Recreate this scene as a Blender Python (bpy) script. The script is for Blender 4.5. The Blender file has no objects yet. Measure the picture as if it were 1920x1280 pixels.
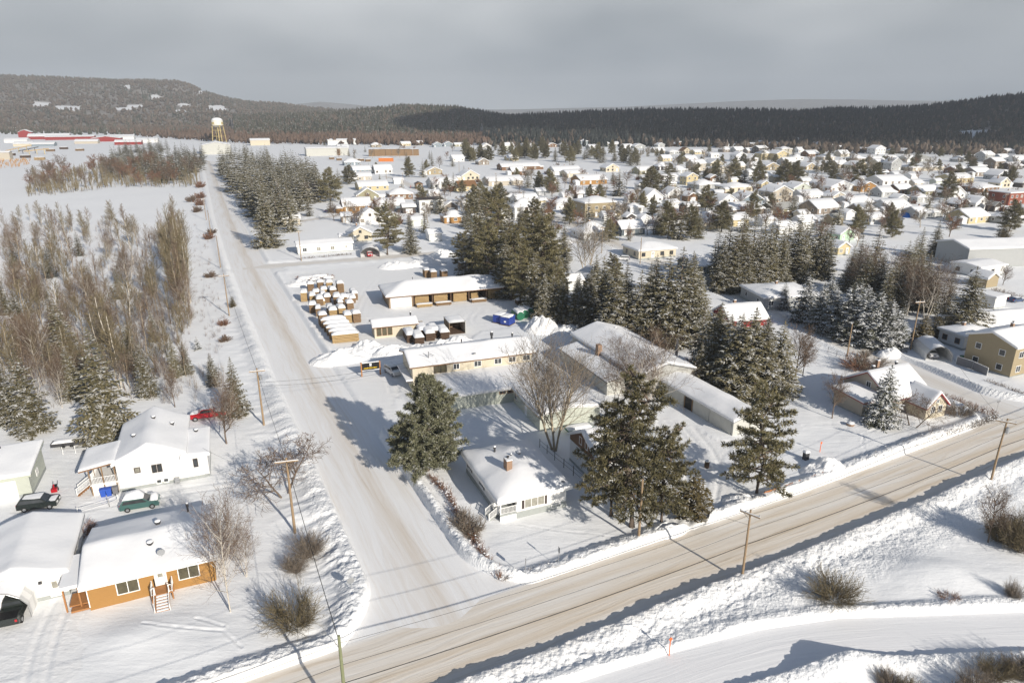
import bpy, math, random
import numpy as np
from mathutils import Vector, Matrix, noise as mnoise

# ------------------------------------------------------------------ camera
CAM_H = 48.0; F_PX = 1280.0
PITCH = math.atan((640 - 205) / F_PX)
scene = bpy.context.scene
col = scene.collection
cam_data = bpy.data.cameras.new('camera')
cam_data.sensor_fit = 'HORIZONTAL'; cam_data.sensor_width = 36.0; cam_data.lens = 24.0
cam_data.clip_start = 0.5; cam_data.clip_end = 30000
cam = bpy.data.objects.new('camera', cam_data); col.objects.link(cam)
cam.location = (0, 0, CAM_H); cam.rotation_euler = (math.pi / 2 - PITCH, 0, 0)
scene.camera = cam

# ------------------------------------------------------------------ sky and sun
SUN_AZ = math.radians(142.0); SUN_EL = math.radians(24.0)
world = bpy.data.worlds.new('World'); scene.world = world; world.use_nodes = True
wn = world.node_tree; wn.nodes.clear()
def N(nt, t, **kw):
    n = nt.nodes.new(t)
    for k, v in kw.items(): setattr(n, k, v)
    return n
w_out = N(wn, 'ShaderNodeOutputWorld')
sky = N(wn, 'ShaderNodeTexSky', sky_type='NISHITA', sun_disc=False, sun_elevation=SUN_EL, sun_rotation=SUN_AZ)
sky.altitude = 300
bg1 = N(wn, 'ShaderNodeBackground'); bg1.inputs[1].default_value = 0.088
bg2 = N(wn, 'ShaderNodeBackground'); bg2.inputs[1].default_value = 1.0
mixw = N(wn, 'ShaderNodeMixShader')
tc = N(wn, 'ShaderNodeTexCoord')
mp = N(wn, 'ShaderNodeMapping'); mp.inputs['Scale'].default_value = (1.0, 1.0, 2.6)
nz1 = N(wn, 'ShaderNodeTexNoise'); nz1.inputs['Scale'].default_value = 1.9; nz1.inputs['Detail'].default_value = 3; nz1.inputs['Roughness'].default_value = 0.5
cr = N(wn, 'ShaderNodeValToRGB')
cr.color_ramp.elements[0].position = 0.34; cr.color_ramp.elements[0].color = (0.24, 0.277, 0.312, 1)
cr.color_ramp.elements[1].position = 0.66; cr.color_ramp.elements[1].color = (0.600, 0.625, 0.645, 1)
sep = N(wn, 'ShaderNodeSeparateXYZ')
nz2 = N(wn, 'ShaderNodeTexNoise'); nz2.inputs['Scale'].default_value = 3.0; nz2.inputs['Detail'].default_value = 4
addz = N(wn, 'ShaderNodeMath', operation='MULTIPLY_ADD'); addz.inputs[1].default_value = 0.35
mr = N(wn, 'ShaderNodeMapRange', interpolation_type='SMOOTHSTEP')
mr.inputs['From Min'].default_value = 0.40; mr.inputs['From Max'].default_value = 0.66
mr.inputs['To Min'].default_value = 1.0; mr.inputs['To Max'].default_value = 0.02
L = wn.links.new
L(tc.outputs['Generated'], mp.inputs[0]); L(mp.outputs[0], nz1.inputs['Vector']); L(nz1.outputs['Fac'], cr.inputs[0])
L(cr.outputs[0], bg2.inputs[0]); L(sky.outputs[0], bg1.inputs[0])
L(tc.outputs['Generated'], nz2.inputs['Vector']); L(tc.outputs['Generated'], sep.inputs[0])
L(nz2.outputs['Fac'], addz.inputs[0]); L(sep.outputs['Z'], addz.inputs[2]); L(addz.outputs[0], mr.inputs['Value'])
L(mr.outputs[0], mixw.inputs[0]); L(bg1.outputs[0], mixw.inputs[1]); L(bg2.outputs[0], mixw.inputs[2])
L(mixw.outputs[0], w_out.inputs[0])

sun_d = bpy.data.lights.new('sun', 'SUN'); sun_d.energy = 4.9; sun_d.angle = math.radians(0.55); sun_d.color = (1.0, 0.925, 0.81)
sun = bpy.data.objects.new('sun', sun_d); col.objects.link(sun)
sdir = Vector((math.sin(SUN_AZ) * math.cos(SUN_EL), math.cos(SUN_AZ) * math.cos(SUN_EL), math.sin(SUN_EL)))
sun.rotation_euler = sdir.to_track_quat('Z', 'Y').to_euler()
sun.location = sdir * 400

vs = scene.view_settings
vs.view_transform = 'Standard'; vs.look = 'None'; vs.exposure = 0.15; vs.gamma = 1.0; vs.use_curve_mapping = False
scene.render.film_transparent = False
cy = scene.cycles
cy.use_denoising = True
cy.max_bounces = 4; cy.diffuse_bounces = 3; cy.glossy_bounces = 2; cy.transmission_bounces = 2; cy.transparent_max_bounces = 4; cy.volume_bounces = 0
cy.caustics_reflective = False; cy.caustics_refractive = False

# ------------------------------------------------------------------ plan helpers
_c, _s = math.cos(PITCH), math.sin(PITCH)
def P(u, v, z=0.0):
    """place on the level z that the survey point (u, v) of the aerial view shows"""
    a = (640 - v) / F_PX; b = (u - 960) / F_PX
    dy = _c + a * _s; dz = -_s + a * _c
    t = (CAM_H - z) / -dz
    return (b * t, dy * t)
def PXM(v):
    """how many survey pixels a metre takes at row v"""
    x, y = P(960, v)
    return F_PX / (y * _c + CAM_H * _s)
def HGT(vb, vt, ub=960, ut=None):
    x, y = P(ub, vb); a = (640 - vt) / F_PX
    t = y / (_c + a * _s)
    return CAM_H + (-_s + a * _c) * t
def PROJ(x, y, z=0.0):
    dz = z - CAM_H
    dep = y * _c - dz * _s; up = y * _s + dz * _c
    return 960 + F_PX * x / dep, 640 - F_PX * up / dep

R = random.Random(7)

# ------------------------------------------------------------------ materials
M = {}
def new_mat(name):
    m = bpy.data.materials.new(name); m.use_nodes = True
    nt = m.node_tree; b = nt.nodes['Principled BSDF']
    M[name] = m
    return m, nt, b
def rgb(c): return (c[0], c[1], c[2], 1)
def plain(name, c, rough=0.7, var=0.12, scale=1.2, metal=0.0, bump=0.0, bscale=20, spec=0.3, coord='Object'):
    """base colour with weathering noise"""
    m, nt, b = new_mat(name)
    tcn = N(nt, 'ShaderNodeTexCoord')
    nz = N(nt, 'ShaderNodeTexNoise'); nz.inputs['Scale'].default_value = scale; nz.inputs['Detail'].default_value = 6; nz.inputs['Roughness'].default_value = 0.65
    mx = N(nt, 'ShaderNodeMix', data_type='RGBA')
    mx.inputs[6].default_value = rgb([x * (1 - var) for x in c]); mx.inputs[7].default_value = rgb([min(1, x * (1 + var)) for x in c])
    nt.links.new(tcn.outputs[coord], nz.inputs['Vector']); nt.links.new(nz.outputs['Fac'], mx.inputs[0]); nt.links.new(mx.outputs[2], b.inputs['Base Color'])
    b.inputs['Roughness'].default_value = rough; b.inputs['Metallic'].default_value = metal; b.inputs['Specular IOR Level'].default_value = spec
    if bump:
        n2 = N(nt, 'ShaderNodeTexNoise'); n2.inputs['Scale'].default_value = bscale; n2.inputs['Detail'].default_value = 4
        bp = N(nt, 'ShaderNodeBump'); bp.inputs['Strength'].default_value = 1.0; bp.inputs['Distance'].default_value = bump
        nt.links.new(tcn.outputs[coord], n2.inputs['Vector']); nt.links.new(n2.outputs['Fac'], bp.inputs['Height']); nt.links.new(bp.outputs[0], b.inputs['Normal'])
    return m
def siding(name, c, step=0.2, vertical=False, var=0.06, depth=0.012, rough=0.6):
    """lapped boards: fine relief, a little soot and fading"""
    m, nt, b = new_mat(name)
    tcn = N(nt, 'ShaderNodeTexCoord'); sp = N(nt, 'ShaderNodeSeparateXYZ')
    nt.links.new(tcn.outputs['Object'], sp.inputs[0])
    if vertical:
        ad = N(nt, 'ShaderNodeMath', operation='ADD'); nt.links.new(sp.outputs[0], ad.inputs[0]); nt.links.new(sp.outputs[1], ad.inputs[1]); src = ad.outputs[0]
    else: src = sp.outputs[2]
    dv = N(nt, 'ShaderNodeMath', operation='DIVIDE'); dv.inputs[1].default_value = step; nt.links.new(src, dv.inputs[0])
    fr = N(nt, 'ShaderNodeMath', operation='FRACT'); nt.links.new(dv.outputs[0], fr.inputs[0])
    bp = N(nt, 'ShaderNodeBump'); bp.inputs['Distance'].default_value = depth; bp.inputs['Strength'].default_value = 1.0; bp.invert = not vertical
    nt.links.new(fr.outputs[0], bp.inputs['Height']); nt.links.new(bp.outputs[0], b.inputs['Normal'])
    nz = N(nt, 'ShaderNodeTexNoise'); nz.inputs['Scale'].default_value = 0.9; nz.inputs['Detail'].default_value = 7; nz.inputs['Roughness'].default_value = 0.7
    nt.links.new(tcn.outputs['Object'], nz.inputs['Vector'])
    mx = N(nt, 'ShaderNodeMix', data_type='RGBA')
    mx.inputs[6].default_value = rgb([x * (1 - var * 2) for x in c]); mx.inputs[7].default_value = rgb([min(1, x * (1 + var)) for x in c])
    nt.links.new(nz.outputs['Fac'], mx.inputs[0]); nt.links.new(mx.outputs[2], b.inputs['Base Color'])
    b.inputs['Roughness'].default_value = rough; b.inputs['Specular IOR Level'].default_value = 0.25
    return m

def snow_mat(name, c=(0.83, 0.84, 0.86), bump=0.05, bscale=2.2, fine=0.012):
    m, nt, b = new_mat(name)
    tcn = N(nt, 'ShaderNodeTexCoord')
    nz = N(nt, 'ShaderNodeTexNoise'); nz.inputs['Scale'].default_value = bscale; nz.inputs['Detail'].default_value = 6; nz.inputs['Roughness'].default_value = 0.6
    bp = N(nt, 'ShaderNodeBump'); bp.inputs['Strength'].default_value = 1.0; bp.inputs['Distance'].default_value = bump
    nt.links.new(tcn.outputs['Object'], nz.inputs['Vector']); nt.links.new(nz.outputs['Fac'], bp.inputs['Height']); nt.links.new(bp.outputs[0], b.inputs['Normal'])
    b.inputs['Base Color'].default_value = rgb(c); b.inputs['Roughness'].default_value = 0.75; b.inputs['Specular IOR Level'].default_value = 0.25
    return m
snow_mat('roof_snow', (0.84, 0.845, 0.86), 0.035, 1.1)
snow_mat('pile_snow', (0.85, 0.855, 0.865), 0.22, 2.6)

# yards, fields: snow with wind drift, trodden and dirty patches from the 'dirt' attribute
m, nt, b = new_mat('ground_snow')
tcn = N(nt, 'ShaderNodeTexCoord')
at = N(nt, 'ShaderNodeAttribute', attribute_name='dirt'); rf = N(nt, 'ShaderNodeAttribute', attribute_name='rough')
n1 = N(nt, 'ShaderNodeTexNoise'); n1.inputs['Scale'].default_value = 0.55; n1.inputs['Detail'].default_value = 8; n1.inputs['Roughness'].default_value = 0.62
n2 = N(nt, 'ShaderNodeTexNoise'); n2.inputs['Scale'].default_value = 3.4; n2.inputs['Detail'].default_value = 5
mpd = N(nt, 'ShaderNodeMapping'); mpd.inputs['Rotation'].default_value = (0, 0, math.radians(-25)); mpd.inputs['Scale'].default_value = (0.35, 1.3, 1)
nt.links.new(tcn.outputs['Object'], mpd.inputs[0]); nt.links.new(mpd.outputs[0], n1.inputs['Vector']); nt.links.new(tcn.outputs['Object'], n2.inputs['Vector'])
b1 = N(nt, 'ShaderNodeBump'); b1.inputs['Distance'].default_value = 0.11; b1.inputs['Strength'].default_value = 1
mulr = N(nt, 'ShaderNodeMath', operation='MULTIPLY'); nt.links.new(n2.outputs['Fac'], mulr.inputs[0]); nt.links.new(rf.outputs['Fac'], mulr.inputs[1])
b2 = N(nt, 'ShaderNodeBump'); b2.inputs['Distance'].default_value = 0.20; b2.inputs['Strength'].default_value = 1
nt.links.new(n1.outputs['Fac'], b1.inputs['Height']); nt.links.new(mulr.outputs[0], b2.inputs['Height']); nt.links.new(b1.outputs[0], b2.inputs['Normal']); nt.links.new(b2.outputs[0], b.inputs['Normal'])
mx = N(nt, 'ShaderNodeMix', data_type='RGBA'); mx.inputs[6].default_value = (0.83, 0.84, 0.855, 1); mx.inputs[7].default_value = (0.50, 0.44, 0.36, 1)
n3 = N(nt, 'ShaderNodeTexNoise'); n3.inputs['Scale'].default_value = 0.8; n3.inputs['Detail'].default_value = 6
nt.links.new(tcn.outputs['Object'], n3.inputs['Vector'])
md = N(nt, 'ShaderNodeMath', operation='MULTIPLY'); nt.links.new(at.outputs['Fac'], md.inputs[0]); nt.links.new(n3.outputs['Fac'], md.inputs[1])
nt.links.new(md.outputs[0], mx.inputs[0]); nt.links.new(mx.outputs[2], b.inputs['Base Color'])
b.inputs['Roughness'].default_value = 0.8; b.inputs['Specular IOR Level'].default_value = 0.2

def road_mat(name, edge, mid, dark, hw, lanes):
    """packed snow with sand; uv.x = metres across from the centre, uv.y = metres along"""
    m, nt, b = new_mat(name)
    uv = N(nt, 'ShaderNodeUVMap'); sp = N(nt, 'ShaderNodeSeparateXYZ'); nt.links.new(uv.outputs[0], sp.inputs[0])
    mp = N(nt, 'ShaderNodeMapping'); mp.inputs['Scale'].default_value = (1.9, 0.045, 1)
    mw = N(nt, 'ShaderNodeMapping'); mw.inputs['Scale'].default_value = (0.35, 0.055, 1); nt.links.new(uv.outputs[0], mw.inputs[0])
    wn_ = N(nt, 'ShaderNodeTexNoise'); wn_.inputs['Scale'].default_value = 1.0; wn_.inputs['Detail'].default_value = 3; nt.links.new(mw.outputs[0], wn_.inputs['Vector'])
    wa = N(nt, 'ShaderNodeVectorMath', operation='MULTIPLY_ADD'); wa.inputs[1].default_value = (2.6, 0, 0); nt.links.new(wn_.outputs['Color'], wa.inputs[0]); nt.links.new(uv.outputs[0], wa.inputs[2])
    nt.links.new(wa.outputs[0], mp.inputs[0])
    st = N(nt, 'ShaderNodeTexNoise'); st.inputs['Scale'].default_value = 1.0; st.inputs['Detail'].default_value = 7; st.inputs['Roughness'].default_value = 0.7
    nt.links.new(mp.outputs[0], st.inputs['Vector'])
    mp2 = N(nt, 'ShaderNodeMapping'); mp2.inputs['Scale'].default_value = (0.5, 0.06, 1); nt.links.new(uv.outputs[0], mp2.inputs[0])
    pt = N(nt, 'ShaderNodeTexNoise'); pt.inputs['Scale'].default_value = 1.0; pt.inputs['Detail'].default_value = 5; nt.links.new(mp2.outputs[0], pt.inputs['Vector'])
    # sand amount across the road: bands where the wheels run
    ramp = N(nt, 'ShaderNodeValToRGB'); e = ramp.color_ramp.elements
    mrx = N(nt, 'ShaderNodeMapRange'); mrx.inputs['From Min'].default_value = -hw; mrx.inputs['From Max'].default_value = hw
    nt.links.new(sp.outputs[0], mrx.inputs['Value']); nt.links.new(mrx.outputs[0], ramp.inputs[0])
    e[0].position = lanes[0][0]; e[0].color = (lanes[0][1],) * 3 + (1,)
    e[1].position = lanes[-1][0]; e[1].color = (lanes[-1][1],) * 3 + (1,)
    for p_, v_ in lanes[1:-1]:
        q = e.new(p_); q.color = (v_,) * 3 + (1,)
    f1 = N(nt, 'ShaderNodeMath', operation='MULTIPLY_ADD'); f1.inputs[1].default_value = 1.5; f1.inputs[2].default_value = -0.75
    nt.links.new(st.outputs['Fac'], f1.inputs[0])
    f2 = N(nt, 'ShaderNodeMath', operation='MULTIPLY_ADD'); f2.inputs[1].default_value = 0.7; f2.inputs[2].default_value = -0.35
    nt.links.new(pt.outputs['Fac'], f2.inputs[0])
    s1 = N(nt, 'ShaderNodeMath', operation='ADD'); nt.links.new(f1.outputs[0], s1.inputs[0]); nt.links.new(f2.outputs[0], s1.inputs[1])
    s2 = N(nt, 'ShaderNodeMath', operation='ADD'); s2.use_clamp = True; nt.links.new(s1.outputs[0], s2.inputs[0]); nt.links.new(ramp.outputs[0], s2.inputs[1])
    mx = N(nt, 'ShaderNodeMix', data_type='RGBA'); mx.inputs[6].default_value = rgb(edge); mx.inputs[7].default_value = rgb(mid)
    nt.links.new(s2.outputs[0], mx.inputs[0])
    th = N(nt, 'ShaderNodeMapRange'); th.inputs['From Min'].default_value = 0.57; th.inputs['From Max'].default_value = 0.74
    mxl = N(nt, 'ShaderNodeMath', operation='MULTIPLY'); nt.links.new(st.outputs['Fac'], th.inputs['Value']); nt.links.new(th.outputs[0], mxl.inputs[0]); nt.links.new(ramp.outputs[0], mxl.inputs[1])
    mx2 = N(nt, 'ShaderNodeMix', data_type='RGBA'); mx2.inputs[7].default_value = rgb(dark)
    nt.links.new(mx.outputs[2], mx2.inputs[6]); nt.links.new(mxl.outputs[0], mx2.inputs[0]); nt.links.new(mx2.outputs[2], b.inputs['Base Color'])
    bp = N(nt, 'ShaderNodeBump'); bp.inputs['Distance'].default_value = 0.06; bp.inputs['Strength'].default_value = 1
    nt.links.new(st.outputs['Fac'], bp.inputs['Height']); nt.links.new(bp.outputs[0], b.inputs['Normal'])
    b.inputs['Roughness'].default_value = 0.7; b.inputs['Specular IOR Level'].default_value = 0.25
    return m
road_mat('main_road', (0.80, 0.785, 0.76), (0.63, 0.54, 0.43), (0.30, 0.25, 0.19), 6.0,
         [(0.0, 0.05), (0.12, 0.28), (0.18, 0.66), (0.23, 0.34), (0.32, 0.74), (0.38, 0.40), (0.48, 0.50), (0.56, 0.88), (0.62, 0.50), (0.71, 0.86), (0.77, 0.45), (0.88, 0.30), (1.0, 0.05)])
road_mat('avenue', (0.82, 0.82, 0.825), (0.62, 0.545, 0.455), (0.40, 0.33, 0.26), 6.0,
         [(0.0, 0.0), (0.34, 0.10), (0.46, 0.42), (0.58, 0.62), (0.66, 0.12), (1.0, 0.0)])
road_mat('street', (0.78, 0.775, 0.77), (0.60, 0.54, 0.46), (0.36, 0.29, 0.22), 5.0,
         [(0.0, 0.05), (0.3, 0.25), (0.5, 0.55), (0.66, 0.35), (1.0, 0.05)])
road_mat('trail', (0.82, 0.825, 0.84), (0.78, 0.78, 0.80), (0.74, 0.74, 0.76), 5.0, [(0.0, 0.1), (0.5, 0.4), (1.0, 0.1)])

SID = dict(white=(0.73, 0.73, 0.72), cream=(0.60, 0.54, 0.42), orange=(0.37, 0.20, 0.065), yellow=(0.56, 0.47, 0.28), tan=(0.36, 0.295, 0.19),
           brown=(0.20, 0.115, 0.065), dark=(0.075, 0.065, 0.06), slate=(0.10, 0.12, 0.135), grey=(0.40, 0.41, 0.41), green=(0.46, 0.58, 0.44), palegreen=(0.50, 0.525, 0.46),
           brick=(0.26, 0.085, 0.055), red=(0.27, 0.030, 0.028), olive=(0.32, 0.30, 0.20), beige=(0.50, 0.45, 0.37), taupe=(0.24, 0.20, 0.165), mint=(0.46, 0.62, 0.45), bluegrey=(0.24, 0.29, 0.33))
for k, c in SID.items(): siding('wall_' + k, c)
siding('planks', (0.30, 0.22, 0.15), 0.22, True, 0.2, 0.02, 0.85)
siding('tin', (0.56, 0.56, 0.52), 0.35, True, 0.12, 0.03, 0.5)
siding('tin_grey', (0.42, 0.42, 0.40), 0.35, True, 0.10, 0.03, 0.5)
siding('tin_green', (0.52, 0.55, 0.45), 0.35, True, 0.1, 0.03, 0.5)
plain('concrete', (0.33, 0.35, 0.34), 0.85, 0.15, 2, bump=0.01)
plain('white_paint', (0.80, 0.80, 0.79), 0.5, 0.04)
plain('dark_trim', (0.06, 0.045, 0.04), 0.6, 0.2)
plain('red_trim', (0.30, 0.055, 0.06), 0.6, 0.12)
plain('brown_trim', (0.22, 0.12, 0.06), 0.7, 0.2)
plain('wood_new', (0.44, 0.31, 0.155), 0.7, 0.28, 3)
plain('wood_orange', (0.36, 0.17, 0.065), 0.7, 0.2, 2)
plain('wood_old', (0.25, 0.165, 0.095), 0.85, 0.35, 3, bump=0.01)
plain('wood_dark', (0.10, 0.065, 0.045), 0.85, 0.35, 3)
plain('pole_wood', (0.30, 0.215, 0.135), 0.85, 0.3, 1.5, bump=0.01)
plain('pole_green', (0.20, 0.215, 0.12), 0.85, 0.25, 1.5)
plain('bark', (0.16, 0.125, 0.10), 0.9, 0.3, 4, bump=0.02)
plain('bark_light', (0.36, 0.30, 0.22), 0.9, 0.3, 3)
plain('birch', (0.60, 0.55, 0.48), 0.85, 0.35, 5)
plain('twig_brown', (0.150, 0.105, 0.075), 0.9, 0.35, 1)
plain('twig_grey', (0.20, 0.165, 0.13), 0.9, 0.35, 1)
plain('twig_olive', (0.165, 0.135, 0.080), 0.9, 0.3, 1)
plain('twig_red', (0.20, 0.105, 0.065), 0.9, 0.3, 1)
plain('dry_leaf', (0.40, 0.22, 0.08), 0.9, 0.35, 6)
plain('metal', (0.42, 0.43, 0.44), 0.4, 0.1, metal=0.6)
plain('metal_dark', (0.06, 0.06, 0.065), 0.5, 0.15, metal=0.2)
plain('black', (0.012, 0.012, 0.013), 0.5, 0.2)
plain('cable', (0.02, 0.02, 0.02), 0.6, 0.1)
plain('rubber', (0.02, 0.02, 0.02), 0.9, 0.2)
plain('chimney_brick', (0.30, 0.20, 0.14), 0.9, 0.35, 6)
plain('tower_yellow', (0.52, 0.41, 0.18), 0.6, 0.22, 0.25)
plain('tower_white', (0.74, 0.72, 0.64), 0.6, 0.12, 0.25)
plain('sign_yellow', (0.75, 0.50, 0.02), 0.5, 0.05)
plain('marker_orange', (0.80, 0.16, 0.05), 0.5, 0.05)
plain('fence_orange', (0.42, 0.17, 0.06), 0.8, 0.25, 4)
plain('fence_grey', (0.17, 0.17, 0.18), 0.7, 0.2, 2)
plain('bin_blue', (0.03, 0.09, 0.42), 0.5, 0.1)
plain('tarp_blue', (0.02, 0.16, 0.55), 0.5, 0.2)
plain('pallet_blue', (0.03, 0.06, 0.28), 0.6, 0.35, 1)
plain('drum_green', (0.02, 0.14, 0.075), 0.5, 0.2)
plain('fabric_white', (0.70, 0.70, 0.69), 0.6, 0.05)
plain('cont_orange', (0.62, 0.20, 0.05), 0.6, 0.15, 0.5)
for k, c in dict(car_red=(0.42, 0.012, 0.02), car_green=(0.06, 0.13, 0.12), car_black=(0.02, 0.025, 0.022), car_white=(0.72, 0.72, 0.72), car_grey=(0.20, 0.20, 0.22), car_plum=(0.16, 0.10, 0.14), car_blue=(0.05, 0.08, 0.16)).items():
    m = plain(k, c, 0.25, 0.05, spec=0.5); m.node_tree.nodes['Principled BSDF'].inputs['Coat Weight'].default_value = 0.4
for nm, c in (('glass', (0.045, 0.05, 0.055)), ('glass_curtain', (0.28, 0.27, 0.23)), ('glass_reflect_tint', (0.085, 0.075, 0.045))):  # the last glass has an olive reflection put into its colour
    m, nt, b = new_mat(nm)
    tcn = N(nt, 'ShaderNodeTexCoord'); nz = N(nt, 'ShaderNodeTexNoise'); nz.inputs['Scale'].default_value = 1.6
    mx = N(nt, 'ShaderNodeMix', data_type='RGBA'); mx.inputs[6].default_value = rgb([x * 0.5 for x in c]); mx.inputs[7].default_value = rgb([x * 1.6 for x in c])
    nt.links.new(tcn.outputs['Object'], nz.inputs['Vector']); nt.links.new(nz.outputs['Fac'], mx.inputs[0]); nt.links.new(mx.outputs[2], b.inputs['Base Color'])
    b.inputs['Roughness'].default_value = 0.08; b.inputs['Specular IOR Level'].default_value = 0.6

def needle_mat(name, c1, c2, snow, scale=1.3, lo=0.52, hi=0.60):
    """needles of two greens, rime and snow lying on whatever faces up"""
    m, nt, b = new_mat(name)
    tcn = N(nt, 'ShaderNodeTexCoord'); oi = N(nt, 'ShaderNodeObjectInfo')
    n1 = N(nt, 'ShaderNodeTexNoise'); n1.inputs['Scale'].default_value = scale * 2.2; n1.inputs['Detail'].default_value = 3
    ofs = N(nt, 'ShaderNodeVectorMath', operation='ADD')
    mulo = N(nt, 'ShaderNodeMath', operation='MULTIPLY'); mulo.inputs[1].default_value = 40
    nt.links.new(oi.outputs['Random'], mulo.inputs[0]); nt.links.new(tcn.outputs['Object'], ofs.inputs[0]); nt.links.new(mulo.outputs[0], ofs.inputs[1])
    nt.links.new(ofs.outputs[0], n1.inputs['Vector'])
    mx = N(nt, 'ShaderNodeMix', data_type='RGBA'); mx.inputs[6].default_value = rgb(c1); mx.inputs[7].default_value = rgb(c2)
    rmp = N(nt, 'ShaderNodeMapRange'); rmp.inputs['From Min'].default_value = 0.3; rmp.inputs['From Max'].default_value = 0.7
    nt.links.new(n1.outputs['Fac'], rmp.inputs['Value']); nt.links.new(rmp.outputs[0], mx.inputs[0])
    hs = N(nt, 'ShaderNodeHueSaturation')
    vr = N(nt, 'ShaderNodeMapRange'); vr.inputs['To Min'].default_value = 0.72; vr.inputs['To Max'].default_value = 1.28
    nt.links.new(oi.outputs['Random'], vr.inputs['Value']); nt.links.new(vr.outputs[0], hs.inputs['Value']); nt.links.new(mx.outputs[2], hs.inputs['Color'])
    n2 = N(nt, 'ShaderNodeTexNoise'); n2.inputs['Scale'].default_value = scale; n2.inputs['Detail'].default_value = 5; n2.inputs['Roughness'].default_value = 0.7
    nt.links.new(ofs.outputs[0], n2.inputs['Vector'])
    ge = N(nt, 'ShaderNodeNewGeometry'); sp = N(nt, 'ShaderNodeSeparateXYZ'); nt.links.new(ge.outputs['True Normal'], sp.inputs[0])
    up = N(nt, 'ShaderNodeMapRange'); up.inputs['From Min'].default_value = 0.15; up.inputs['From Max'].default_value = 0.75
    nt.links.new(sp.outputs[2], up.inputs['Value'])
    sn = N(nt, 'ShaderNodeMapRange'); sn.inputs['From Min'].default_value = lo; sn.inputs['From Max'].default_value = hi
    nt.links.new(n2.outputs['Fac'], sn.inputs['Value'])
    ml = N(nt, 'ShaderNodeMath', operation='MULTIPLY'); nt.links.new(up.outputs[0], ml.inputs[0]); nt.links.new(sn.outputs[0], ml.inputs[1])
    m2 = N(nt, 'ShaderNodeMath', operation='MULTIPLY'); m2.inputs[1].default_value = snow; nt.links.new(ml.outputs[0], m2.inputs[0])
    mx2 = N(nt, 'ShaderNodeMix', data_type='RGBA'); mx2.inputs[7].default_value = (0.78, 0.79, 0.81, 1)
    nt.links.new(hs.outputs[0], mx2.inputs[6]); nt.links.new(m2.outputs[0], mx2.inputs[0]); nt.links.new(mx2.outputs[2], b.inputs['Base Color'])
    b.inputs['Roughness'].default_value = 0.8; b.inputs['Specular IOR Level'].default_value = 0.15
    return m
needle_mat('spruce_needles', (0.076, 0.073, 0.040), (0.205, 0.174, 0.098), 0.75, 1.0, 0.51, 0.62)
needle_mat('spruce_needles_snowy', (0.045, 0.052, 0.036), (0.115, 0.112, 0.078), 0.9, 1.1, 0.46, 0.55)
needle_mat('pine_needles', (0.090, 0.088, 0.042), (0.25, 0.212, 0.112), 0.75, 1.4, 0.53, 0.62)
needle_mat('pine_blue_needles', (0.080, 0.090, 0.052), (0.21, 0.20, 0.130), 0.8, 1.6, 0.54, 0.62)
needle_mat('cedar_needles', (0.085, 0.074, 0.036), (0.190, 0.145, 0.068), 0.6, 1.6, 0.54, 0.62)
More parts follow.
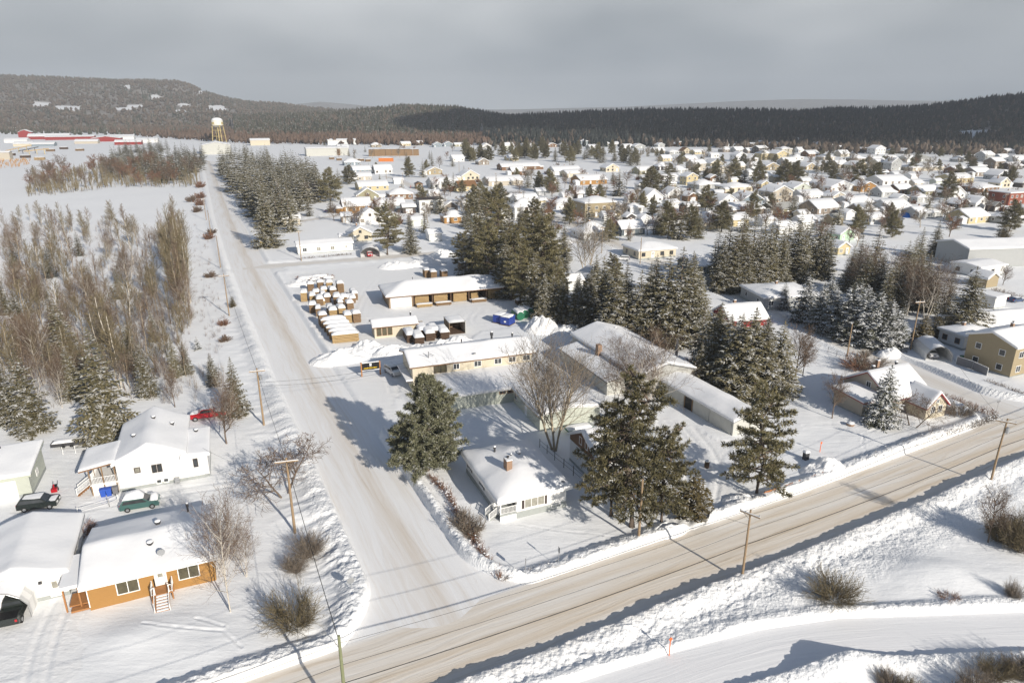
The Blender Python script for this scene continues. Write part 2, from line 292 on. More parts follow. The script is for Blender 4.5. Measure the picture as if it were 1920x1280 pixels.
# ------------------------------------------------------------------ mesh helpers
class MB:
    """collects shapes of one part"""
    def __init__(s): s.v = []; s.f = []; s.m = []
    def add(s, vs, fs, mi=0):
        o = len(s.v); s.v += [tuple(v) for v in vs]; s.f += [tuple(i + o for i in f) for f in fs]; s.m += [mi] * len(fs); return s
    def box(s, x0, x1, y0, y1, z0, z1, mi=0):
        return s.add([(x0, y0, z0), (x1, y0, z0), (x1, y1, z0), (x0, y1, z0), (x0, y0, z1), (x1, y0, z1), (x1, y1, z1), (x0, y1, z1)],
                     [(0, 3, 2, 1), (4, 5, 6, 7), (0, 1, 5, 4), (1, 2, 6, 5), (2, 3, 7, 6), (3, 0, 4, 7)], mi)
    def bar(s, a, b_, w, h=None, mi=0):
        h = h or w; a = Vector(a); b_ = Vector(b_); d = (b_ - a).normalized()
        side = d.cross(Vector((0, 0, 1)))
        if side.length < 1e-3: side = Vector((1, 0, 0))
        side.normalize(); up = side.cross(d)
        o = [side * (w / 2 * i) + up * (h / 2 * j) for i, j in ((-1, -1), (1, -1), (1, 1), (-1, 1))]
        return s.add([a + q for q in o] + [b_ + q for q in o], [(0, 1, 2, 3), (7, 6, 5, 4), (0, 4, 5, 1), (1, 5, 6, 2), (2, 6, 7, 3), (3, 7, 4, 0)], mi)
    def tube(s, pts, rads, n=6, mi=0, cap=True):
        pts = [Vector(p) for p in pts]; vs = []; fs = []
        for i, p in enumerate(pts):
            d = (pts[min(i + 1, len(pts) - 1)] - pts[max(i - 1, 0)])
            d = d.normalized() if d.length > 1e-6 else Vector((0, 0, 1))
            a = d.cross(Vector((0, 0, 1)))
            if a.length < 0.05: a = d.cross(Vector((1, 0, 0)))
            a.normalize(); b_ = d.cross(a)
            for k in range(n):
                t = 2 * math.pi * k / n
                vs.append(p + (a * math.cos(t) + b_ * math.sin(t)) * rads[i])
        for i in range(len(pts) - 1):
            for k in range(n):
                k2 = (k + 1) % n
                fs.append((i * n + k, i * n + k2, (i + 1) * n + k2, (i + 1) * n + k))
        if cap:
            fs.append(tuple(range(n - 1, -1, -1))); fs.append(tuple((len(pts) - 1) * n + k for k in range(n)))
        return s.add(vs, fs, mi)
    def lathe(s, prof, n=16, mi=0, c=(0, 0, 0)):
        vs = []; fs = []
        for r, z in prof:
            for k in range(n):
                t = 2 * math.pi * k / n; vs.append((c[0] + r * math.cos(t), c[1] + r * math.sin(t), c[2] + z))
        for i in range(len(prof) - 1):
            for k in range(n):
                k2 = (k + 1) % n; fs.append((i * n + k, i * n + k2, (i + 1) * n + k2, (i + 1) * n + k))
        fs.append(tuple(range(n - 1, -1, -1))); fs.append(tuple((len(prof) - 1) * n + k for k in range(n)))
        return s.add(vs, fs, mi)
    def prism(s, poly, axis, a0, a1, mi=0):
        """poly: 2d outline; axis 'y': outline in xz pushed from y=a0 to a1; 'x': outline in yz; 'z': outline in xy"""
        n = len(poly)
        def pt(p, a): return {'y': (p[0], a, p[1]), 'x': (a, p[0], p[1]), 'z': (p[0], p[1], a)}[axis]
        vs = [pt(p, a0) for p in poly] + [pt(p, a1) for p in poly]
        fs = [tuple(range(n)), tuple(range(2 * n - 1, n - 1, -1))] + [(i, n + i, n + (i + 1) % n, (i + 1) % n) for i in range(n)]
        return s.add(vs, fs, mi)
    def mesh(s, name, mats, smooth=False):
        me = bpy.data.meshes.new(name); me.from_pydata(s.v, [], s.f)
        for m_ in (mats if isinstance(mats, (list, tuple)) else [mats]): me.materials.append(M[m_])
        if any(s.m): me.polygons.foreach_set('material_index', s.m)
        if smooth: me.polygons.foreach_set('use_smooth', [True] * len(me.polygons))
        me.update(); return me
    def build(s, name, mats, parent=None, smooth=False):
        return link(name, s.mesh(name, mats, smooth), parent)
def link(name, me, parent=None):
    o = bpy.data.objects.new(name, me); col.objects.link(o)
    if parent is not None: o.parent = parent
    return o
def tag(o, label=None, cat=None, group=None, kind=None):
    if label: o['label'] = label
    if cat: o['category'] = cat
    if group: o['group'] = group
    if kind: o['kind'] = kind
    return o
def thing(name, loc, rz, label, cat, group=None):
    o = bpy.data.objects.new(name, None); o.empty_display_size = 0.3; col.objects.link(o)
    o.location = loc; o.rotation_euler = (0, 0, rz)
    return tag(o, label, cat, group)
def copy_tree(o, parent=None):
    c = o.copy(); col.objects.link(c); c.parent = parent
    for ch in list(o.children): copy_tree(ch, c)
    return c
def np_mesh(name, verts, faces, mat, smooth=False):
    """verts (n,3), faces (m,k) numpy"""
    me = bpy.data.meshes.new(name)
    n, k = faces.shape
    me.vertices.add(len(verts)); me.vertices.foreach_set('co', verts.astype(np.float32).ravel())
    me.loops.add(n * k); me.loops.foreach_set('vertex_index', faces.astype(np.int32).ravel())
    me.polygons.add(n); me.polygons.foreach_set('loop_start', np.arange(0, n * k, k, dtype=np.int32))
    me.polygons.foreach_set('use_smooth', np.full(n, smooth))
    me.materials.append(M[mat]); me.update(calc_edges=True); return me

# vectorised value noise
def _hash(ix, iy, seed):
    h = (ix.astype(np.int64) * 374761393 + iy.astype(np.int64) * 668265263 + seed * 982451653) & 0x7fffffff
    h = ((h ^ (h >> 13)) * 1274126177) & 0x7fffffff
    return ((h ^ (h >> 16)) & 0xffff) / 65535.0
def vnoise(x, y, seed=0):
    ix = np.floor(x); iy = np.floor(y); fx = x - ix; fy = y - iy
    fx = fx * fx * (3 - 2 * fx); fy = fy * fy * (3 - 2 * fy)
    a = _hash(ix, iy, seed); b_ = _hash(ix + 1, iy, seed); c = _hash(ix, iy + 1, seed); d = _hash(ix + 1, iy + 1, seed)
    return a + (b_ - a) * fx + (c - a) * fy + (a - b_ - c + d) * fx * fy
def fbm(x, y, o=4, seed=0):
    t = 0; a = 0.5
    for i in range(o):
        t = t + a * vnoise(x, y, seed + i); x = x * 2.03 + 11.3; y = y * 2.03 - 7.1; a *= 0.5
    return t / (1 - 0.5 ** o)
def sst(a, b_, x):
    t = np.clip((x - a) / (b_ - a), 0, 1); return t * t * (3 - 2 * t)
def inpoly(x, y, poly):
    r = np.zeros(np.shape(x), bool); j = len(poly) - 1
    for i in range(len(poly)):
        xi, yi = poly[i]; xj, yj = poly[j]
        if yi != yj: r ^= ((yi > y) != (yj > y)) & (x < (xj - xi) * (y - yi) / (yj - yi) + xi)
        j = i
    return r

# ------------------------------------------------------------------ roads: name, centre line, half width, (bank height, width) left / right, material
ROAD_Z = -0.28
def pl(*pts): return [P(*p) for p in pts]
ROADS = [
    ('main_road', [(1.4 - 0.892 * 90, 55.6 - 0.453 * 90), (1.4, 55.6), (1.4 + 0.892 * 45, 55.6 + .453 * 45), (1.4 + 0.892 * 140, 55.6 + 0.453 * 147)], 4.5, (0.75, 1.5), (0.62, 1.5), 'main_road', 6.0),
    ('avenue_road', [(-5.9, 54.0), (-13.8, 69.9), (-21.8, 86), (-40.8, 124.4), (-89.3, 226), (-139.4, 335), (-227, 532), (-300, 695)], 5.2, (0.75, 2.6), (0.75, 1.0), 'avenue', 6.0),
    ('side_street', [(85.5, 101.5), (80.5, 112), (73, 140), (64, 172), (52, 212), (38, 262), (20, 330)], 3.7, (0.5, 1.2), (0.6, 1.3), 'street', 5.0),
    ('cross_street', [(-86, 214), (-78, 218.4), (-40.6, 233.5), (-19, 242.3), (25, 262)], 3.6, (0.4, 1.2), (0.5, 1.5), 'street', 5.0),
    ('town_street', pl((720, 330), (750, 337), (775, 350), (815, 368), (880, 389), (960, 414)), 3.5, (0.4, 1.2), (0.4, 1.2), 'street', 5.0),
    ('upper_street', pl((500, 418), (560, 414), (640, 402), (700, 396), (760, 385)), 3.3, (0.4, 1.2), (0.4, 1.2), 'street', 5.0),
    ('trail', pl((850, 1420), (1050, 1335), (1180, 1292), (1300, 1254), (1450, 1212), (1600, 1190), (1920, 1178), (2300, 1165), (3000, 1150)), 2.6, (0.35, 0.8), (0.45, 1.2), 'trail', 5.0),
    ('far_street', pl((1150, 420), (1240, 300), (1262, 285)), 3.3, (0.3, 1.2), (0.3, 1.2), 'street', 5.0),
]
def seg_dist(x, y, line):
    """distance, signed side (+ = left of the direction), metres along"""
    best = np.full(x.shape, 1e9); side = np.zeros(x.shape); along = np.zeros(x.shape); acc = 0
    for (ax, ay), (bx, by) in zip(line[:-1], line[1:]):
        dx, dy = bx - ax, by - ay; l2 = dx * dx + dy * dy; ln = math.sqrt(l2)
        t = np.clip(((x - ax) * dx + (y - ay) * dy) / l2, 0, 1)
        d = np.hypot(x - ax - t * dx, y - ay - t * dy); m_ = d < best
        best = np.where(m_, d, best); side = np.where(m_, np.sign(dx * (y - ay) - dy * (x - ax)), side); along = np.where(m_, acc + t * ln, along); acc += ln
    return best, side, along
PACKED = [  # ploughed yards and drives (survey outlines)
    [(545, 512), (860, 482), (1010, 545), (1040, 600), (900, 622), (820, 668), (650, 660), (610, 640), (555, 560)],
    [(600, 690), (760, 668), (770, 700), (745, 742), (735, 800), (690, 830), (600, 740)],
    [(120, 930), (470, 875), (560, 905), (470, 925), (330, 940), (150, 960)],
    [(0, 1110), (60, 1070), (150, 1060), (160, 1150), (135, 1280), (-60, 1330)],
    [(1230, 770), (1370, 830), (1350, 905), (1290, 930), (1250, 880)],
    [(1310, 895), (1370, 890), (1350, 960), (1300, 985), (1240, 1000)],
    [(60, 925), (220, 915), (260, 945), (140, 965), (20, 960)],
    [(1165, 470), (1250, 485), (1300, 520), (1250, 530), (1180, 510)],
    [(480, 500), (530, 492), (535, 505), (490, 520)],
]
PACKED = [[P(*q) for q in poly] for poly in PACKED]
TRACKS = [[(968, 980), (1030, 990), (1100, 997), (1160, 1005)], [(1505, 800), (1560, 795), (1640, 797), (1700, 795), (1790, 803)], [(1620, 858), (1618, 815), (1650, 800)],
          [(270, 1172), (300, 1178), (420, 1185), (455, 1215)], [(1340, 880), (1420, 862)], [(370, 1160), (420, 1175)]]
TRENCH = [([P(*q) for q in l], 0.15, -0.12, 0.5) for l in TRACKS]
WHEEL = [[(668, 590), (678, 562), (700, 530), (735, 508)], [(690, 600), (760, 592), (850, 586), (960, 575)], [(640, 620), (720, 600), (840, 596), (940, 590)], [(905, 620), (880, 600), (905, 580), (1000, 575)], [(560, 700), (640, 690), (720, 700), (740, 735)], [(600, 760), (650, 705), (740, 680)],
         [(60, 1300), (85, 1200), (120, 1120)], [(150, 952), (300, 925), (470, 900), (585, 885)], [(1240, 790), (1300, 850), (1290, 930), (1280, 990)], [(1290, 800), (1335, 860), (1330, 930), (1300, 985)], [(1000, 1345), (1250, 1275), (1450, 1222), (1620, 1198), (1920, 1186)]]
def _offs(pts, o):
    out = []
    for i, (x, y) in enumerate(pts):
        ax, ay = pts[max(0, i - 1)]; bx, by = pts[min(len(pts) - 1, i + 1)]; ln = math.hypot(bx - ax, by - ay); out.append((x - (by - ay) / ln * o, y + (bx - ax) / ln * o))
    return out
for l in WHEEL:
    w = [P(*q) for q in l]; p3 = []
    for k in range(len(w) - 1):     # round the bends
        p0, p1, p2, p3_ = w[max(0, k - 1)], w[k], w[k + 1], w[min(len(w) - 1, k + 2)]
        for t_ in (0, .25, .5, .75): p3.append(tuple(0.5 * (2 * p1[c] + (p2[c] - p0[c]) * t_ + (2 * p0[c] - 5 * p1[c] + 4 * p2[c] - p3_[c]) * t_ ** 2 + (3 * p1[c] - p0[c] - 3 * p2[c] + p3_[c]) * t_ ** 3) for c in (0, 1)))
    p3.append(w[-1])
    for o in (-0.8, 0.8): TRENCH.append((_offs(p3, o), 0.26, -0.075, 0.0))
HUMPS = [(1740, 1075, 4.2, 0.85), (1590, 1255, 3.2, 1.25), (1480, 1115, 5.0, 0.35), (1840, 1100, 5, .5), (1420, 1180, 4, .3), (300, 1185, 3.5, .35), (230, 1195, 3.0, .3), (380, 1220, 5, .3), (560, 960, 3, .35), (880, 930, 3, .25)]
HUMPS = [(P(u, v), r, h) for u, v, r, h in HUMPS]
def ground_h(x, y, detail=True):
    x = np.asarray(x, float); y = np.asarray(y, float)
    lum = fbm(x * 0.9, y * 0.9, 4, 5); lum2 = fbm(x * 2.3, y * 2.3, 3, 9)
    h = (fbm(x * 0.045, y * 0.045, 4, 1) - 0.5) * 0.55 + (fbm(x * 0.25, y * 0.25, 3, 3) - 0.5) * 0.16
    near = sst(900, 500, y)
    h = h * near
    for (cx, cy_), r0, hh in HUMPS: h = h + hh * np.exp(-(((x - cx) / r0) ** 2 + ((y - cy_) / (r0 * .75)) ** 2))
    dirt = np.zeros(x.shape); rough = np.full(x.shape, 0.12)
    pk = np.zeros(x.shape, bool)
    wx = x + (fbm(x * 0.35, y * 0.35, 3, 61) - 0.5) * 3.0; wy = y + (fbm(x * 0.35, y * 0.35, 3, 62) - 0.5) * 3.0
    for poly in PACKED: pk |= inpoly(wx, wy, poly)
    h = np.where(pk, -0.07 + (lum2 - 0.5) * 0.05, h); dirt = np.where(pk, 0.14, dirt); rough = np.where(pk, 0.2, rough)
    ds = [seg_dist(x, y, r[1]) for r in ROADS]
    for i in (1, 2):   # the corners are cut round where the side roads meet the main road
        fl = 5.0 * np.clip(1 - (ds[0][0] - 4.5) / 9.0, 0, 1) ** 2 * (ds[0][1] > 0); ds[i] = (np.maximum(ds[i][0] - fl, 0), ds[i][1], ds[i][2])
    bank = np.zeros(x.shape)
    for i, r in enumerate(ROADS):
        d, sd, al = ds[i]; hw = r[2]
        other = np.ones(x.shape)
        for j, q in enumerate(ROADS):
            if j != i: other = other * sst(q[2] + 0.2, q[2] + 1.6, ds[j][0])
        other = other * np.where(pk, 0.06, 1.0)
        end = sst(0, 3, al) * sst(0, 3, sum(math.dist(a, b_) for a, b_ in zip(r[1][:-1], r[1][1:])) - al)
        end = np.where(np.isin(r[0], ['main_road', 'trail', 'avenue_road', 'side_street']), 1.0, end)
        for s_, (bh, bw) in ((1, r[3]), (-1, r[4])):
            vary = 0.55 + 0.9 * fbm(al * 0.11 + 50 * i, np.full(x.shape, s_ * 3.0), 3, 21)
            e = d - hw
            ex = np.clip((y - 85) / 50, 0, 1.5)
            prof = sst(-0.15, 0.55 + ex * 1.3, e) * (1 - sst(0.5 + bw * 0.35, 0.9 + bw * 1.5, e))
            prof_c = sst(104, 82, y)
            chunk = prof_c * ((lum2 - 0.5) * 0.55 * np.clip(prof * 1.3, 0, 1) + (lum - 0.5) * 0.5 * prof)
            hb = bh * (prof * vary + chunk)
            bank = np.maximum(bank, np.where((sd == s_) | (sd == 0), hb, 0) * other * end)
            on = (sd == s_) & (prof > 0.05); rough = np.where(on, np.maximum(rough, np.minimum(1, prof * 1.4) * other), rough)
            if r[0] in ('main_road',): dirt = np.where(on, np.maximum(dirt, 0.35 * sst(1.6, 0.0, e) + (0.25 * sst(3.5, 0.5, e) if s_ < 0 else 0)), dirt)
            if r[0] == 'side_street': dirt = np.where(on, np.maximum(dirt, 0.3 * sst(1.0, 0.0, e)), dirt)
    h = h + bank
    for i, r in enumerate(ROADS):
        d = ds[i][0]; ex = np.clip((y - 85) / 50, 0, 1.5); k = 1 - sst(r[2] - 0.1, r[2] + 0.45 + ex * 0.9, d)
        h = h * (1 - k) + (ROAD_Z - 0.09) * k
    # the rough slope south of the main road
    d, sd, al = ds[0]
    m_ = (sd < 0) & (d > 5.5) & (d < 14)
    k = np.where(m_, sst(5.5, 7, d) * sst(14, 9, d), 0) * sst(3.0, 4.4, ds[6][0])
    lum3 = fbm(x * 3.6, y * 3.6, 3, 15); h = h + k * (0.10 + (lum3 - 0.5) * 0.40 * sst(11, 6.5, d) + (lum - 0.5) * 0.30); rough = np.maximum(rough, k * 0.9)
    # the chewed-up berm west of the avenue
    d, sd, al = ds[1]
    m_ = (sd > 0) & (d > 5) & (d < 14); k = np.where(m_, sst(5, 7, d) * sst(14, 8, d), 0) * sst(30, 55, y) * sst(5.2, 7, ds[0][0])
    rid = fbm(al * 0.9, d * 0.25, 3, 40) - 0.5
    h = h + k * rid * 0.55 * (y < 330); rough = np.maximum(rough, k * 0.35)
    if detail:
        for line, wd, dep, wob in TRENCH:
            xs = [q[0] for q in line]; ys = [q[1] for q in line]
            mk = (x > min(xs) - 1) & (x < max(xs) + 1) & (y > min(ys) - 1) & (y < max(ys) + 1)
            if mk.any():
                dd, _s_, al_ = seg_dist(x[mk] + (fbm(x[mk] * .8, y[mk] * .8, 2, 70) - .5) * wob * 2, y[mk], line); wd_ = max(wd, 0.0)
                g_ = np.exp(-(dd / wd_) ** 2) * (0.2 + 1.5 * np.clip(fbm(al_ * 2.6, dd * 3, 2, 72) - .2, 0, 1) if wob else 1.0)
                h[mk] += dep * g_ - dep * 0.35 * np.exp(-((dd - wd * 2.0) / (wd * 0.8)) ** 2)
    return h, dirt, rough
def gz(x, y):
    return float(ground_h(np.array([x]), np.array([y]), False)[0][0])

def build_ground():
    tt = np.concatenate([-np.geomspace(4.0, 1.12, 24)[:-1], np.linspace(-1.1, 1.1, 800), np.geomspace(1.12, 4.0, 24)[1:]])
    rows = [P(960, v)[1] for v in np.arange(1440, 300, -2.1)]
    y = rows[-1]
    while y < 2600: y *= 1.035; rows.append(y)
    rows = np.array([4, 9, 16, 22, 27, 31] + rows)
    Y, T = np.meshgrid(rows, tt, indexing='ij'); X = T * Y
    h, dirt, rough = ground_h(X.ravel(), Y.ravel())
    nr, nc = X.shape
    V = np.stack([X.ravel(), Y.ravel(), h], 1)
    i = np.arange(nr * nc).reshape(nr, nc)
    Fq = np.stack([i[:-1, :-1].ravel(), i[:-1, 1:].ravel(), i[1:, 1:].ravel(), i[1:, :-1].ravel()], 1)
    me = np_mesh('ground', V, Fq, 'ground_snow', True)
    for nm, arr in (('dirt', dirt), ('rough', rough)):
        a = me.attributes.new(nm, 'FLOAT', 'POINT'); a.data.foreach_set('value', arr.astype(np.float32))
    tag(link('ground', me), kind='structure')
build_ground()

def resample(line, step):
    out = []
    # smooth the bends (Catmull-Rom), then walk
    p = [line[0]] + list(line) + [line[-1]]
    for i in range(1, len(p) - 2):
        a, b_, c, d = (np.array(p[i + k - 1]) for k in range(4))
        n = max(2, int(np.linalg.norm(c - b_) / step))
        for k in range(n):
            t = k / n
            out.append(tuple(b_ + (c - b_) * t))
    out.append(tuple(line[-1])); return out
def build_road(name, line, hw, mat, full, lift):
    pts = resample(line, 1.2 if name in ('avenue_road', 'side_street') else 3.0); n = len(pts); ac = 12
    V = []; UV = []; acc = 0
    for i, (x, y) in enumerate(pts):
        ax, ay = pts[max(0, i - 1)]; bx, by = pts[min(n - 1, i + 1)]
        ln = math.hypot(bx - ax, by - ay); nx, ny = -(by - ay) / ln, (bx - ax) / ln
        if i: acc += math.dist(pts[i - 1], pts[i])
        wx_ = 0.0
        if name in ('avenue_road', 'side_street'):
            dm = float(seg_dist(np.array([x]), np.array([y]), ROADS[0][1])[0][0]); wx_ = 4.4 * max(0.0, min(1.0, 1 - (dm - 4.5) / 9.0)) ** 2
        for k in range(ac + 1):
            o = (k / ac * 2 - 1) * (hw + 0.35 + wx_)
            V.append((x - nx * o, y - ny * o, ROAD_Z + lift - 0.04 * min(1.2, abs(o) / hw) ** 2)); UV.append((o, acc))
    F = [(i * (ac + 1) + k, i * (ac + 1) + k + 1, (i + 1) * (ac + 1) + k + 1, (i + 1) * (ac + 1) + k) for i in range(n - 1) for k in range(ac)]
    me = bpy.data.meshes.new(name); me.from_pydata(V, [], F); me.materials.append(M[mat])
    uvl = me.uv_layers.new(name='UVMap')
    li = np.empty(len(me.loops), np.int32); me.loops.foreach_get('vertex_index', li)
    uvl.data.foreach_set('uv', np.array(UV, np.float32)[li].ravel())
    me.polygons.foreach_set('use_smooth', [True] * len(me.polygons)); me.update()
    o = link(name, me); tag(o, kind='structure'); return o
for i, r in enumerate(ROADS): build_road(r[0], r[1], r[2], r[5], r[6], 0.030 - 0.005 * i if r[0] != 'avenue_road' else 0.012)

# ------------------------------------------------------------------ hills and far woods
m, nt, b = new_mat('hill_floor')
at = N(nt, 'ShaderNodeAttribute', attribute_name='brush')
tcn = N(nt, 'ShaderNodeTexCoord'); n1 = N(nt, 'ShaderNodeTexNoise'); n1.inputs['Scale'].default_value = 0.018; n1.inputs['Detail'].default_value = 9; n1.inputs['Roughness'].default_value = 0.75
nt.links.new(tcn.outputs['Object'], n1.inputs['Vector'])
r1 = N(nt, 'ShaderNodeValToRGB'); r1.color_ramp.elements[0].position = 0.35; r1.color_ramp.elements[0].color = (0.10, 0.085, 0.07, 1); r1.color_ramp.elements[1].position = 0.7; r1.color_ramp.elements[1].color = (0.34, 0.31, 0.29, 1)
mx = N(nt, 'ShaderNodeMix', data_type='RGBA'); mx.inputs[6].default_value = (0.80, 0.81, 0.83, 1)
nt.links.new(n1.outputs['Fac'], r1.inputs[0]); nt.links.new(r1.outputs[0], mx.inputs[7]); nt.links.new(at.outputs['Fac'], mx.inputs[0]); nt.links.new(mx.outputs[2], b.inputs['Base Color'])
b.inputs['Roughness'].default_value = 0.9
def far_mat(name, c1, c2, snow=0.0):
    m, nt, b = new_mat(name)
    tcn = N(nt, 'ShaderNodeTexCoord'); n1 = N(nt, 'ShaderNodeTexNoise'); n1.inputs['Scale'].default_value = 0.016; n1.inputs['Detail'].default_value = 9; n1.inputs['Roughness'].default_value = 0.8
    nt.links.new(tcn.outputs['Object'], n1.inputs['Vector'])
    r1 = N(nt, 'ShaderNodeValToRGB'); r1.color_ramp.elements[0].position = 0.36; r1.color_ramp.elements[0].color = rgb(c1); r1.color_ramp.elements[1].position = 0.64; r1.color_ramp.elements[1].color = rgb(c2)
    nt.links.new(n1.outputs['Fac'], r1.inputs[0])
    n2 = N(nt, 'ShaderNodeTexNoise'); n2.inputs['Scale'].default_value = 0.35; n2.inputs['Detail'].default_value = 3; nt.links.new(tcn.outputs['Object'], n2.inputs['Vector'])
    th = N(nt, 'ShaderNodeMapRange'); th.inputs['From Min'].default_value = 0.56; th.inputs['From Max'].default_value = 0.66; th.inputs['To Max'].default_value = snow
    nt.links.new(n2.outputs['Fac'], th.inputs['Value'])
    mx = N(nt, 'ShaderNodeMix', data_type='RGBA'); mx.inputs[7].default_value = (0.7, 0.71, 0.74, 1)
    nt.links.new(r1.outputs[0], mx.inputs[6]); nt.links.new(th.outputs[0], mx.inputs[0]); nt.links.new(mx.outputs[2], b.inputs['Base Color'])
    b.inputs['Roughness'].default_value = 0.9; b.inputs['Specular IOR Level'].default_value = 0.1
far_mat('far_spruce', (0.030, 0.036, 0.026), (0.070, 0.068, 0.045), 0.30)
far_mat('far_spruce_shade', (0.014, 0.020, 0.022), (0.034, 0.040, 0.036), 0.10)  # darker copy of the spruce colour, with the ridge's cloud shade in it
far_mat('far_bare', (0.062, 0.046, 0.035), (0.155, 0.124, 0.098), 0.10)
far_mat('far_bare_red', (0.085, 0.058, 0.043), (0.150, 0.105, 0.080), 0.05)
rng = np.random.default_rng(11)
def cones(pos, h, r, zr, K=6):
    """pos (n,3); one jagged pointed body per tree"""
    n = len(pos); V = np.zeros((n, 2 * K + 2, 3))
    ang = np.linspace(0, 2 * np.pi, K, endpoint=False)[None, :] + rng.random((n, 1)) * 6.28
    for lvl, (zf, rf) in enumerate(((zr, 1.0), (zr + (1 - zr) * 0.5, 0.62))):
        rr = r[:, None] * rf * (0.6 + 0.7 * rng.random((n, K)))
        V[:, lvl * K:(lvl + 1) * K, 0] = rr * np.cos(ang + lvl * 0.5); V[:, lvl * K:(lvl + 1) * K, 1] = rr * np.sin(ang + lvl * 0.5)
        V[:, lvl * K:(lvl + 1) * K, 2] = h[:, None] * (zf + 0.10 * (rng.random((n, K)) - 0.5))
    V[:, 2 * K, 2] = h; V[:, 2 * K + 1, 2] = -1.0
    V += pos[:, None, :]
    k = np.arange(K); k2 = (k + 1) % K
    f = np.concatenate([np.stack([k, k2, K + k], 1), np.stack([k2, K + k2, K + k], 1), np.stack([K + k, K + k2, np.full(K, 2 * K)], 1), np.stack([k2, k, np.full(K, 2 * K + 1)], 1)])
    F = (f[None] + (np.arange(n) * (2 * K + 2))[:, None, None]).reshape(-1, 3)
    return V.reshape(-1, 3), F
def spikes(pos, h, r, S=9, wf=1.0):
    """bare tree far off: a trunk spike and a fan of limb spikes"""
    n = len(pos); V = np.zeros((n, S, 4, 3))
    a = rng.random((n, S)) * 6.283; z0 = 0.15 + 0.45 * rng.random((n, S)); rr = np.sqrt(rng.random((n, S)))
    z0[:, 0] = 0; rr[:, 0] = 0.1
    w = 0.018 * wf * h[:, None] * (0.6 + rng.random((n, S))); w[:, 0] *= 1.6
    tip = np.stack([rr * np.cos(a) * r[:, None], rr * np.sin(a) * r[:, None], h[:, None] * np.clip(z0 + 0.30 + 0.35 * rng.random((n, S)), 0, 1)], -1); tip[:, 0, 2] = h
    base = np.stack([tip[..., 0] * 0.35, tip[..., 1] * 0.35, h[:, None] * z0 - 0.5], -1)
    for k in range(3):
        V[:, :, k] = base; V[:, :, k, 0] += w * math.cos(k * 2.094); V[:, :, k, 1] += w * math.sin(k * 2.094)
    V[:, :, 3] = tip
    V += pos[:, None, None, :]
    f = np.array([[0, 1, 3], [1, 2, 3], [2, 0, 3]])
    F = (f[None] + (np.arange(n * S) * 4)[:, None, None]).reshape(-1, 3)
    return V.reshape(-1, 3), F
def stuff(name, VF, mat, label, cat):
    V = []; F = []; o = 0
    for v, f in VF: V.append(v); F.append(f + o); o += len(v)
    me = np_mesh(name, np.concatenate(V), np.concatenate(F), mat)
    return tag(link(name, me), label, cat, kind='stuff')
TAN = 1.0 / (_c + (640 - 205) / F_PX * _s)
def zat(v, D): a = (640 - v) / F_PX; return CAM_H + (-_s + a * _c) / (_c + a * _s) * D
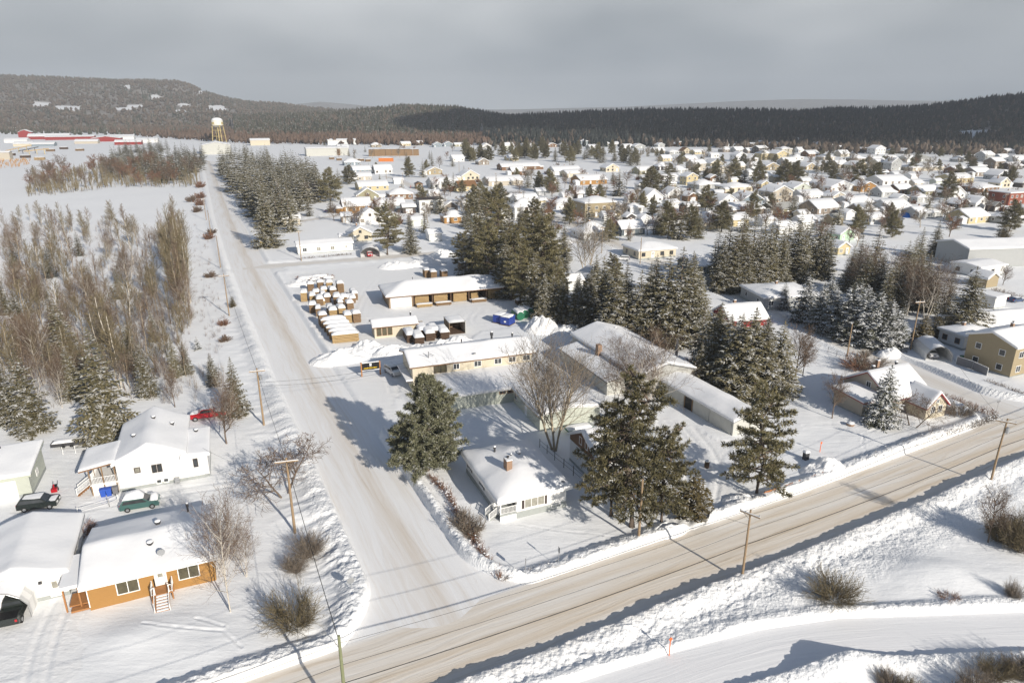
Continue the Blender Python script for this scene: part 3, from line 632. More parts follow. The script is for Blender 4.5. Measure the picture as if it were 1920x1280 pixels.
def hill(name, ridge, D0, D1, tree=9, clear=(), back=900, rough=0.18, seed=0):
    us = np.array([q[0] for q in ridge], float); vsv = np.array([q[1] for q in ridge], float)
    nu, nd = 260, 46
    U = np.linspace(us[0], us[-1], nu); zr = np.array([zat(v, D1) for v in np.interp(U, us, vsv)]) - tree
    zr = np.maximum(zr, 0)
    D = np.concatenate([np.linspace(D0, D1, nd), np.linspace(D1, D1 + back, 8)[1:]])
    UU, DD = np.meshgrid(U, D, indexing='ij'); ZR = zr[:, None] * np.ones_like(DD)
    k = np.where(DD <= D1, sst(D0, D1, DD) * 0.55 + 0.45 * np.clip((DD - D0) / (D1 - D0), 0, 1), 1 - 0.8 * sst(D1, D1 + back, DD))
    X = (UU - 960) / F_PX * TAN * DD
    ed = np.minimum(1, np.minimum(UU - us[0], us[-1] - UU) / 60 + 0.02)
    Z = ZR * k * (1 + rough * 2 * (fbm(X * 0.0022, DD * 0.0022, 4, seed) - 0.5) * np.sin(np.pi * np.clip((DD - D0) / (D1 - D0), 0, 1))) - 1.2 * (1 - sst(D0, D0 + 120, DD))
    V = np.stack([X.ravel(), DD.ravel(), Z.ravel()], 1); nr, nc = X.shape
    i = np.arange(nr * nc).reshape(nr, nc)
    F = np.stack([i[:-1, :-1].ravel(), i[1:, :-1].ravel(), i[1:, 1:].ravel(), i[:-1, 1:].ravel()], 1)
    me = np_mesh(name, V, F, 'hill_floor', True)
    px = 960 + F_PX * X / (DD * _c - (Z - CAM_H) * _s); py = 640 - F_PX * (DD * _s + (Z - CAM_H) * _c) / (DD * _c - (Z - CAM_H) * _s)
    br = np.ones(px.shape)
    for (cx, cy_, rx, ry) in clear: br = np.where(((px - cx) / rx) ** 2 + ((py - cy_) / ry) ** 2 + 0.9 * (fbm(X * 0.02, DD * 0.02, 3, 3) - 0.5) < 1, 0.0, br)
    a = me.attributes.new('brush', 'FLOAT', 'POINT'); a.data.foreach_set('value', br.ravel().astype(np.float32))
    tag(link(name, me), kind='structure')
    def sample(n, dpow=1.0, lo=0.0):
        uu = rng.uniform(us[0] + 5, us[-1] - 5, n); dd = D0 + (D1 - D0) * (lo + (1.02 - lo) * rng.random(n) ** dpow)
        fi = (uu - us[0]) / (us[-1] - us[0]) * (nu - 1); fj = np.interp(dd, D, np.arange(len(D)))
        i0 = np.clip(fi.astype(int), 0, nu - 2); j0 = np.clip(fj.astype(int), 0, len(D) - 2); a_ = fi - i0; b_ = fj - j0
        z = Z[i0, j0] * (1 - a_) * (1 - b_) + Z[i0 + 1, j0] * a_ * (1 - b_) + Z[i0, j0 + 1] * (1 - a_) * b_ + Z[i0 + 1, j0 + 1] * a_ * b_
        x = (uu - 960) / F_PX * TAN * dd
        keep = np.ones(n, bool)
        pu = 960 + F_PX * x / (dd * _c - (z - CAM_H) * _s); pv = 640 - F_PX * (dd * _s + (z - CAM_H) * _c) / (dd * _c - (z - CAM_H) * _s)
        for (cx, cy_, rx, ry) in clear: keep &= ((pu - cx) / rx) ** 2 + ((pv - cy_) / ry) ** 2 > 0.8
        return np.stack([x, dd, z], 1)[keep], pu[keep]
    return sample
def hs(n, a, b_): return rng.uniform(a, b_, n)
# left hill
CL = [(80, 195, 18.9, 5.1), (125, 203, 32.4, 5.1), (240, 163, 6.8, 3.6), (292, 183, 10.8, 5.8), (235, 205, 24.3, 3.6), (252, 199, 18.9, 3.6), (345, 197, 10.8, 3.6), (378, 173, 9.5, 3.2), (405, 202, 18.9, 4.3), (418, 207, 13.5, 3.6), (340, 209, 13.5, 3.2)]
s = hill('hills', [(-420, 150), (-200, 142), (0, 139), (60, 140), (150, 144), (230, 148), (290, 148), (340, 150), (362, 156), (385, 168), (420, 180), (460, 188), (520, 191), (580, 199), (660, 206), (760, 212)], 1650, 3100, 9, CL, seed=3)
p_, u_ = s(9500, 0.9); n = len(p_); VF1 = [cones(p_, hs(n, 5, 13), hs(n, 3, 5.5), 0.45, 5)]
stuff('hill_woods', VF1, 'far_bare', 'grey brown leafless woods covering the long left hill', 'woods')
p_, u_ = s(5200, 0.8); n = len(p_)
dk = fbm(p_[:, 0] * .0035, p_[:, 1] * .0035, 3, 31) > .46; p_ = p_[dk | (rng.random(n) < .25)]; n = len(p_)
stuff('hill_spruces', [cones(p_, hs(n, 9, 15), hs(n, 2.0, 3.6), 0.1, 5)], 'far_spruce', 'scattered dark spruces among the leafless woods of the left hill', 'woods')
s = hill('hill', [(430, 214), (560, 208), (640, 204), (700, 199), (760, 193), (800, 195), (860, 197), (900, 204), (940, 211), (1000, 215)], 1250, 1900, 13, [], seed=5)
p_, u_ = s(5200, 0.8); n = len(p_)
stuff('knoll_spruces', [cones(p_, hs(n, 6, 15) + 3 * fbm(p_[:, 0] * .01, p_[:, 1] * .01, 3, 2), hs(n, 1.6, 3.4), 0.12, 6)], 'far_spruce', 'mixed spruce wood on the low knoll in the middle distance', 'woods')
p_, u_ = s(1800, 0.8); n = len(p_)
stuff('knoll_woods', [cones(p_, hs(n, 8, 13), hs(n, 2.5, 4), 0.45, 5)], 'far_bare', 'leafless trees mixed into the knoll in the middle distance', 'woods')
s = hill('hill', [(900, 214), (960, 213), (1000, 210), (1060, 208), (1100, 206), (1200, 202), (1300, 201), (1400, 202), (1500, 204), (1560, 200), (1640, 199), (1700, 197), (1740, 194), (1800, 186), (1850, 179), (1920, 172), (2100, 160), (2300, 158)], 950, 1750, 12, [(1830, 252, 40, 8)], seed=8)
p_, u_ = s(10500, 0.85); n = len(p_)
stuff('ridge_spruces', [cones(p_, hs(n, 6, 15) + 3 * fbm(p_[:, 0] * .01, p_[:, 1] * .01, 3, 2), hs(n, 1.6, 3.6), 0.12, 6)], 'far_spruce_shade', 'spruce forest on the long right ridge, cloud shade in its dark colour', 'forest')
p_, u_ = s(1500, 1.3); n = len(p_)
stuff('ridge_woods', [cones(p_, hs(n, 8, 13), hs(n, 2.2, 3.6), 0.45, 5)], 'far_bare', 'bare trees at the foot of the dark right ridge', 'woods')
hill('far_hills', [(900, 206), (980, 205), (1180, 200), (1280, 195), (1400, 189), (1500, 186), (1600, 187), (1700, 189), (1800, 190), (2000, 194), (2300, 199)], 5200, 6800, 0, seed=12)
hill('far_hills', [(380, 204), (520, 198), (570, 194), (600, 191), (640, 194), (700, 200), (860, 205), (960, 207)], 5200, 6800, 0, seed=14)

def px_points(poly, n, seed=1):
    """n random ground points inside a surveyed outline, spread evenly over the view of it"""
    us = [q[0] for q in poly]; vs_ = [q[1] for q in poly]; r_ = np.random.default_rng(seed); out = []
    while len(out) < n:
        u = r_.uniform(min(us), max(us), 400); v = r_.uniform(min(vs_), max(vs_), 400)
        k = inpoly(u, v, poly); out += [P(a_, b_) for a_, b_ in zip(u[k], v[k])]
    return out[:n]
def flat(pts): return np.array([(x, y, 0.0) for x, y in pts])
# leafless valley woods beyond the town
def wood(name, poly, n, seed, mat, label, h=(9, 14), zr=0.45, r=(2.2, 3.6), sp=True):
    q = flat(px_points(poly, n, seed)); k = len(q); VF = [cones(q, hs(k, *h), hs(k, *r), zr, 6)]
    if sp: VF.append(spikes(q, hs(k, h[0], h[1] + 1), hs(k, *r), 8, .6))
    stuff(name, VF, mat, label, 'woods')
wood('valley_wood', [(200, 252), (400, 266), (480, 270), (640, 272), (900, 274), (1000, 268), (960, 246), (640, 246), (230, 243)], 2600, 3, 'far_bare_red', 'russet brown leafless wood behind the water tower', (5, 14), 0.45, (2.2, 4.5))
wood('valley_woods', [(-60, 250), (230, 250), (640, 250), (1000, 252), (1000, 240), (-60, 236)], 2600, 4, 'far_bare', 'grey leafless wood at the foot of the hills')
wood('valley_spruces', [(-60, 252), (640, 258), (1000, 266), (1000, 236), (-60, 235)], 1500, 5, 'far_spruce', 'spruces scattered through the wood at the foot of the hills', (10, 15), 0.1, (1.8, 3), False)
wood('town_edge_wood', [(1000, 268), (1300, 276), (1550, 288), (1700, 290), (1920, 294), (2000, 262), (1500, 256), (1000, 246)], 1500, 6, 'far_bare', 'leafless wood along the far edge of town', (4, 13), 0.45, (2.2, 4.5))
wood('town_edge_spruces', [(1000, 264), (1300, 270), (1700, 284), (2000, 288), (2000, 256), (1000, 242)], 1300, 7, 'far_spruce_shade', 'dark spruces along the far edge of town', (8, 14), 0.1, (1.8, 3), False)
# ------------------------------------------------------------------ buildings
GRID = math.radians(22.0)
def roof_fn(kind, w, d, h, rise):
    if kind == 'gx': return lambda x, y: h + rise * (1 - abs(2 * y / d - 1))          # ridge along the front
    if kind == 'gy': return lambda x, y: h + rise * (1 - abs(2 * x / w - 1))          # gable to the front
    if kind == 'hip':
        m_ = min(w, d) / 2
        return lambda x, y: h + rise * min(min(x, w - x) / m_, min(y, d - y) / m_, 1.0)
    if kind == 'shed': return lambda x, y: h + rise * y / d
    if kind == 'shedx': return lambda x, y: h + rise * x / w
    return lambda x, y: h + 0.0 * x
def spans(a, b_, mids, fine):
    s_ = [a, a + 0.06, a + 0.2, a + 0.5, b_ - 0.5, b_ - 0.2, b_ - 0.06, b_] if fine else [a, a + 0.15, a + 0.5, b_ - 0.5, b_ - 0.15, b_]
    n = max(2, int((b_ - a) / (1.0 if fine else 3.0)))
    s_ += [a + 0.5 + (b_ - a - 1.0) * i / n for i in range(1, n)] + list(mids)
    s_ = sorted(set(round(x, 3) for x in s_)); out = [s_[0]]
    for x in s_[1:]:
        if x - out[-1] > 0.03: out.append(x)
    return out
def roof_parts(t, kind, w, d, h, rise, ov, snow, mat, fine, seed=0, x0=0, y0=0, smat='roof_snow'):
    fn = roof_fn(kind, w, d, h, rise); m_ = min(w, d) / 2
    xs = spans(-ov, w + ov, [w / 2] if kind == 'gy' else ([m_, w - m_] if kind == 'hip' else []), fine)
    ys = spans(-ov, d + ov, [d / 2] if kind == 'gx' else ([m_, d - m_] if kind == 'hip' else []), fine)
    nx, ny = len(xs), len(ys)
    def grid(zf):
        V = [(x + x0, y + y0, zf(x, y)) for x in xs for y in ys]
        F = [(i * ny + j, (i + 1) * ny + j, (i + 1) * ny + j + 1, i * ny + j + 1) for i in range(nx - 1) for j in range(ny - 1)]
        return V, F
    edge = [i * ny for i in range(nx)] + [(nx - 1) * ny + j for j in range(1, ny)] + [i * ny + ny - 1 for i in range(nx - 2, -1, -1)] + [j for j in range(ny - 2, 0, -1)]
    def slab(zt, zb):
        V, F = grid(zt); Vb, Fb = grid(zb); n = len(V)
        F = F + [tuple(reversed([q + n for q in f])) for f in Fb]
        for a, b_ in zip(edge, edge[1:] + edge[:1]): F.append((b_, a, a + n, b_ + n))
        return MB().add(V + Vb, F)
    b_ = MB()
    # thin roof deck with fascia: outline only
    slab(lambda x, y: fn(x, y) + 0.02, lambda x, y: fn(x, y) - 0.16).build('roof', mat, t)
    if snow:
        def zt(x, y):
            e = min(x + ov, w + ov - x, y + ov, d + ov - y); k = max(0.0, min(1.0, (e + 0.02) / 0.38))
            nz = mnoise.noise(Vector((x * 0.35 + seed * 7.1, y * 0.35, seed)))
            nz2 = mnoise.noise(Vector((x * 1.3 + seed * 3.3, y * 1.3, seed + 4)))
            return fn(x, y) + 0.03 + snow * (0.35 + 0.65 * math.sqrt(max(0, 1 - (1 - k) ** 2))) * (1 + 0.42 * nz + 0.10 * nz2)
        o = slab(zt, lambda x, y: fn(x, y) + 0.022).build('snow_cover', smat, t, True)
    return fn
def wall_part(t, kind, w, d, h, rise, mat, base=0.35, x0=0, y0=0, side_mat=None, name='wall'):
    fn = roof_fn(kind, w, d, h, rise); mb = MB()
    def side(pts, mi=0):
        V = []; F = []
        for (x, y) in pts: V += [(x + x0, y + y0, -0.5), (x + x0, y + y0, fn(x, y) - 0.1)]
        F = [(2 * i, 2 * i + 2, 2 * i + 3, 2 * i + 1) for i in range(len(pts) - 1)]
        mb.add(V, F, mi)
    mx_ = [w / 2] if kind == 'gy' else []; my_ = [d / 2] if kind == 'gx' else []
    side([(x, 0) for x in [0] + mx_ + [w]]); side([(w, y) for y in [0] + my_ + [d]])
    side([(x, d) for x in [w] + mx_ + [0]]); side([(0, y) for y in [d] + my_ + [0]])
    o = mb.build(name, mat, t)
    if base:
        f = MB(); q = 0.025
        f.box(x0 - q, x0 + w + q, y0 - q, y0 + d + q, -0.55, base).build('foundation', 'concrete', t)
    return o
def face_xf(face, w, d, x0=0, y0=0):
    """maps (s along the face seen from outside, z, out) to local coordinates"""
    return {'f': lambda s_, z, o: (x0 + s_, y0 - o, z), 'b': lambda s_, z, o: (x0 + w - s_, y0 + d + o, z),
            'l': lambda s_, z, o: (x0 - o, y0 + d - s_, z), 'r': lambda s_, z, o: (x0 + w + o, y0 + s_, z)}[face]
def fbox(mb, xf, s0, s1, z0, z1, o0, o1, mi=0):
    c = [xf(s_, z, o) for o in (o0, o1) for z in (z0, z1) for s_ in (s0, s1)]
    return mb.add(c, [(0, 1, 3, 2), (4, 6, 7, 5), (0, 4, 5, 1), (2, 3, 7, 6), (0, 2, 6, 4), (1, 5, 7, 3)], mi)
def window(t, xf, s_, z, ww, hh, frame='white_paint', pane='glass', bars=1, fine=True, shutters=None):
    a, b_ = s_ - ww / 2, s_ + ww / 2; q = 0.09 if fine else 0.13
    mb = MB()
    fbox(mb, xf, a - q, a, z - q, z + hh + q, -0.02, 0.06); fbox(mb, xf, b_, b_ + q, z - q, z + hh + q, -0.02, 0.06)
    fbox(mb, xf, a, b_, z - q, z, -0.02, 0.075); fbox(mb, xf, a, b_, z + hh, z + hh + q, -0.02, 0.06)
    for i in range(bars):
        x = a + ww * (i + 1) / (bars + 1); fbox(mb, xf, x - 0.035, x + 0.035, z, z + hh, -0.02, 0.05)
    o = mb.build('window', frame, t)
    fbox(MB(), xf, a, b_, z, z + hh, -0.03, 0.02).build('pane', pane, o)
    if shutters:
        for x in (a - q - 0.32, b_ + q): fbox(MB(), xf, x, x + 0.32, z - q, z + hh + q, -0.01, 0.045).build('shutter', shutters, o)
    return o
def door(t, xf, s_, ww=0.95, hh=2.05, mat='white_paint', z=0.35, lite=True):
    mb = MB(); fbox(mb, xf, s_ - ww / 2 - 0.1, s_ + ww / 2 + 0.1, z, z + hh + 0.1, -0.02, 0.04)
    o = mb.build('door', mat, t)
    if lite: fbox(MB(), xf, s_ - ww * 0.25, s_ + ww * 0.25, z + hh * 0.5, z + hh * 0.88, 0.0, 0.055).build('pane', 'glass_curtain', o)
    fbox(MB(), xf, s_ + ww * 0.34, s_ + ww * 0.42, z + 1.0, z + 1.12, 0.02, 0.09).build('handle', 'metal', o)
    return o
def garage_door(t, xf, s_, ww, hh, mat='white_paint', z=0.0):
    o = None
    n = 4
    for i in range(n):
        q = fbox(MB(), xf, s_ - ww / 2, s_ + ww / 2, z + hh * i / n + 0.015, z + hh * (i + 1) / n - 0.015, -0.02, 0.045)
        o = q.build('door_panel', mat, t)
    return o
def chimney(t, x, y, z0, z1, a=0.7, b_=0.9, mat='chimney_brick'):
    o = MB().box(x - a / 2, x + a / 2, y - b_ / 2, y + b_ / 2, z0, z1).build('chimney', mat, t)
    MB().lathe([(0.12, 0), (0.12, 0.35), (0.2, 0.36), (0.2, 0.42)], 8, 0, (x, y, z1 - 0.02)).build('flue', 'metal_dark', o)
    MB().box(x - a / 2 - 0.03, x + a / 2 + 0.03, y - b_ / 2 - 0.03, y + b_ / 2 + 0.03, z1 + 0.004, z1 + 0.14).build('snow_cap', 'roof_snow', o)
    return o
def vent(t, x, y, z, r=0.22, hh=0.55, mat='metal_dark'):
    o = MB().lathe([(r * 0.7, -0.5), (r * 0.7, hh * 0.55), (r, hh * 0.56), (r, hh)], 10, 0, (x, y, z)).build('roof_vent', mat, t)
    MB().lathe([(r * 0.98, 0), (r * 0.9, 0.12), (r * 0.45, 0.18)], 10, 0, (x, y, z + hh + 0.003)).build('snow_cap', 'roof_snow', o, True)
    return o
def house(name, corner, yaw, w, d, h, rise, kind, wall, label, cat='house', ov=0.45, snow=0.38, trim='white_paint', fine=True, group=None, base=0.35, seed=None, z=0.0):
    t = thing(name, (corner[0], corner[1], z), yaw, label, cat, group)
    wall_part(t, kind, w, d, h, rise, wall, base)
    roof_parts(t, kind, w, d, h, rise, ov, snow, trim, fine, seed if seed is not None else R.random() * 9)
    return t
def rail(t, pts, z0, z1, mat='white_paint', step=0.16):
    """railing: top and bottom bar, balusters"""
    mb = MB()
    for a, b_ in zip(pts[:-1], pts[1:]):
        a = Vector(a); b_ = Vector(b_); za, zb = Vector((0, 0, z0)), Vector((0, 0, z1))
        mb.bar(a + zb, b_ + zb, 0.07); mb.bar(a + za + Vector((0, 0, 0.1)), b_ + za + Vector((0, 0, 0.1)), 0.05)
        n = max(1, int((b_ - a).length / step))
        for i in range(n + 1):
            p = a + (b_ - a) * i / n; q = 0.05 if i not in (0, n) else 0.1
            mb.box(p.x - q / 2, p.x + q / 2, p.y - q / 2, p.y + q / 2, p.z + z0, p.z + z1 + (0.06 if q > 0.06 else 0))
    return mb.build('railing', mat, t)
def stairs(t, x0, x1, y_top, z_top, n, run, mat='wood_orange', dirn=-1):
    """steps down towards -y (dirn -1)"""
    mb = MB()
    for i in range(n):
        z = z_top * (n - i) / (n + 1); y = y_top + dirn * run * (i + 0.5)
        MB().box(x0, x1, y - run * 0.46, y + run * 0.46, z - 0.05, z).build('step', mat, t)
        MB().box(x0 + 0.05, x1 - 0.05, y - run * 0.4, y + run * 0.4, z + 0.003, z + 0.07).build('step_snow', 'roof_snow', t)
    for x in (x0 - 0.04, x1 + 0.04): MB().bar((x, y_top, z_top - 0.15), (x, y_top + dirn * run * n, 0.0), 0.06, 0.25).build('stringer', mat, t)

# --- orange bungalow, lower left
c0 = P(170, 1143)
t = house('bungalow', c0, math.radians(24), 11.8, 10.2, 3.0, 1.2, 'gx', 'wall_orange', 'orange sided bungalow with a snowy roof and white framed windows at the lower left', ov=0.55, snow=0.42, base=0)
xf = face_xf('f', 11.8, 10.2)
window(t, xf, 3.6, 1.05, 1.9, 1.35, bars=1, pane='glass_reflect_tint'); window(t, xf, 9.3, 1.05, 1.9, 1.35, bars=1, pane='glass_reflect_tint')
door(t, xf, 6.65, z=0.95, hh=2.0)
MB().box(-0.03, 0.06, -0.03, 0.06, 0.3, 2.85).build('corner_board', 'white_paint', t)
MB().box(5.7, 7.7, -1.5, -0.05, 0.78, 0.92).build('deck', 'wood_orange', t)
for x in (5.75, 7.65):
    for y in (-1.45, -0.2): MB().box(x - 0.06, x + 0.06, y - 0.06, y + 0.06, -0.3, 0.78).build('deck_post', 'wood_orange', t)
stairs(t, 6.1, 7.3, -1.5, 0.9, 6, 0.3)
rail(t, [(5.75, -0.15, 0.9), (5.75, -1.45, 0.9), (6.05, -1.45, 0.9)], 0, 0.85); rail(t, [(7.65, -0.15, 0.9), (7.65, -1.45, 0.9), (7.35, -1.45, 0.9)], 0, 0.85)
for x in (6.02, 7.38): MB().bar((x, -1.5, 1.7), (x, -3.3, 0.75), 0.06).box(x - .04, x + .04, -3.3, -3.2, -0.1, 0.8).build('handrail', 'white_paint', t)
for (x, y) in ((5.9, 3.0), (6.5, 6.8)): vent(t, x, y, 3.0 + 1.2 * (1 - abs(2 * y / 10.2 - 1)) + 0.35, 0.33, 0.42)
vent(t, 9.5, 9.0, 3.85, 0.16, 0.95)
fr = MB(); fr.tube([(7.0, 1.05, 3.3), (7.0, 1.05, 4.15)], [0.04, 0.04], 6)
o = fr.build('antenna_mast', 'metal', t)
mb = MB(); q = []
for k in range(16): a = 2 * math.pi * k / 16; q.append((7.0 + 0.38 * math.cos(a), 4.2 + 0.38 * math.sin(a)))
mb.prism(q, 'y', 0.92, 1.0).build('satellite_dish', 'metal', t)
MB().bar((6.0, -0.05, 0.8), (6.0, -0.12, 1.9), 0.1).build('lantern_bracket', 'black', t)
xl = face_xf('l', 11.8, 10.2)
window(t, xl, 3.0, 1.1, 1.1, 1.1); window(t, xl, 7.4, 1.1, 1.1, 1.1)
# covered side entry between house and garage
MB().box(-2.3, -0.62, 0.6, 6.2, 2.55, 2.68).build('canopy_roof', 'white_paint', t)
MB().box(-2.35, -0.62, 0.55, 6.25, 2.684, 2.95).build('canopy_snow', 'roof_snow', t)
for x in (-2.2, -0.9): MB().box(x, x + 0.15, 0.7, 0.85, -0.3, 2.55).build('canopy_post', 'wood_orange', t)
MB().box(-1.9, -0.1, 0.9, 3.0, 0.25, 0.4).build('side_step', 'wood_orange', t)
MB().box(-1.7, -0.1, 0.2, 0.88, 0.0, 0.2).build('side_step', 'wood_orange', t)
# --- white garage beside it
c1 = P(-18, 1150)
t = house('garage', (c0[0] - 2.7 - 9.6 * math.cos(math.radians(24)) - 2.6 * math.sin(math.radians(24)) * 0, c0[1] - 9.6 * math.sin(math.radians(24)) + 2.9), math.radians(24), 8.6, 10.8, 2.8, 1.3, 'gy', 'wall_white', 'white garage with a smooth snowy roof beside the orange bungalow', 'garage', ov=0.5, snow=0.45)
xf = face_xf('f', 8.6, 10.8); door(t, xf, 7.5, z=0.1); fbox(MB(), xf, 6.2, 6.5, 2.0, 2.25, 0, 0.2).build('wall_lamp', 'metal_dark', t)
garage_door(t, xf, 3.2, 4.2, 2.3)
xr = face_xf('r', 8.6, 10.8)
# --- shelter of white fabric over the pickup
def shelter(corner, yaw, w, d, h, label, closed=False):
    t = thing('car_shelter', (corner[0], corner[1], 0), yaw, label, 'shelter')
    prof = [(0, -0.3), (0.05, h * 0.45), (w * 0.12, h * 0.72), (w * 0.3, h * 0.92), (w * 0.5, h), (w * 0.7, h * 0.92), (w * 0.88, h * 0.72), (w - 0.05, h * 0.45), (w, -0.3)]
    inner = [(x + (0.05 if x < w / 2 else -0.05 if x > w / 2 else 0), z - 0.05) for x, z in prof]
    mb = MB(); n = len(prof); ribs = 7
    for j in range(ribs):
        y0_, y1_ = d * j / ribs, d * (j + 1) / ribs; ym = (y0_ + y1_) / 2
        for i in range(n - 1):
            a, b_ = prof[i], prof[i + 1]; s_ = 0.06
            am = (w / 2 + (a[0] - w / 2) * (1 - s_ * .6), a[1] * (1 - s_ * .4)); bm = (w / 2 + (b_[0] - w / 2) * (1 - s_ * .6), b_[1] * (1 - s_ * .4))
            V = [(a[0], y0_, a[1]), (b_[0], y0_, b_[1]), (bm[0], ym, bm[1]), (am[0], ym, am[1]), (a[0], y1_, a[1]), (b_[0], y1_, b_[1])]
            mb.add(V, [(1, 0, 3, 2), (2, 3, 4, 5)])
    mb.build('cover', 'fabric_white', t)
    mb = MB(); mb.prism(prof, 'y', d - 0.02, d).build('back_panel', 'fabric_white', t)
    for j in (0, ribs): MB().tube([(x, d * j / ribs + (0.03 if j == 0 else -0.03), z) for x, z in inner], [0.03] * n, 5).build('frame_hoop', 'metal', t)
    V = []; F = []
    top = [p for p in prof if p[1] > h * 0.6]
    mb = MB(); m_ = 9
    for j in range(m_ + 1):
        for k, (x, z) in enumerate(top):
            e = 0.06 if k in (0, len(top) - 1) or j in (0, m_) else 0.2
            V.append((x, d * (0.01 + 0.98 * j / m_), z + 0.02 + e * (0.8 + 0.4 * R.random())))
    k_ = len(top)
    for j in range(m_):
        for k in range(k_ - 1): F.append((j * k_ + k, j * k_ + k + 1, (j + 1) * k_ + k + 1, (j + 1) * k_ + k))
    mb.add(V, F).build('snow_cover', 'roof_snow', t, True)
    return t
yaw24 = math.radians(24)
cg = P(-52, 1178); shelter(cg, math.radians(20), 5.0, 9.6, 3.3, 'white fabric car shelter over a black pickup at the left edge')

# --- white gabled house, left
c0 = P(226, 921)
yw = math.radians(22)
t = house('house', c0, yw, 8.1, 12.0, 4.2, 1.9, 'gy', 'wall_white', 'white gabled house with a raised side porch beside the left wood', ov=0.45, snow=0.42)
wall_part(t, 'shed', 2.9, 7.2, 3.5, 0.35, 'wall_white', 0.35, 8.08, 0.0, name='wing_wall'); roof_parts(t, 'shed', 2.9, 7.2, 3.5, 0.35, 0.4, 0.36, 'white_paint', True, 15, 8.08, 0.0)
xf = face_xf('f', 10.9, 12.0)
window(t, xf, 2.4, 2.4, 0.55, 0.6, bars=0, frame='dark_trim', pane='glass_curtain'); window(t, xf, 4.4, 2.0, 0.42, 1.0, bars=0, frame='dark_trim'); window(t, xf, 5.05, 2.0, 0.42, 1.0, bars=0, frame='dark_trim')
window(t, xf, 9.45, 1.8, 0.42, 1.1, bars=0, frame='dark_trim'); window(t, xf, 4.7, 0.25, 0.5, 0.5, bars=0, frame='white_paint'); window(t, xf, 5.55, 0.25, 0.5, 0.5, bars=0, frame='white_paint')
fbox(MB(), xf, 6.6, 7.2, 0.1, 0.75, 0.15, 0.55).build('heat_pump', 'metal', t)
for (x, y) in ((4.3, 8.0), (6.6, 7.4), (2.0, 4.5)): vent(t, x, y, 4.2 + 1.9 * (1 - abs(2 * x / 8.1 - 1)) + 0.33, 0.28, 0.4)
vent(t, 9.6, 6.2, 4.1, 0.28, 0.4)
# porch on its left side
MB().box(-3.3, -0.03, 0.2, 5.5, 1.35, 1.5).build('porch_deck', 'white_paint', t)
for x in (-3.2, -1.7, -0.25): MB().box(x - 0.07, x + 0.07, 0.25, 0.39, -0.4, 4.1).build('porch_post', 'wood_old', t)
for y in (2.9, 5.4): MB().box(-3.27, -3.13, y - 0.07, y + 0.07, -0.4, 4.1).build('porch_post', 'wood_old', t)
rail(t, [(-3.2, 0.3, 1.5), (-0.2, 0.3, 1.5)], 0, 0.95); rail(t, [(-3.2, 5.4, 1.5), (-3.2, 1.8, 1.5)], 0, 0.95)
roof_parts(t, 'shedx', 3.7, 6.0, 3.95, 0.5, 0.25, 0.34, 'brown_trim', True, 3, x0=-3.9, y0=-0.1)
MB().box(-3.25, -0.05, 0.35, 0.45, -0.4, 1.3).build('porch_skirt', 'white_paint', t)
for i in range(6): MB().box(-3.3 - 0.28 * (i + 1), -3.3 - 0.28 * i, 0.5, 1.7, 1.3 - 0.2 * (i + 1), 1.36 - 0.2 * (i + 1)).build('step', 'wood_orange', t)
rail(t, [(-3.3, 0.5, 1.5), (-5.0, 0.5, 0.3)], 0, 0.9); rail(t, [(-3.3, 1.7, 1.5), (-5.0, 1.7, 0.3)], 0, 0.9)
xl = face_xf('l', 8.1, 12.0); door(t, xl, 9.5, z=1.5); window(t, xl, 7.5, 2.2, 1.2, 1.1)
def loc2w(o, x, y):
    c, s_ = math.cos(o.rotation_euler.z), math.sin(o.rotation_euler.z); return (o.location.x + c * x - s_ * y, o.location.y + s_ * x + c * y)
WH = t
def bin_(p, yaw, mat, label):
    t = thing('wheelie_bin', (p[0], p[1], 0), yaw, label, 'bin')
    MB().add([(-.26, -.3, 0), (.26, -.3, 0), (.26, .3, 0), (-.26, .3, 0), (-.32, -.38, 1.0), (.32, -.38, 1.0), (.32, .38, 1.0), (-.32, .38, 1.0)], [(0, 3, 2, 1), (4, 5, 6, 7), (0, 1, 5, 4), (1, 2, 6, 5), (2, 3, 7, 6), (3, 0, 4, 7)]).build('body', mat, t)
    MB().prism([(-.4, 1.0), (.42, 1.0), (.38, 1.08), (0, 1.13), (-.38, 1.08)], 'x', -.34, .34).build('lid', mat, t)
    for x in (-.3, .3): MB().tube([(x - .03, .3, .1), (x + .03, .3, .1)], [.1, .1], 8).build('wheel', 'rubber', t)
bin_(loc2w(WH, -1.2, -0.45), yw, 'bin_blue', 'blue wheelie bin under the porch of the white gabled house, beside a grey one')
bin_(loc2w(WH, -1.9, -0.4), yw + 0.1, 'bin_blue', 'blue wheelie bin nearer the stairs below the white porch')
bin_(loc2w(WH, -0.45, -0.4), yw, 'fence_grey', 'dark grey wheelie bin below the porch of the white gabled house')
# --- grey garage, far left
c0 = P(-140, 962)
t = house('garage', c0, math.radians(22), 11.5, 7.6, 3.1, 0.9, 'shed', 'wall_palegreen', 'pale garage with a wide white door at the left edge', 'garage', ov=0.4, snow=0.4, trim='tin_green')
xf = face_xf('f', 11.5, 7.6); garage_door(t, xf, 8.2, 3.6, 2.5); vent(t, 7.0, 7.0, 3.9, 0.18, 0.7)
xr = face_xf('r', 11.5, 7.6); window(t, xr, 3.6, 1.2, 0.8, 0.8); GARL = t

# --- white bungalow at the crossing
yb = math.radians(22.5)
cpx = P(938, 977); UB = (math.cos(yb), math.sin(yb)); VB = (-math.sin(yb), math.cos(yb))
WB, DB = 9.0, 12.8
t = thing('bungalow', (cpx[0], cpx[1], 0), yb, 'white bungalow with a brick chimney and corner porch at the road junction', 'house')
BUNG = t
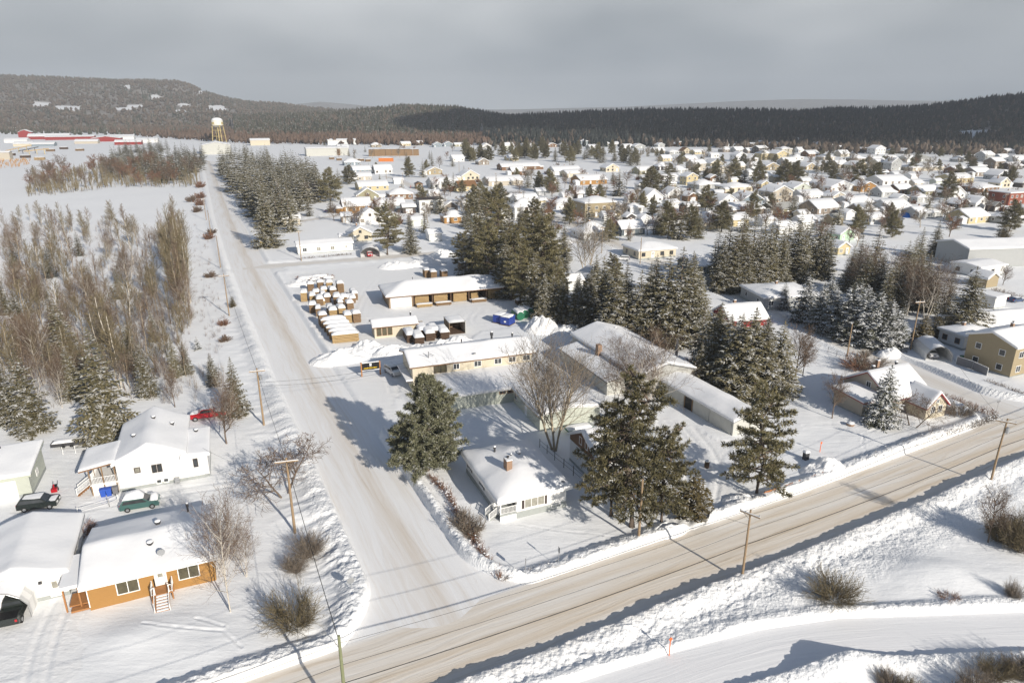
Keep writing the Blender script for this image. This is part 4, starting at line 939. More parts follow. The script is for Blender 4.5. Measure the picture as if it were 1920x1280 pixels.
# wall with a notch for the corner porch
nx_, ny_ = 2.2, 2.0
poly = [(nx_, 0), (WB, 0), (WB, DB), (0, DB), (0, ny_), (nx_, ny_)]
MB().prism(poly, 'z', -0.5, 3.05).build('wall', 'wall_white', t)
MB().prism([(x + (0.03 if x > 4 else -0.03 if x == 0 else 0), y + (0.03 if y > 5 else -0.03 if y == 0 else 0)) for x, y in poly], 'z', -0.6, 0.75).build('foundation', 'concrete', t)
roof_parts(t, 'hip', WB, DB, 3.0, 1.35, 0.6, 0.5, 'white_paint', True, 4)
xf = face_xf('f', WB, DB); window(t, xf, 4.6, 1.15, 2.6, 1.5, bars=2, pane='glass_curtain', shutters='dark_trim'); window(t, xf, 7.6, 0.2, 1.2, 0.4, bars=1)
xl = face_xf('l', WB, DB)
for s_ in (1.5, 6.3): window(t, xl, s_, 1.35, 1.1, 1.15, bars=1, shutters='dark_trim')
xr = face_xf('r', WB, DB)
for s_ in (3, 9): window(t, xr, s_, 1.35, 1.2, 1.15)
MB().box(0, nx_ - 0.02, 0, ny_ - 0.02, 0.6, 0.85).build('porch_floor', 'concrete', t)
MB().box(0, nx_ - 0.02, 0.02, 0.1, -0.5, 0.6).build('porch_skirt', 'white_paint', t)
MB().box(0.02, 0.14, 0.02, 0.14, 0.85, 2.9).build('porch_post', 'white_paint', t)
rail(t, [(0.1, 0.08, 0.85), (nx_ - 0.05, 0.08, 0.85)], 0, 0.9); rail(t, [(0.08, 0.7, 0.85), (0.08, 0.1, 0.85)], 0, 0.9)
xn = lambda s_, z, o: (nx_ - o, ny_ - s_, z); xm = lambda s_, z, o: (s_, ny_ - o, z)
door(t, xm, 1.1, z=0.85, hh=1.95, mat='white_paint'); window(t, xn, 1.0, 1.3, 0.7, 1.3, bars=0, frame='dark_trim')
for i in range(4): MB().box(-0.28 * (i + 1), -0.28 * i, 0.75, 1.95, 0.66 - 0.19 * (i + 1), 0.72 - 0.19 * i).build('step', 'concrete', t)
rail(t, [(-0.05, 0.72, 0.75), (-1.2, 0.72, 0.0)], 0, 0.9); rail(t, [(-0.05, 1.98, 0.75), (-1.2, 1.98, 0.0)], 0, 0.9)
chimney(t, 2.9, 4.6, 3.0, 5.7, 0.75, 1.15)
vent(t, 3.0, 9.6, 4.55, 0.2, 0.45); vent(t, 4.3, 6.9, 4.65, 0.12, 0.3); vent(t, 5.6, 7.4, 4.6, 0.3, 0.12)
MB().lathe([(0.28, 0), (0.2, 0.06), (0.05, 0.1)], 10, 0, (8.6, 0.2, 3.55)).build('satellite_dish', 'metal', t)

# --- little two-storey house behind the pines
c0 = P(1118, 912)
t = house('cottage', c0, math.radians(22), 6.0, 8.0, 4.2, 2.2, 'gx', 'wall_white', 'white cottage with a brown shingled gable half hidden by the tall pines', ov=0.4, snow=0.3)
xl = face_xf('l', 6.0, 8.0)
MB().add([(-0.04, 0.0, 3.4), (-0.04, 8.0, 3.4), (-0.04, 8.0, 4.05), (-0.04, 4.0, 6.2), (-0.04, 0.0, 4.05)], [(4, 3, 2, 1, 0)]).build('gable_shingles', 'wall_brown', t)
window(t, xl, 3.2, 4.1, 0.6, 1.0, bars=0); window(t, xl, 4.9, 4.1, 0.6, 1.0, bars=0); window(t, xl, 5.6, 1.2, 0.6, 1.1, bars=0)
xf = face_xf('f', 6.0, 8.0); window(t, xf, 1.5, 1.2, 0.8, 1.2); window(t, xf, 4.2, 1.2, 0.8, 1.2); window(t, xf, 1.5, 3.0, 0.7, 0.9)

# --- the workshop complex: each roof is its own wing, one connected building
yc = math.radians(20)
ori = P(783, 751)
t = thing('workshop', (ori[0], ori[1], 0), yc, 'long cream workshop with two-level snowy roof behind the parked white car', 'workshop')
WK = t
W1, D1_ = 22.6, 8.6
wall_part(t, 'gx', W1, D1_, 5.35, 1.25, 'wall_cream', 0, 0, 3.2)
roof_parts(t, 'gx', W1, D1_, 5.35, 1.25, 0.6, 0.36, 'brown_trim', True, 5, 0, 3.2)
xf = face_xf('f', W1, D1_, 0, 3.2)
window(t, xf, 5.0, 3.5, 2.2, 1.25, bars=1, frame='dark_trim', pane='glass_reflect_tint'); window(t, xf, 8.0, 3.75, 1.0, 0.95, frame='white_paint')
for s_ in (12.0, 15.9, 18.7, 21.5): window(t, xf, s_, 3.75, 1.25, 0.95, frame='white_paint')
xl = face_xf('l', W1, D1_, 0, 3.2)
window(t, xl, 6.6, 3.4, 1.0, 1.1); fbox(MB(), xl, 5.7, 6.2, 0.2, 2.2, 0, 0.08).build('door', 'white_paint', t)
MB().box(-1.2, -0.05, 3.0, 11.2, 2.45, 2.6).build('awning', 'dark_trim', t); MB().box(-1.25, -0.03, 2.95, 11.25, 2.604, 2.85).build('awning_snow', 'roof_snow', t)
for x, y, r_, hh in ((10.5, 8.4, 0.14, 0.9), (16.5, 8.6, 0.3, 1.5), (20.5, 8.2, 0.2, 1.0), (6.5, 8.0, 0.1, 0.6)): vent(t, x, y, 6.6, r_, hh)
mb = MB(); mb.tube([(3.2, 4.2, 5.4), (3.2, 4.2, 7.3)], [0.05, 0.05], 6)
mb.bar((2.2, 4.2, 7.1), (3.2, 4.2, 6.3), 0.06); mb.bar((4.2, 4.2, 6.4), (3.2, 4.2, 7.0), 0.06); mb.build('aerial', 'metal_dark', t)
MB().lathe([(0.35, 0), (0.25, 0.1), (0.05, 0.16)], 12, 0, (11.5, 3.6, 6.1)).build('satellite_dish', 'metal', t)
# low wing in front (its roof slopes towards the camera side)
wall_part(t, 'shed', 19.0, 9.0, 2.6, 0.35, 'wall_palegreen', 0, 4.2, -5.9, name='wing_wall')
roof_parts(t, 'shed', 19.0, 9.0, 2.6, 0.35, 0.45, 0.34, 'white_paint', True, 6, 4.2, -5.9)
xw = face_xf('f', 19.0, 9.0, 4.2, -5.9)
window(t, xw, 9.4, 1.75, 1.0, 0.55, frame='brown_trim'); window(t, xw, 10.8, 1.75, 1.0, 0.55, frame='brown_trim')
# wing that runs towards the camera
wall_part(t, 'gy', 10.5, 12.5, 2.75, 0.7, 'wall_palegreen', 0, 15.6, -18.0, name='wing_wall')
roof_parts(t, 'gy', 10.5, 12.5, 2.75, 0.7, 0.45, 0.34, 'white_paint', True, 7, 15.6, -18.0)
xw = face_xf('l', 10.5, 12.5, 15.6, -18.0); window(t, xw, 1.6, 0.9, 1.0, 1.3, frame='white_paint'); fbox(MB(), xw, 6.0, 7.0, 0.0, 2.0, 0, 0.06).build('door', 'white_paint', t)
# --- hall with the big rounded snow roof
yh = math.radians(22)
hx, hy_ = P(1195, 745)
t = thing('warehouse', (hx, hy_, 0), yh, 'long grey warehouse with a smooth gabled snow roof beside the dark spruces', 'warehouse')
wall_part(t, 'gy', 11.5, 25.5, 4.0, 1.7, 'tin_grey', 0)
roof_parts(t, 'gy', 11.5, 25.5, 4.0, 1.7, 0.4, 0.42, 'metal', True, 8)
xl = face_xf('l', 11.5, 25.5); fbox(MB(), xl, 11, 14.5, 0, 3.0, 0, 0.06).build('door', 'wood_old', t)
vent(t, 7.5, 21.0, 5.1, 0.3, 0.7)
MB().box(-0.9, -0.03, 13.0, 14.0, 2.0, 5.6).build('chimney', 'chimney_brick', t)
# lean-to with bare roof on the left
wall_part(t, 'shedx', 4.4, 19.0, 2.6, 0.9, 'tin', 0, -4.45, 3.0, name='lean_to_wall')
roof_parts(t, 'shedx', 4.4, 19.0, 2.6, 0.9, 0.3, 0.12, 'metal_dark', True, 9, -4.45, 3.0)
# --- long low shed
sx, sy = P(1373, 818)
t = thing('shed', (sx, sy, 0), math.radians(24), 'long low tin shed with open bay shown by a dark panel beside a ploughed drive', 'shed')
Ls, Ws = 21.0, 5.6
wall_part(t, 'gy', Ws, Ls, 2.7, 0.8, 'tin', 0); roof_parts(t, 'gy', Ws, Ls, 2.7, 0.8, 0.4, 0.34, 'metal', True, 10)
xl = face_xf('l', Ws, Ls)
s0 = 0.3
for i, (a, b_) in enumerate(((0.4, 4.5), (4.7, 8.8), (11.4, 15.3), (15.5, 20.6))): fbox(MB(), xl, a, b_, 0.02, 2.45, 0.0, 0.07).build('sliding_door', 'tin', t)
fbox(MB(), xl, 9.2, 11.0, 0.0, 2.4, -0.02, 0.03).build('bay_shade_sheet', 'black', t)  # black sheet on the wall, standing in for the shade inside the bay
for x in (9.0, 11.0): fbox(MB(), xl, x, x + 0.2, 0, 2.5, 0, 0.1).build('bay_post', 'wood_old', t)

# --- house with red trim
yr = math.radians(22)
rx, ry = P(1664, 778)
t = thing('house', (rx, ry, 0), yr, 'beige house with dark red roof edges and a small front gable behind a lone spruce', 'house')
wall_part(t, 'gx', 8.6, 9.5, 3.0, 3.0, 'wall_beige'); roof_parts(t, 'gx', 8.6, 9.5, 3.0, 3.0, 0.5, 0.4, 'red_trim', True, 11)
xl = face_xf('l', 8.6, 9.5); window(t, xl, 5.0, 3.4, 0.8, 0.9)
wall_part(t, 'gy', 4.6, 4.0, 2.4, 2.1, 'wall_cream', 0, 4.0, -3.6, name='porch_wall'); roof_parts(t, 'gy', 4.6, 4.4, 2.4, 2.1, 0.4, 0.36, 'red_trim', True, 12, 4.0, -3.6)
xp = face_xf('f', 4.6, 4.0, 4.0, -3.6); window(t, xp, 1.5, 1.0, 0.8, 1.1); window(t, xp, 3.2, 1.0, 0.8, 1.1); window(t, xp, 2.3, 2.7, 0.5, 0.6)
wall_part(t, 'shed', 4.8, 6.0, 2.7, 0.4, 'wall_beige', 0.3, -4.82, 1.0, name='wing_wall'); roof_parts(t, 'shed', 4.8, 6.0, 2.7, 0.4, 0.35, 0.32, 'red_trim', True, 13, -4.82, 1.0)
xw = face_xf('f', 4.8, 6.0, -4.82, 1.0); window(t, xw, 2.2, 1.1, 1.3, 1.0)
chimney(t, 3.6, 6.4, 5.0, 7.0, 0.5, 0.5); vent(t, 1.0, 5.0, 6.25, 0.3, 0.55); vent(t, 6.6, 5.2, 6.25, 0.3, 0.45)

# --- lumber shed
lx, ly = P(730, 578)
yl = math.radians(19)
t = thing('lumber_shed', (lx, ly, 0), yl, 'long open lumber shed with a white door and stacked boards in its bays', 'shed')
LS = t; Wl, Dl, Hl = 31.0, 11.0, 3.4
wall_part(t, 'flat', 6.2, Dl, Hl, 0, 'planks', 0)
MB().box(6.2, Wl, Dl - 0.2, Dl, -0.4, Hl).build('back_wall', 'planks', t); MB().box(Wl - 0.2, Wl, 0.6, Dl - 0.2, -0.4, Hl).build('end_wall', 'planks', t)
roof_parts(t, 'hip', Wl, Dl, Hl, 1.9, 0.9, 0.4, 'brown_trim', True, 14)
xf = face_xf('f', Wl, Dl); garage_door(t, xf, 3.1, 5.4, 2.9, 'white_paint')
for x in (6.4, 11.3, 16.2, 21.1, 26.0, 30.8): MB().box(x - 0.14, x + 0.14, 0.1, 0.4, -0.3, Hl).build('post', 'wood_dark', t)
for x in (11.3, 16.2, 21.1, 26.0): MB().box(x - 0.06, x + 0.06, 0.5, Dl - 0.3, -0.3, Hl).build('bay_wall', 'wood_dark', t)
vent(t, 7.5, 6.5, 5.5, 0.1, 0.7)
def board_stack(name, p, z, yaw, L_, W_, H_, label, cap=0.28, mat='wood_new', group=None, along='x', cat='lumber stack'):
    """stickered lumber: layers of boards with gaps, snow pillow on top"""
    t = thing(name, (p[0], p[1], z), yaw, label, cat, group)
    nl = max(3, int(H_ / 0.32))
    for k in range(nl):
        z0 = 0.1 + (H_ - 0.1) * k / nl; z1 = z0 + (H_ - 0.1) / nl - 0.11; j = R.uniform(-0.05, 0.05); j2 = R.uniform(-0.08, 0.08)
        MB().box(-L_ / 2 + j, L_ / 2 + j2, -W_ / 2 + j2 * 0.5, W_ / 2 + j * 0.5, z0, z1).build('board_layer', mat, t)
    for x in (-L_ * 0.4, L_ * 0.4): MB().box(x - 0.06, x + 0.06, -W_ / 2 + 0.05, W_ / 2 - 0.05, -0.2, H_ - 0.02).build('sticker', 'wood_dark', t)
    if cap: pillow(t, -L_ / 2 - 0.1, L_ / 2 + 0.1, -W_ / 2 - 0.1, W_ / 2 + 0.1, H_ - 0.02, cap)
    return t
def pillow(t, x0, x1, y0, y1, z, hgt, mat='roof_snow', name='snow_cap', n=8):
    V = []; F = []; sd = R.random() * 50
    for i in range(n + 1):
        for j in range(n + 1):
            a = i / n * 2 - 1; b_ = j / n * 2 - 1
            k = (1 - abs(a) ** 5) * (1 - abs(b_) ** 5)
            x = x0 + (x1 - x0) * i / n; y = y0 + (y1 - y0) * j / n
            V.append((x, y, z - 0.05 + hgt * (k ** 0.5) * (1 + 0.25 * mnoise.noise(Vector((x * .8 + sd, y * .8, sd))))))
    m_ = n + 1
    F = [(i * m_ + j, (i + 1) * m_ + j, (i + 1) * m_ + j + 1, i * m_ + j + 1) for i in range(n) for j in range(n)]
    o = len(V); V += [(x0, y0, z - 0.06), (x1, y0, z - 0.06), (x1, y1, z - 0.06), (x0, y1, z - 0.06)]; F.append((o, o + 3, o + 2, o + 1))
    return MB().add(V, F).build(name, mat, t, True)
for i, x in enumerate((8.6, 13.6, 18.8, 23.2, 28.3)):
    board_stack('board_pile', loc2w(LS, x, 1.8 if i != 3 else 3.2), 0, yl, 3.6 if i != 3 else 2.0, 2.4, (2.6, 2.5, 2.9, 2.0, 2.8)[i], 'fresh yellow boards stacked in the %s bay of the lumber shed' % ('first', 'second', 'third', 'fourth', 'last')[i], 0, 'wood_new', 'board piles in the shed bays', cat='board pile')
    if i in (0, 1, 3):
        board_stack('board_pile', loc2w(LS, x + 0.2, -1.3), 0, yl, 4.0, 1.2, 0.9, 'low pile of weathered boards in front of the %s shed bay' % ('first', 'second', 'third', 'fourth', 'last')[i], 0.15, 'wood_old' if i else 'wood_new', 'board piles in the shed bays', cat='board pile')
# --- yard office
ox, oy = P(703, 634)
t = house('yard_office', (ox, oy), math.radians(19), 9.3, 4.6, 2.7, 0.7, 'gx', 'wall_cream', 'small cream office with tall windows between lumber stacks and a snow heap', 'office', ov=0.5, snow=0.34, trim='brown_trim', base=0)
xf = face_xf('f', 9.3, 4.6)
for s_ in (1.0, 2.2, 3.4): window(t, xf, s_, 0.5, 0.9, 1.7, bars=0, frame='brown_trim', pane='glass_reflect_tint')
vent(t, 8.8, 3.6, 3.0, 0.2, 1.2)
MB().box(9.4, 11.4, 2.4, 3.4, -0.2, 1.9).build('fuel_tank_crate', 'wood_new', t)
# ------------------------------------------------------------------ vegetation: kinds first (each a trunk mesh and a crown mesh)
def rvec(r_): 
    a = r_.uniform(0, 6.283); z = r_.uniform(-1, 1); q = math.sqrt(1 - z * z); return Vector((q * math.cos(a), q * math.sin(a), z))
def leafquad(mb, p, d, ln, wd, up, mi=0):
    """a narrow kite along d, two faces"""
    s_ = d.cross(up)
    if s_.length < 1e-4: s_ = Vector((1, 0, 0))
    s_.normalize(); m_ = p + d * (ln * 0.45)
    mb.add([p, m_ + s_ * wd - up * (wd * 0.25), p + d * ln, m_ - s_ * wd - up * (wd * 0.25), m_ + up * (wd * 0.15)], [(0, 1, 4), (1, 2, 4), (2, 3, 4), (3, 0, 4)], mi)
def spruce_proto(seed, h, rad, lv, nb, dense=1.0, droop=0.35, skirt=0.06, power=0.85):
    r_ = random.Random(seed); mb = MB(); tr = MB()
    tr.tube([(0, 0, -0.5), (0, 0, h * 0.5), (0, 0, h * 0.97)], [0.018 * h + 0.04, 0.011 * h, 0.01], 6)
    up = Vector((0, 0, 1))
    for k in range(lv):
        f = k / (lv - 1); z = h * (skirt + (0.985 - skirt) * f)
        L0 = rad * ((1 - f) ** power + 0.03) * (1.0 if f > 0.08 else 0.85)
        n = max(3, int(nb * (1 - 0.5 * f)))
        a0 = r_.uniform(0, 6.28)
        for i in range(n):
            a = a0 + 6.283 * i / n + r_.uniform(-0.3, 0.3); ln = L0 * r_.uniform(0.72, 1.16)
            out = Vector((math.cos(a), math.sin(a), 0)); dr = droop * (1 - f * 1.3) + r_.uniform(-0.12, 0.12)
            zz = z + r_.uniform(-0.35, 0.35) * h / lv
            ns = max(2, int(round(ln / (0.55 / dense)))); prev = Vector((0, 0, zz)) + out * (ln * 0.06)
            for s_ in range(ns):
                t_ = (s_ + 1) / ns
                d = (out + up * (-dr * (1 - t_) * 1.2 - dr * 0.3 + 0.32 * t_ * dr + r_.uniform(-.1, .1))).normalized()
                q = prev + d * (ln / ns)
                wd = 0.30 / dense * (0.75 + 0.4 * r_.random()) * min(1.0, 0.35 + ln / 2.5)
                side = out.cross(up)
                leafquad(mb, prev, d, ln / ns * 1.5, wd * 0.75, up)
                for sg in (-1, 1):
                    dd = (d * 0.62 + side * (sg * 0.8) + up * r_.uniform(-0.45, 0.02)).normalized()
                    leafquad(mb, prev + d * (ln / ns * r_.uniform(0.2, 0.7)), dd, min(0.95, 0.36 * ln * (1.15 - t_ * 0.6)) * r_.uniform(0.8, 1.2) + 0.12, wd * 0.62, up)
                prev = q
    leafquad(mb, Vector((0, 0, h * 0.94)), up, h * 0.07, 0.10, Vector((0, 1, 0)))
    return mb, tr
def pine_proto(seed, h, rad, z0, limbs, tufts, tl=0.42, top_round=0.6, upsw=0.5, cone=False, dn=4.2):
    """limbs with needle tufts at their ends; layered open crown"""
    r_ = random.Random(seed); mb = MB(); tr = MB(); up = Vector((0, 0, 1))
    bend = [Vector((0.02 * h * r_.uniform(-1, 1) * i, 0.02 * h * r_.uniform(-1, 1) * i, h * i / 6)) for i in range(7)]; bend[0] = Vector((0, 0, -0.5))
    tr.tube(bend, [0.024 * h * (1 - i / 7.5) + 0.03 for i in range(7)], 7)
    def at_(z):
        i = min(5, max(0, int(z / h * 6))); return bend[i].lerp(bend[i + 1], z / h * 6 - i)
    def tuft(p, d, sc):
        n = tufts
        for _ in range(n):
            dd = (d * 0.55 + rvec(r_) * 0.9); dd.z += 0.28; dd.normalize()
            s_ = dd.cross(rvec(r_)).normalized(); l_ = tl * sc * r_.uniform(0.7, 1.25); w = 0.075 * sc
            mb.add([p + s_ * w * 0.5, p - s_ * w * 0.5, p + dd * l_ - s_ * w * 0.32, p + dd * l_ + s_ * w * 0.32], [(0, 1, 2, 3)])
    for k in range(limbs):
        f = (k + r_.random()) / limbs; z = h * (z0 + (0.97 - z0) * f)
        g = (z / h - z0) / (1 - z0)
        R_ = rad * max(0.12, (1 - g ** 2.2) ** top_round * (0.72 + 0.28 * math.sin(g * 3.0 + 0.6)))
        if cone: R_ = rad * max(0.10, (1 - g) ** 0.62 * min(1.0, 0.72 + 1.4 * g))
        ln = R_ * (r_.uniform(0.60, 1.12) if cone else r_.uniform(0.45, 1.22)); a = k * 2.399 + r_.uniform(-0.4, 0.4)
        out = Vector((math.cos(a), math.sin(a), 0)); p0 = at_(z)
        rise = upsw * (0.25 + 0.9 * g) + r_.uniform(-0.15, 0.15)
        n = 4; pts = [p0]
        for i in range(n):
            d = (out + up * (rise * (0.2 + 0.9 * i / n) - 0.15 * (1 - g)) + rvec(r_) * 0.12).normalized(); pts.append(pts[-1] + d * (ln / n))
        tr.tube(pts, [0.008 * h * (1 - g * .6) * (1 - i / (n + 1)) + 0.012 for i in range(n + 1)], 4, cap=False)
        nt_ = max(5, int(ln * dn))
        for j in range(nt_):
            t_ = 0.28 + 0.74 * (j + r_.random()) / nt_; i = min(n - 1, int(t_ * n)); p = pts[i].lerp(pts[i + 1], min(1.2, t_ * n - i))
            d = (pts[i + 1] - pts[i]).normalized(); side = d.cross(up).normalized()
            wsp = 0.36 * ln * (1.15 - t_)
            p = p + side * r_.uniform(-1, 1) * min(1.1, wsp) + up * r_.uniform(-0.1, 0.28)
            tuft(p, (d + side * r_.uniform(-.6, .6)).normalized(), r_.uniform(0.8, 1.25))
    for _ in range(6): tuft(bend[-1] + rvec(r_) * 0.25, up, 1.1)
    return mb, tr
def grow(tr, tw, r_, p, d, ln, rad, lvl, maxl, kids, spread, trop, tmin):
    n = 4 if lvl < 2 else (3 if lvl < maxl else 2); pts = [Vector(p)]; dirs = []
    for i in range(n):
        d = (d + rvec(r_) * (0.10 + 0.05 * lvl) + Vector((0, 0, trop))).normalized(); dirs.append(d); pts.append(pts[-1] + d * (ln / n))
    rr = [max(tmin, rad * (1 - 0.72 * i / n)) for i in range(n + 1)]
    if lvl == maxl: rr[-1] = tmin * 0.5
    (tr if lvl <= 1 else tw).tube(pts, rr, 6 if lvl == 0 else (4 if lvl == 1 else 3), cap=False)
    if lvl < maxl:
        nk = kids[lvl]
        for k in range(nk):
            t_ = (0.30 if lvl == 0 else 0.18) + (0.70 if lvl == 0 else 0.82) * (k + r_.random()) / nk; i = min(n - 1, int(t_ * n)); q = pts[i].lerp(pts[i + 1], t_ * n - i)
            ax = rvec(r_); side = dirs[i].cross(ax).normalized()
            nd = (dirs[i] * (1 - spread[lvl]) + side * spread[lvl]).normalized()
            grow(tr, tw, r_, q, nd, ln * r_.uniform(0.42, 0.62) * (1.15 - 0.45 * t_), rad * 0.42 * (1.1 - 0.4 * t_), lvl + 1, maxl, kids, spread, trop, tmin)
def bare_proto(seed, h, kids=(16, 7, 5), spread=(0.55, 0.5, 0.55), trop=0.05, r0=0.02, tmin=0.012, stems=1, lean=0.25, maxl=3, lenf=0.85):
    r_ = random.Random(seed); tr = MB(); tw = MB()
    for s_ in range(stems):
        a = 6.283 * s_ / stems + r_.random(); d = Vector((math.cos(a) * lean * (stems > 1), math.sin(a) * lean * (stems > 1), 1)).normalized()
        grow(tr, tw, r_, (0.12 * math.cos(a) * (stems > 1), 0.12 * math.sin(a) * (stems > 1), -0.4), d, h * lenf * r_.uniform(0.85, 1.0), r0 * h / (1 if stems == 1 else 1.7), 0, maxl, kids, spread, trop, tmin)
    return tw, tr
def aspen_proto(seed, h, tmin=0.03):
    """tall thin forest tree: clear stem, short steep limbs high up"""
    r_ = random.Random(seed); tr = MB(); tw = MB()
    pts = [Vector((0, 0, -0.4))]
    for i in range(5): pts.append(pts[-1] + Vector((r_.uniform(-.02, .02) * h, r_.uniform(-.02, .02) * h, h / 5)))
    tr.tube(pts, [0.010 * h * (1 - i / 6) + 0.02 for i in range(6)], 5, cap=False)
    for k in range(30):
        t_ = 0.28 + 0.70 * (k + r_.random()) / 30; i = min(4, int(t_ * 5)); p = pts[i].lerp(pts[i + 1], t_ * 5 - i)
        a = r_.uniform(0, 6.283); d = Vector((math.cos(a), math.sin(a), r_.uniform(0.9, 1.9))).normalized()
        grow(tw, tw, r_, p, d, h * 0.27 * (1.25 - t_) * r_.uniform(0.7, 1.2) + 0.5, 0.035, 2, 3, (0, 0, 5), (0, 0, 0.42), 0.10, tmin)
    return tw, tr
def shrub_proto(seed, h, rad, stems, tmin=0.012, kids=(6, 4), trop=0.02):
    """dome of stems fanning out of one root"""
    r_ = random.Random(seed); tw = MB(); tr = MB()
    for s_ in range(stems):
        a = r_.uniform(0, 6.283); q = math.sqrt(r_.random()); e = rad / h * q * 1.6
        d = Vector((math.cos(a) * e, math.sin(a) * e, 1)).normalized()
        grow(tr, tw, r_, (0.3 * q * math.cos(a), 0.3 * q * math.sin(a), -0.3), d, h * r_.uniform(0.55, 0.92), 0.026, 1, 3, (0,) + kids, (0, 0.34, 0.42), trop, tmin)
    return tw, tr
KIND = {}
def reg(key, pair, crown_mat, trunk_mat, h, smooth=False, stem='trunk', crown='crown'):
    KIND.setdefault(key, []).append((pair[0].mesh(key + '_crown', crown_mat, smooth), pair[1].mesh(key + '_trunk', trunk_mat, True), h, stem, crown))
for i, (h, rad, dr) in enumerate(((15, 4.5, .35), (15, 4.0, .45), (15, 4.9, .3), (15, 4.2, .5))):
    reg('spruce', spruce_proto(10 + i, h, rad, 30, 12, 1.0, dr), 'spruce_needles', 'bark', h)
for i, (h, rad, dr) in enumerate(((15, 3.5, .4), (15, 3.8, .35), (15, 3.2, .45))):
    reg('spruce_slim', spruce_proto(20 + i, h, rad, 30, 10, 1.0, dr, 0.05, 0.75), 'spruce_needles', 'bark', h)
for i, (h, rad) in enumerate(((9, 3.3), (9, 3.0), (9, 2.8))):
    reg('spruce_snowy', spruce_proto(30 + i, h, rad, 24, 13, 1.1, 0.45, 0.03, 0.7), 'spruce_needles_snowy', 'bark', h)
for i, (h, rad) in enumerate(((14, 3.7), (14, 3.2), (14, 4.1))):
    reg('spruce_far', spruce_proto(40 + i, h, rad, 17, 8, 0.55, 0.35), 'spruce_needles', 'bark', h)
reg('pine_blue', pine_proto(51, 14, 5.9, 0.09, 190, 15, 0.44, 0.55, 0.85, True, 7.5), 'pine_blue_needles', 'bark', 14)
reg('pine', pine_proto(52, 18, 5.6, 0.19, 84, 13, 0.42, 0.45, 0.45, False, 6.6), 'pine_needles', 'bark', 18)
reg('pine', pine_proto(53, 18, 5.0, 0.17, 76, 13, 0.42, 0.45, 0.40, False, 6.6), 'pine_needles', 'bark', 18)
reg('pine', pine_proto(54, 15, 5.2, 0.15, 74, 13, 0.42, 0.45, 0.55, False, 6.6), 'pine_needles', 'bark', 15)
reg('pine_far', pine_proto(55, 14, 4.6, 0.12, 60, 14, 0.85, 0.5, 0.5), 'pine_needles', 'bark', 14)
reg('pine_far', pine_proto(56, 13, 4.2, 0.10, 55, 14, 0.85, 0.5, 0.5), 'pine_needles', 'bark', 13)
for i in range(3): reg('cedar', spruce_proto(60 + i, 5, 1.7, 17, 12, 1.4, -0.7, 0.02, 0.5), 'cedar_needles', 'bark', 5)
reg('maple', bare_proto(70, 12, (15, 7, 5), (0.42, 0.42, 0.5), 0.09, 0.017, 0.010, 6, 0.34), 'twig_grey', 'bark_light', 12)
reg('maple', bare_proto(71, 12, (16, 7, 5), (0.5, 0.45, 0.5), 0.07, 0.02, 0.010, 4, 0.36), 'twig_grey', 'bark_light', 12)
for i in range(3): reg('birch', bare_proto(75 + i, 11, (20, 8, 5), (0.48, 0.5, 0.5), 0.04, 0.013, 0.009, 2 + i % 2, 0.22), 'twig_brown', 'birch', 11)
for i in range(3): reg('bare_tree', bare_proto(80 + i, 10, (22, 9, 5), (0.55, 0.5, 0.5), 0.05, 0.02, 0.016, 1), 'twig_brown', 'bark', 10)
for i in range(5): reg('aspen', aspen_proto(90 + i, 13), ('twig_olive', 'twig_brown', 'twig_olive', 'twig_grey', 'twig_olive')[i], ('bark_light', 'bark_light', 'birch', 'bark', 'bark_light')[i], 13)
for i in range(3): reg('apple', bare_proto(100 + i, 5, (14, 8, 6), (0.65, 0.55, 0.55), 0.02, 0.025, 0.010, 2, 0.45), 'twig_brown', 'bark', 5)
for i in range(3): reg('shrub', shrub_proto(110 + i, 3.2, 2.6, 85, 0.010), ('twig_olive', 'twig_grey', 'twig_grey')[i], 'twig_grey', 3.2, stem='stems', crown='twigs')
for i in range(3): reg('bush', shrub_proto(120 + i, 2.0, 1.3, 34, 0.012), ('twig_grey', 'twig_red', 'twig_grey')[i], 'twig_brown', 2.0, stem='stems', crown='twigs')
for i in range(2): reg('bush_far', shrub_proto(130 + i, 2.4, 2.0, 30, 0.035, (5, 3)), ('twig_brown', 'twig_red')[i], 'twig_brown', 2.4, stem='stems', crown='twigs')
for i in range(3): reg('tree_far', bare_proto(135 + i, 10, (16, 6, 4), (0.5, 0.5, 0.5), 0.05, 0.02, 0.035, 1), ('twig_brown', 'twig_grey', 'twig_red')[i], ('bark', 'bark_light', 'bark')[i], 10)
for i in range(2): reg('seedling', spruce_proto(140 + i, 2.2, 0.8, 10, 8, 1.6, 0.3, 0.03), 'spruce_needles_snowy', 'bark', 2.2)

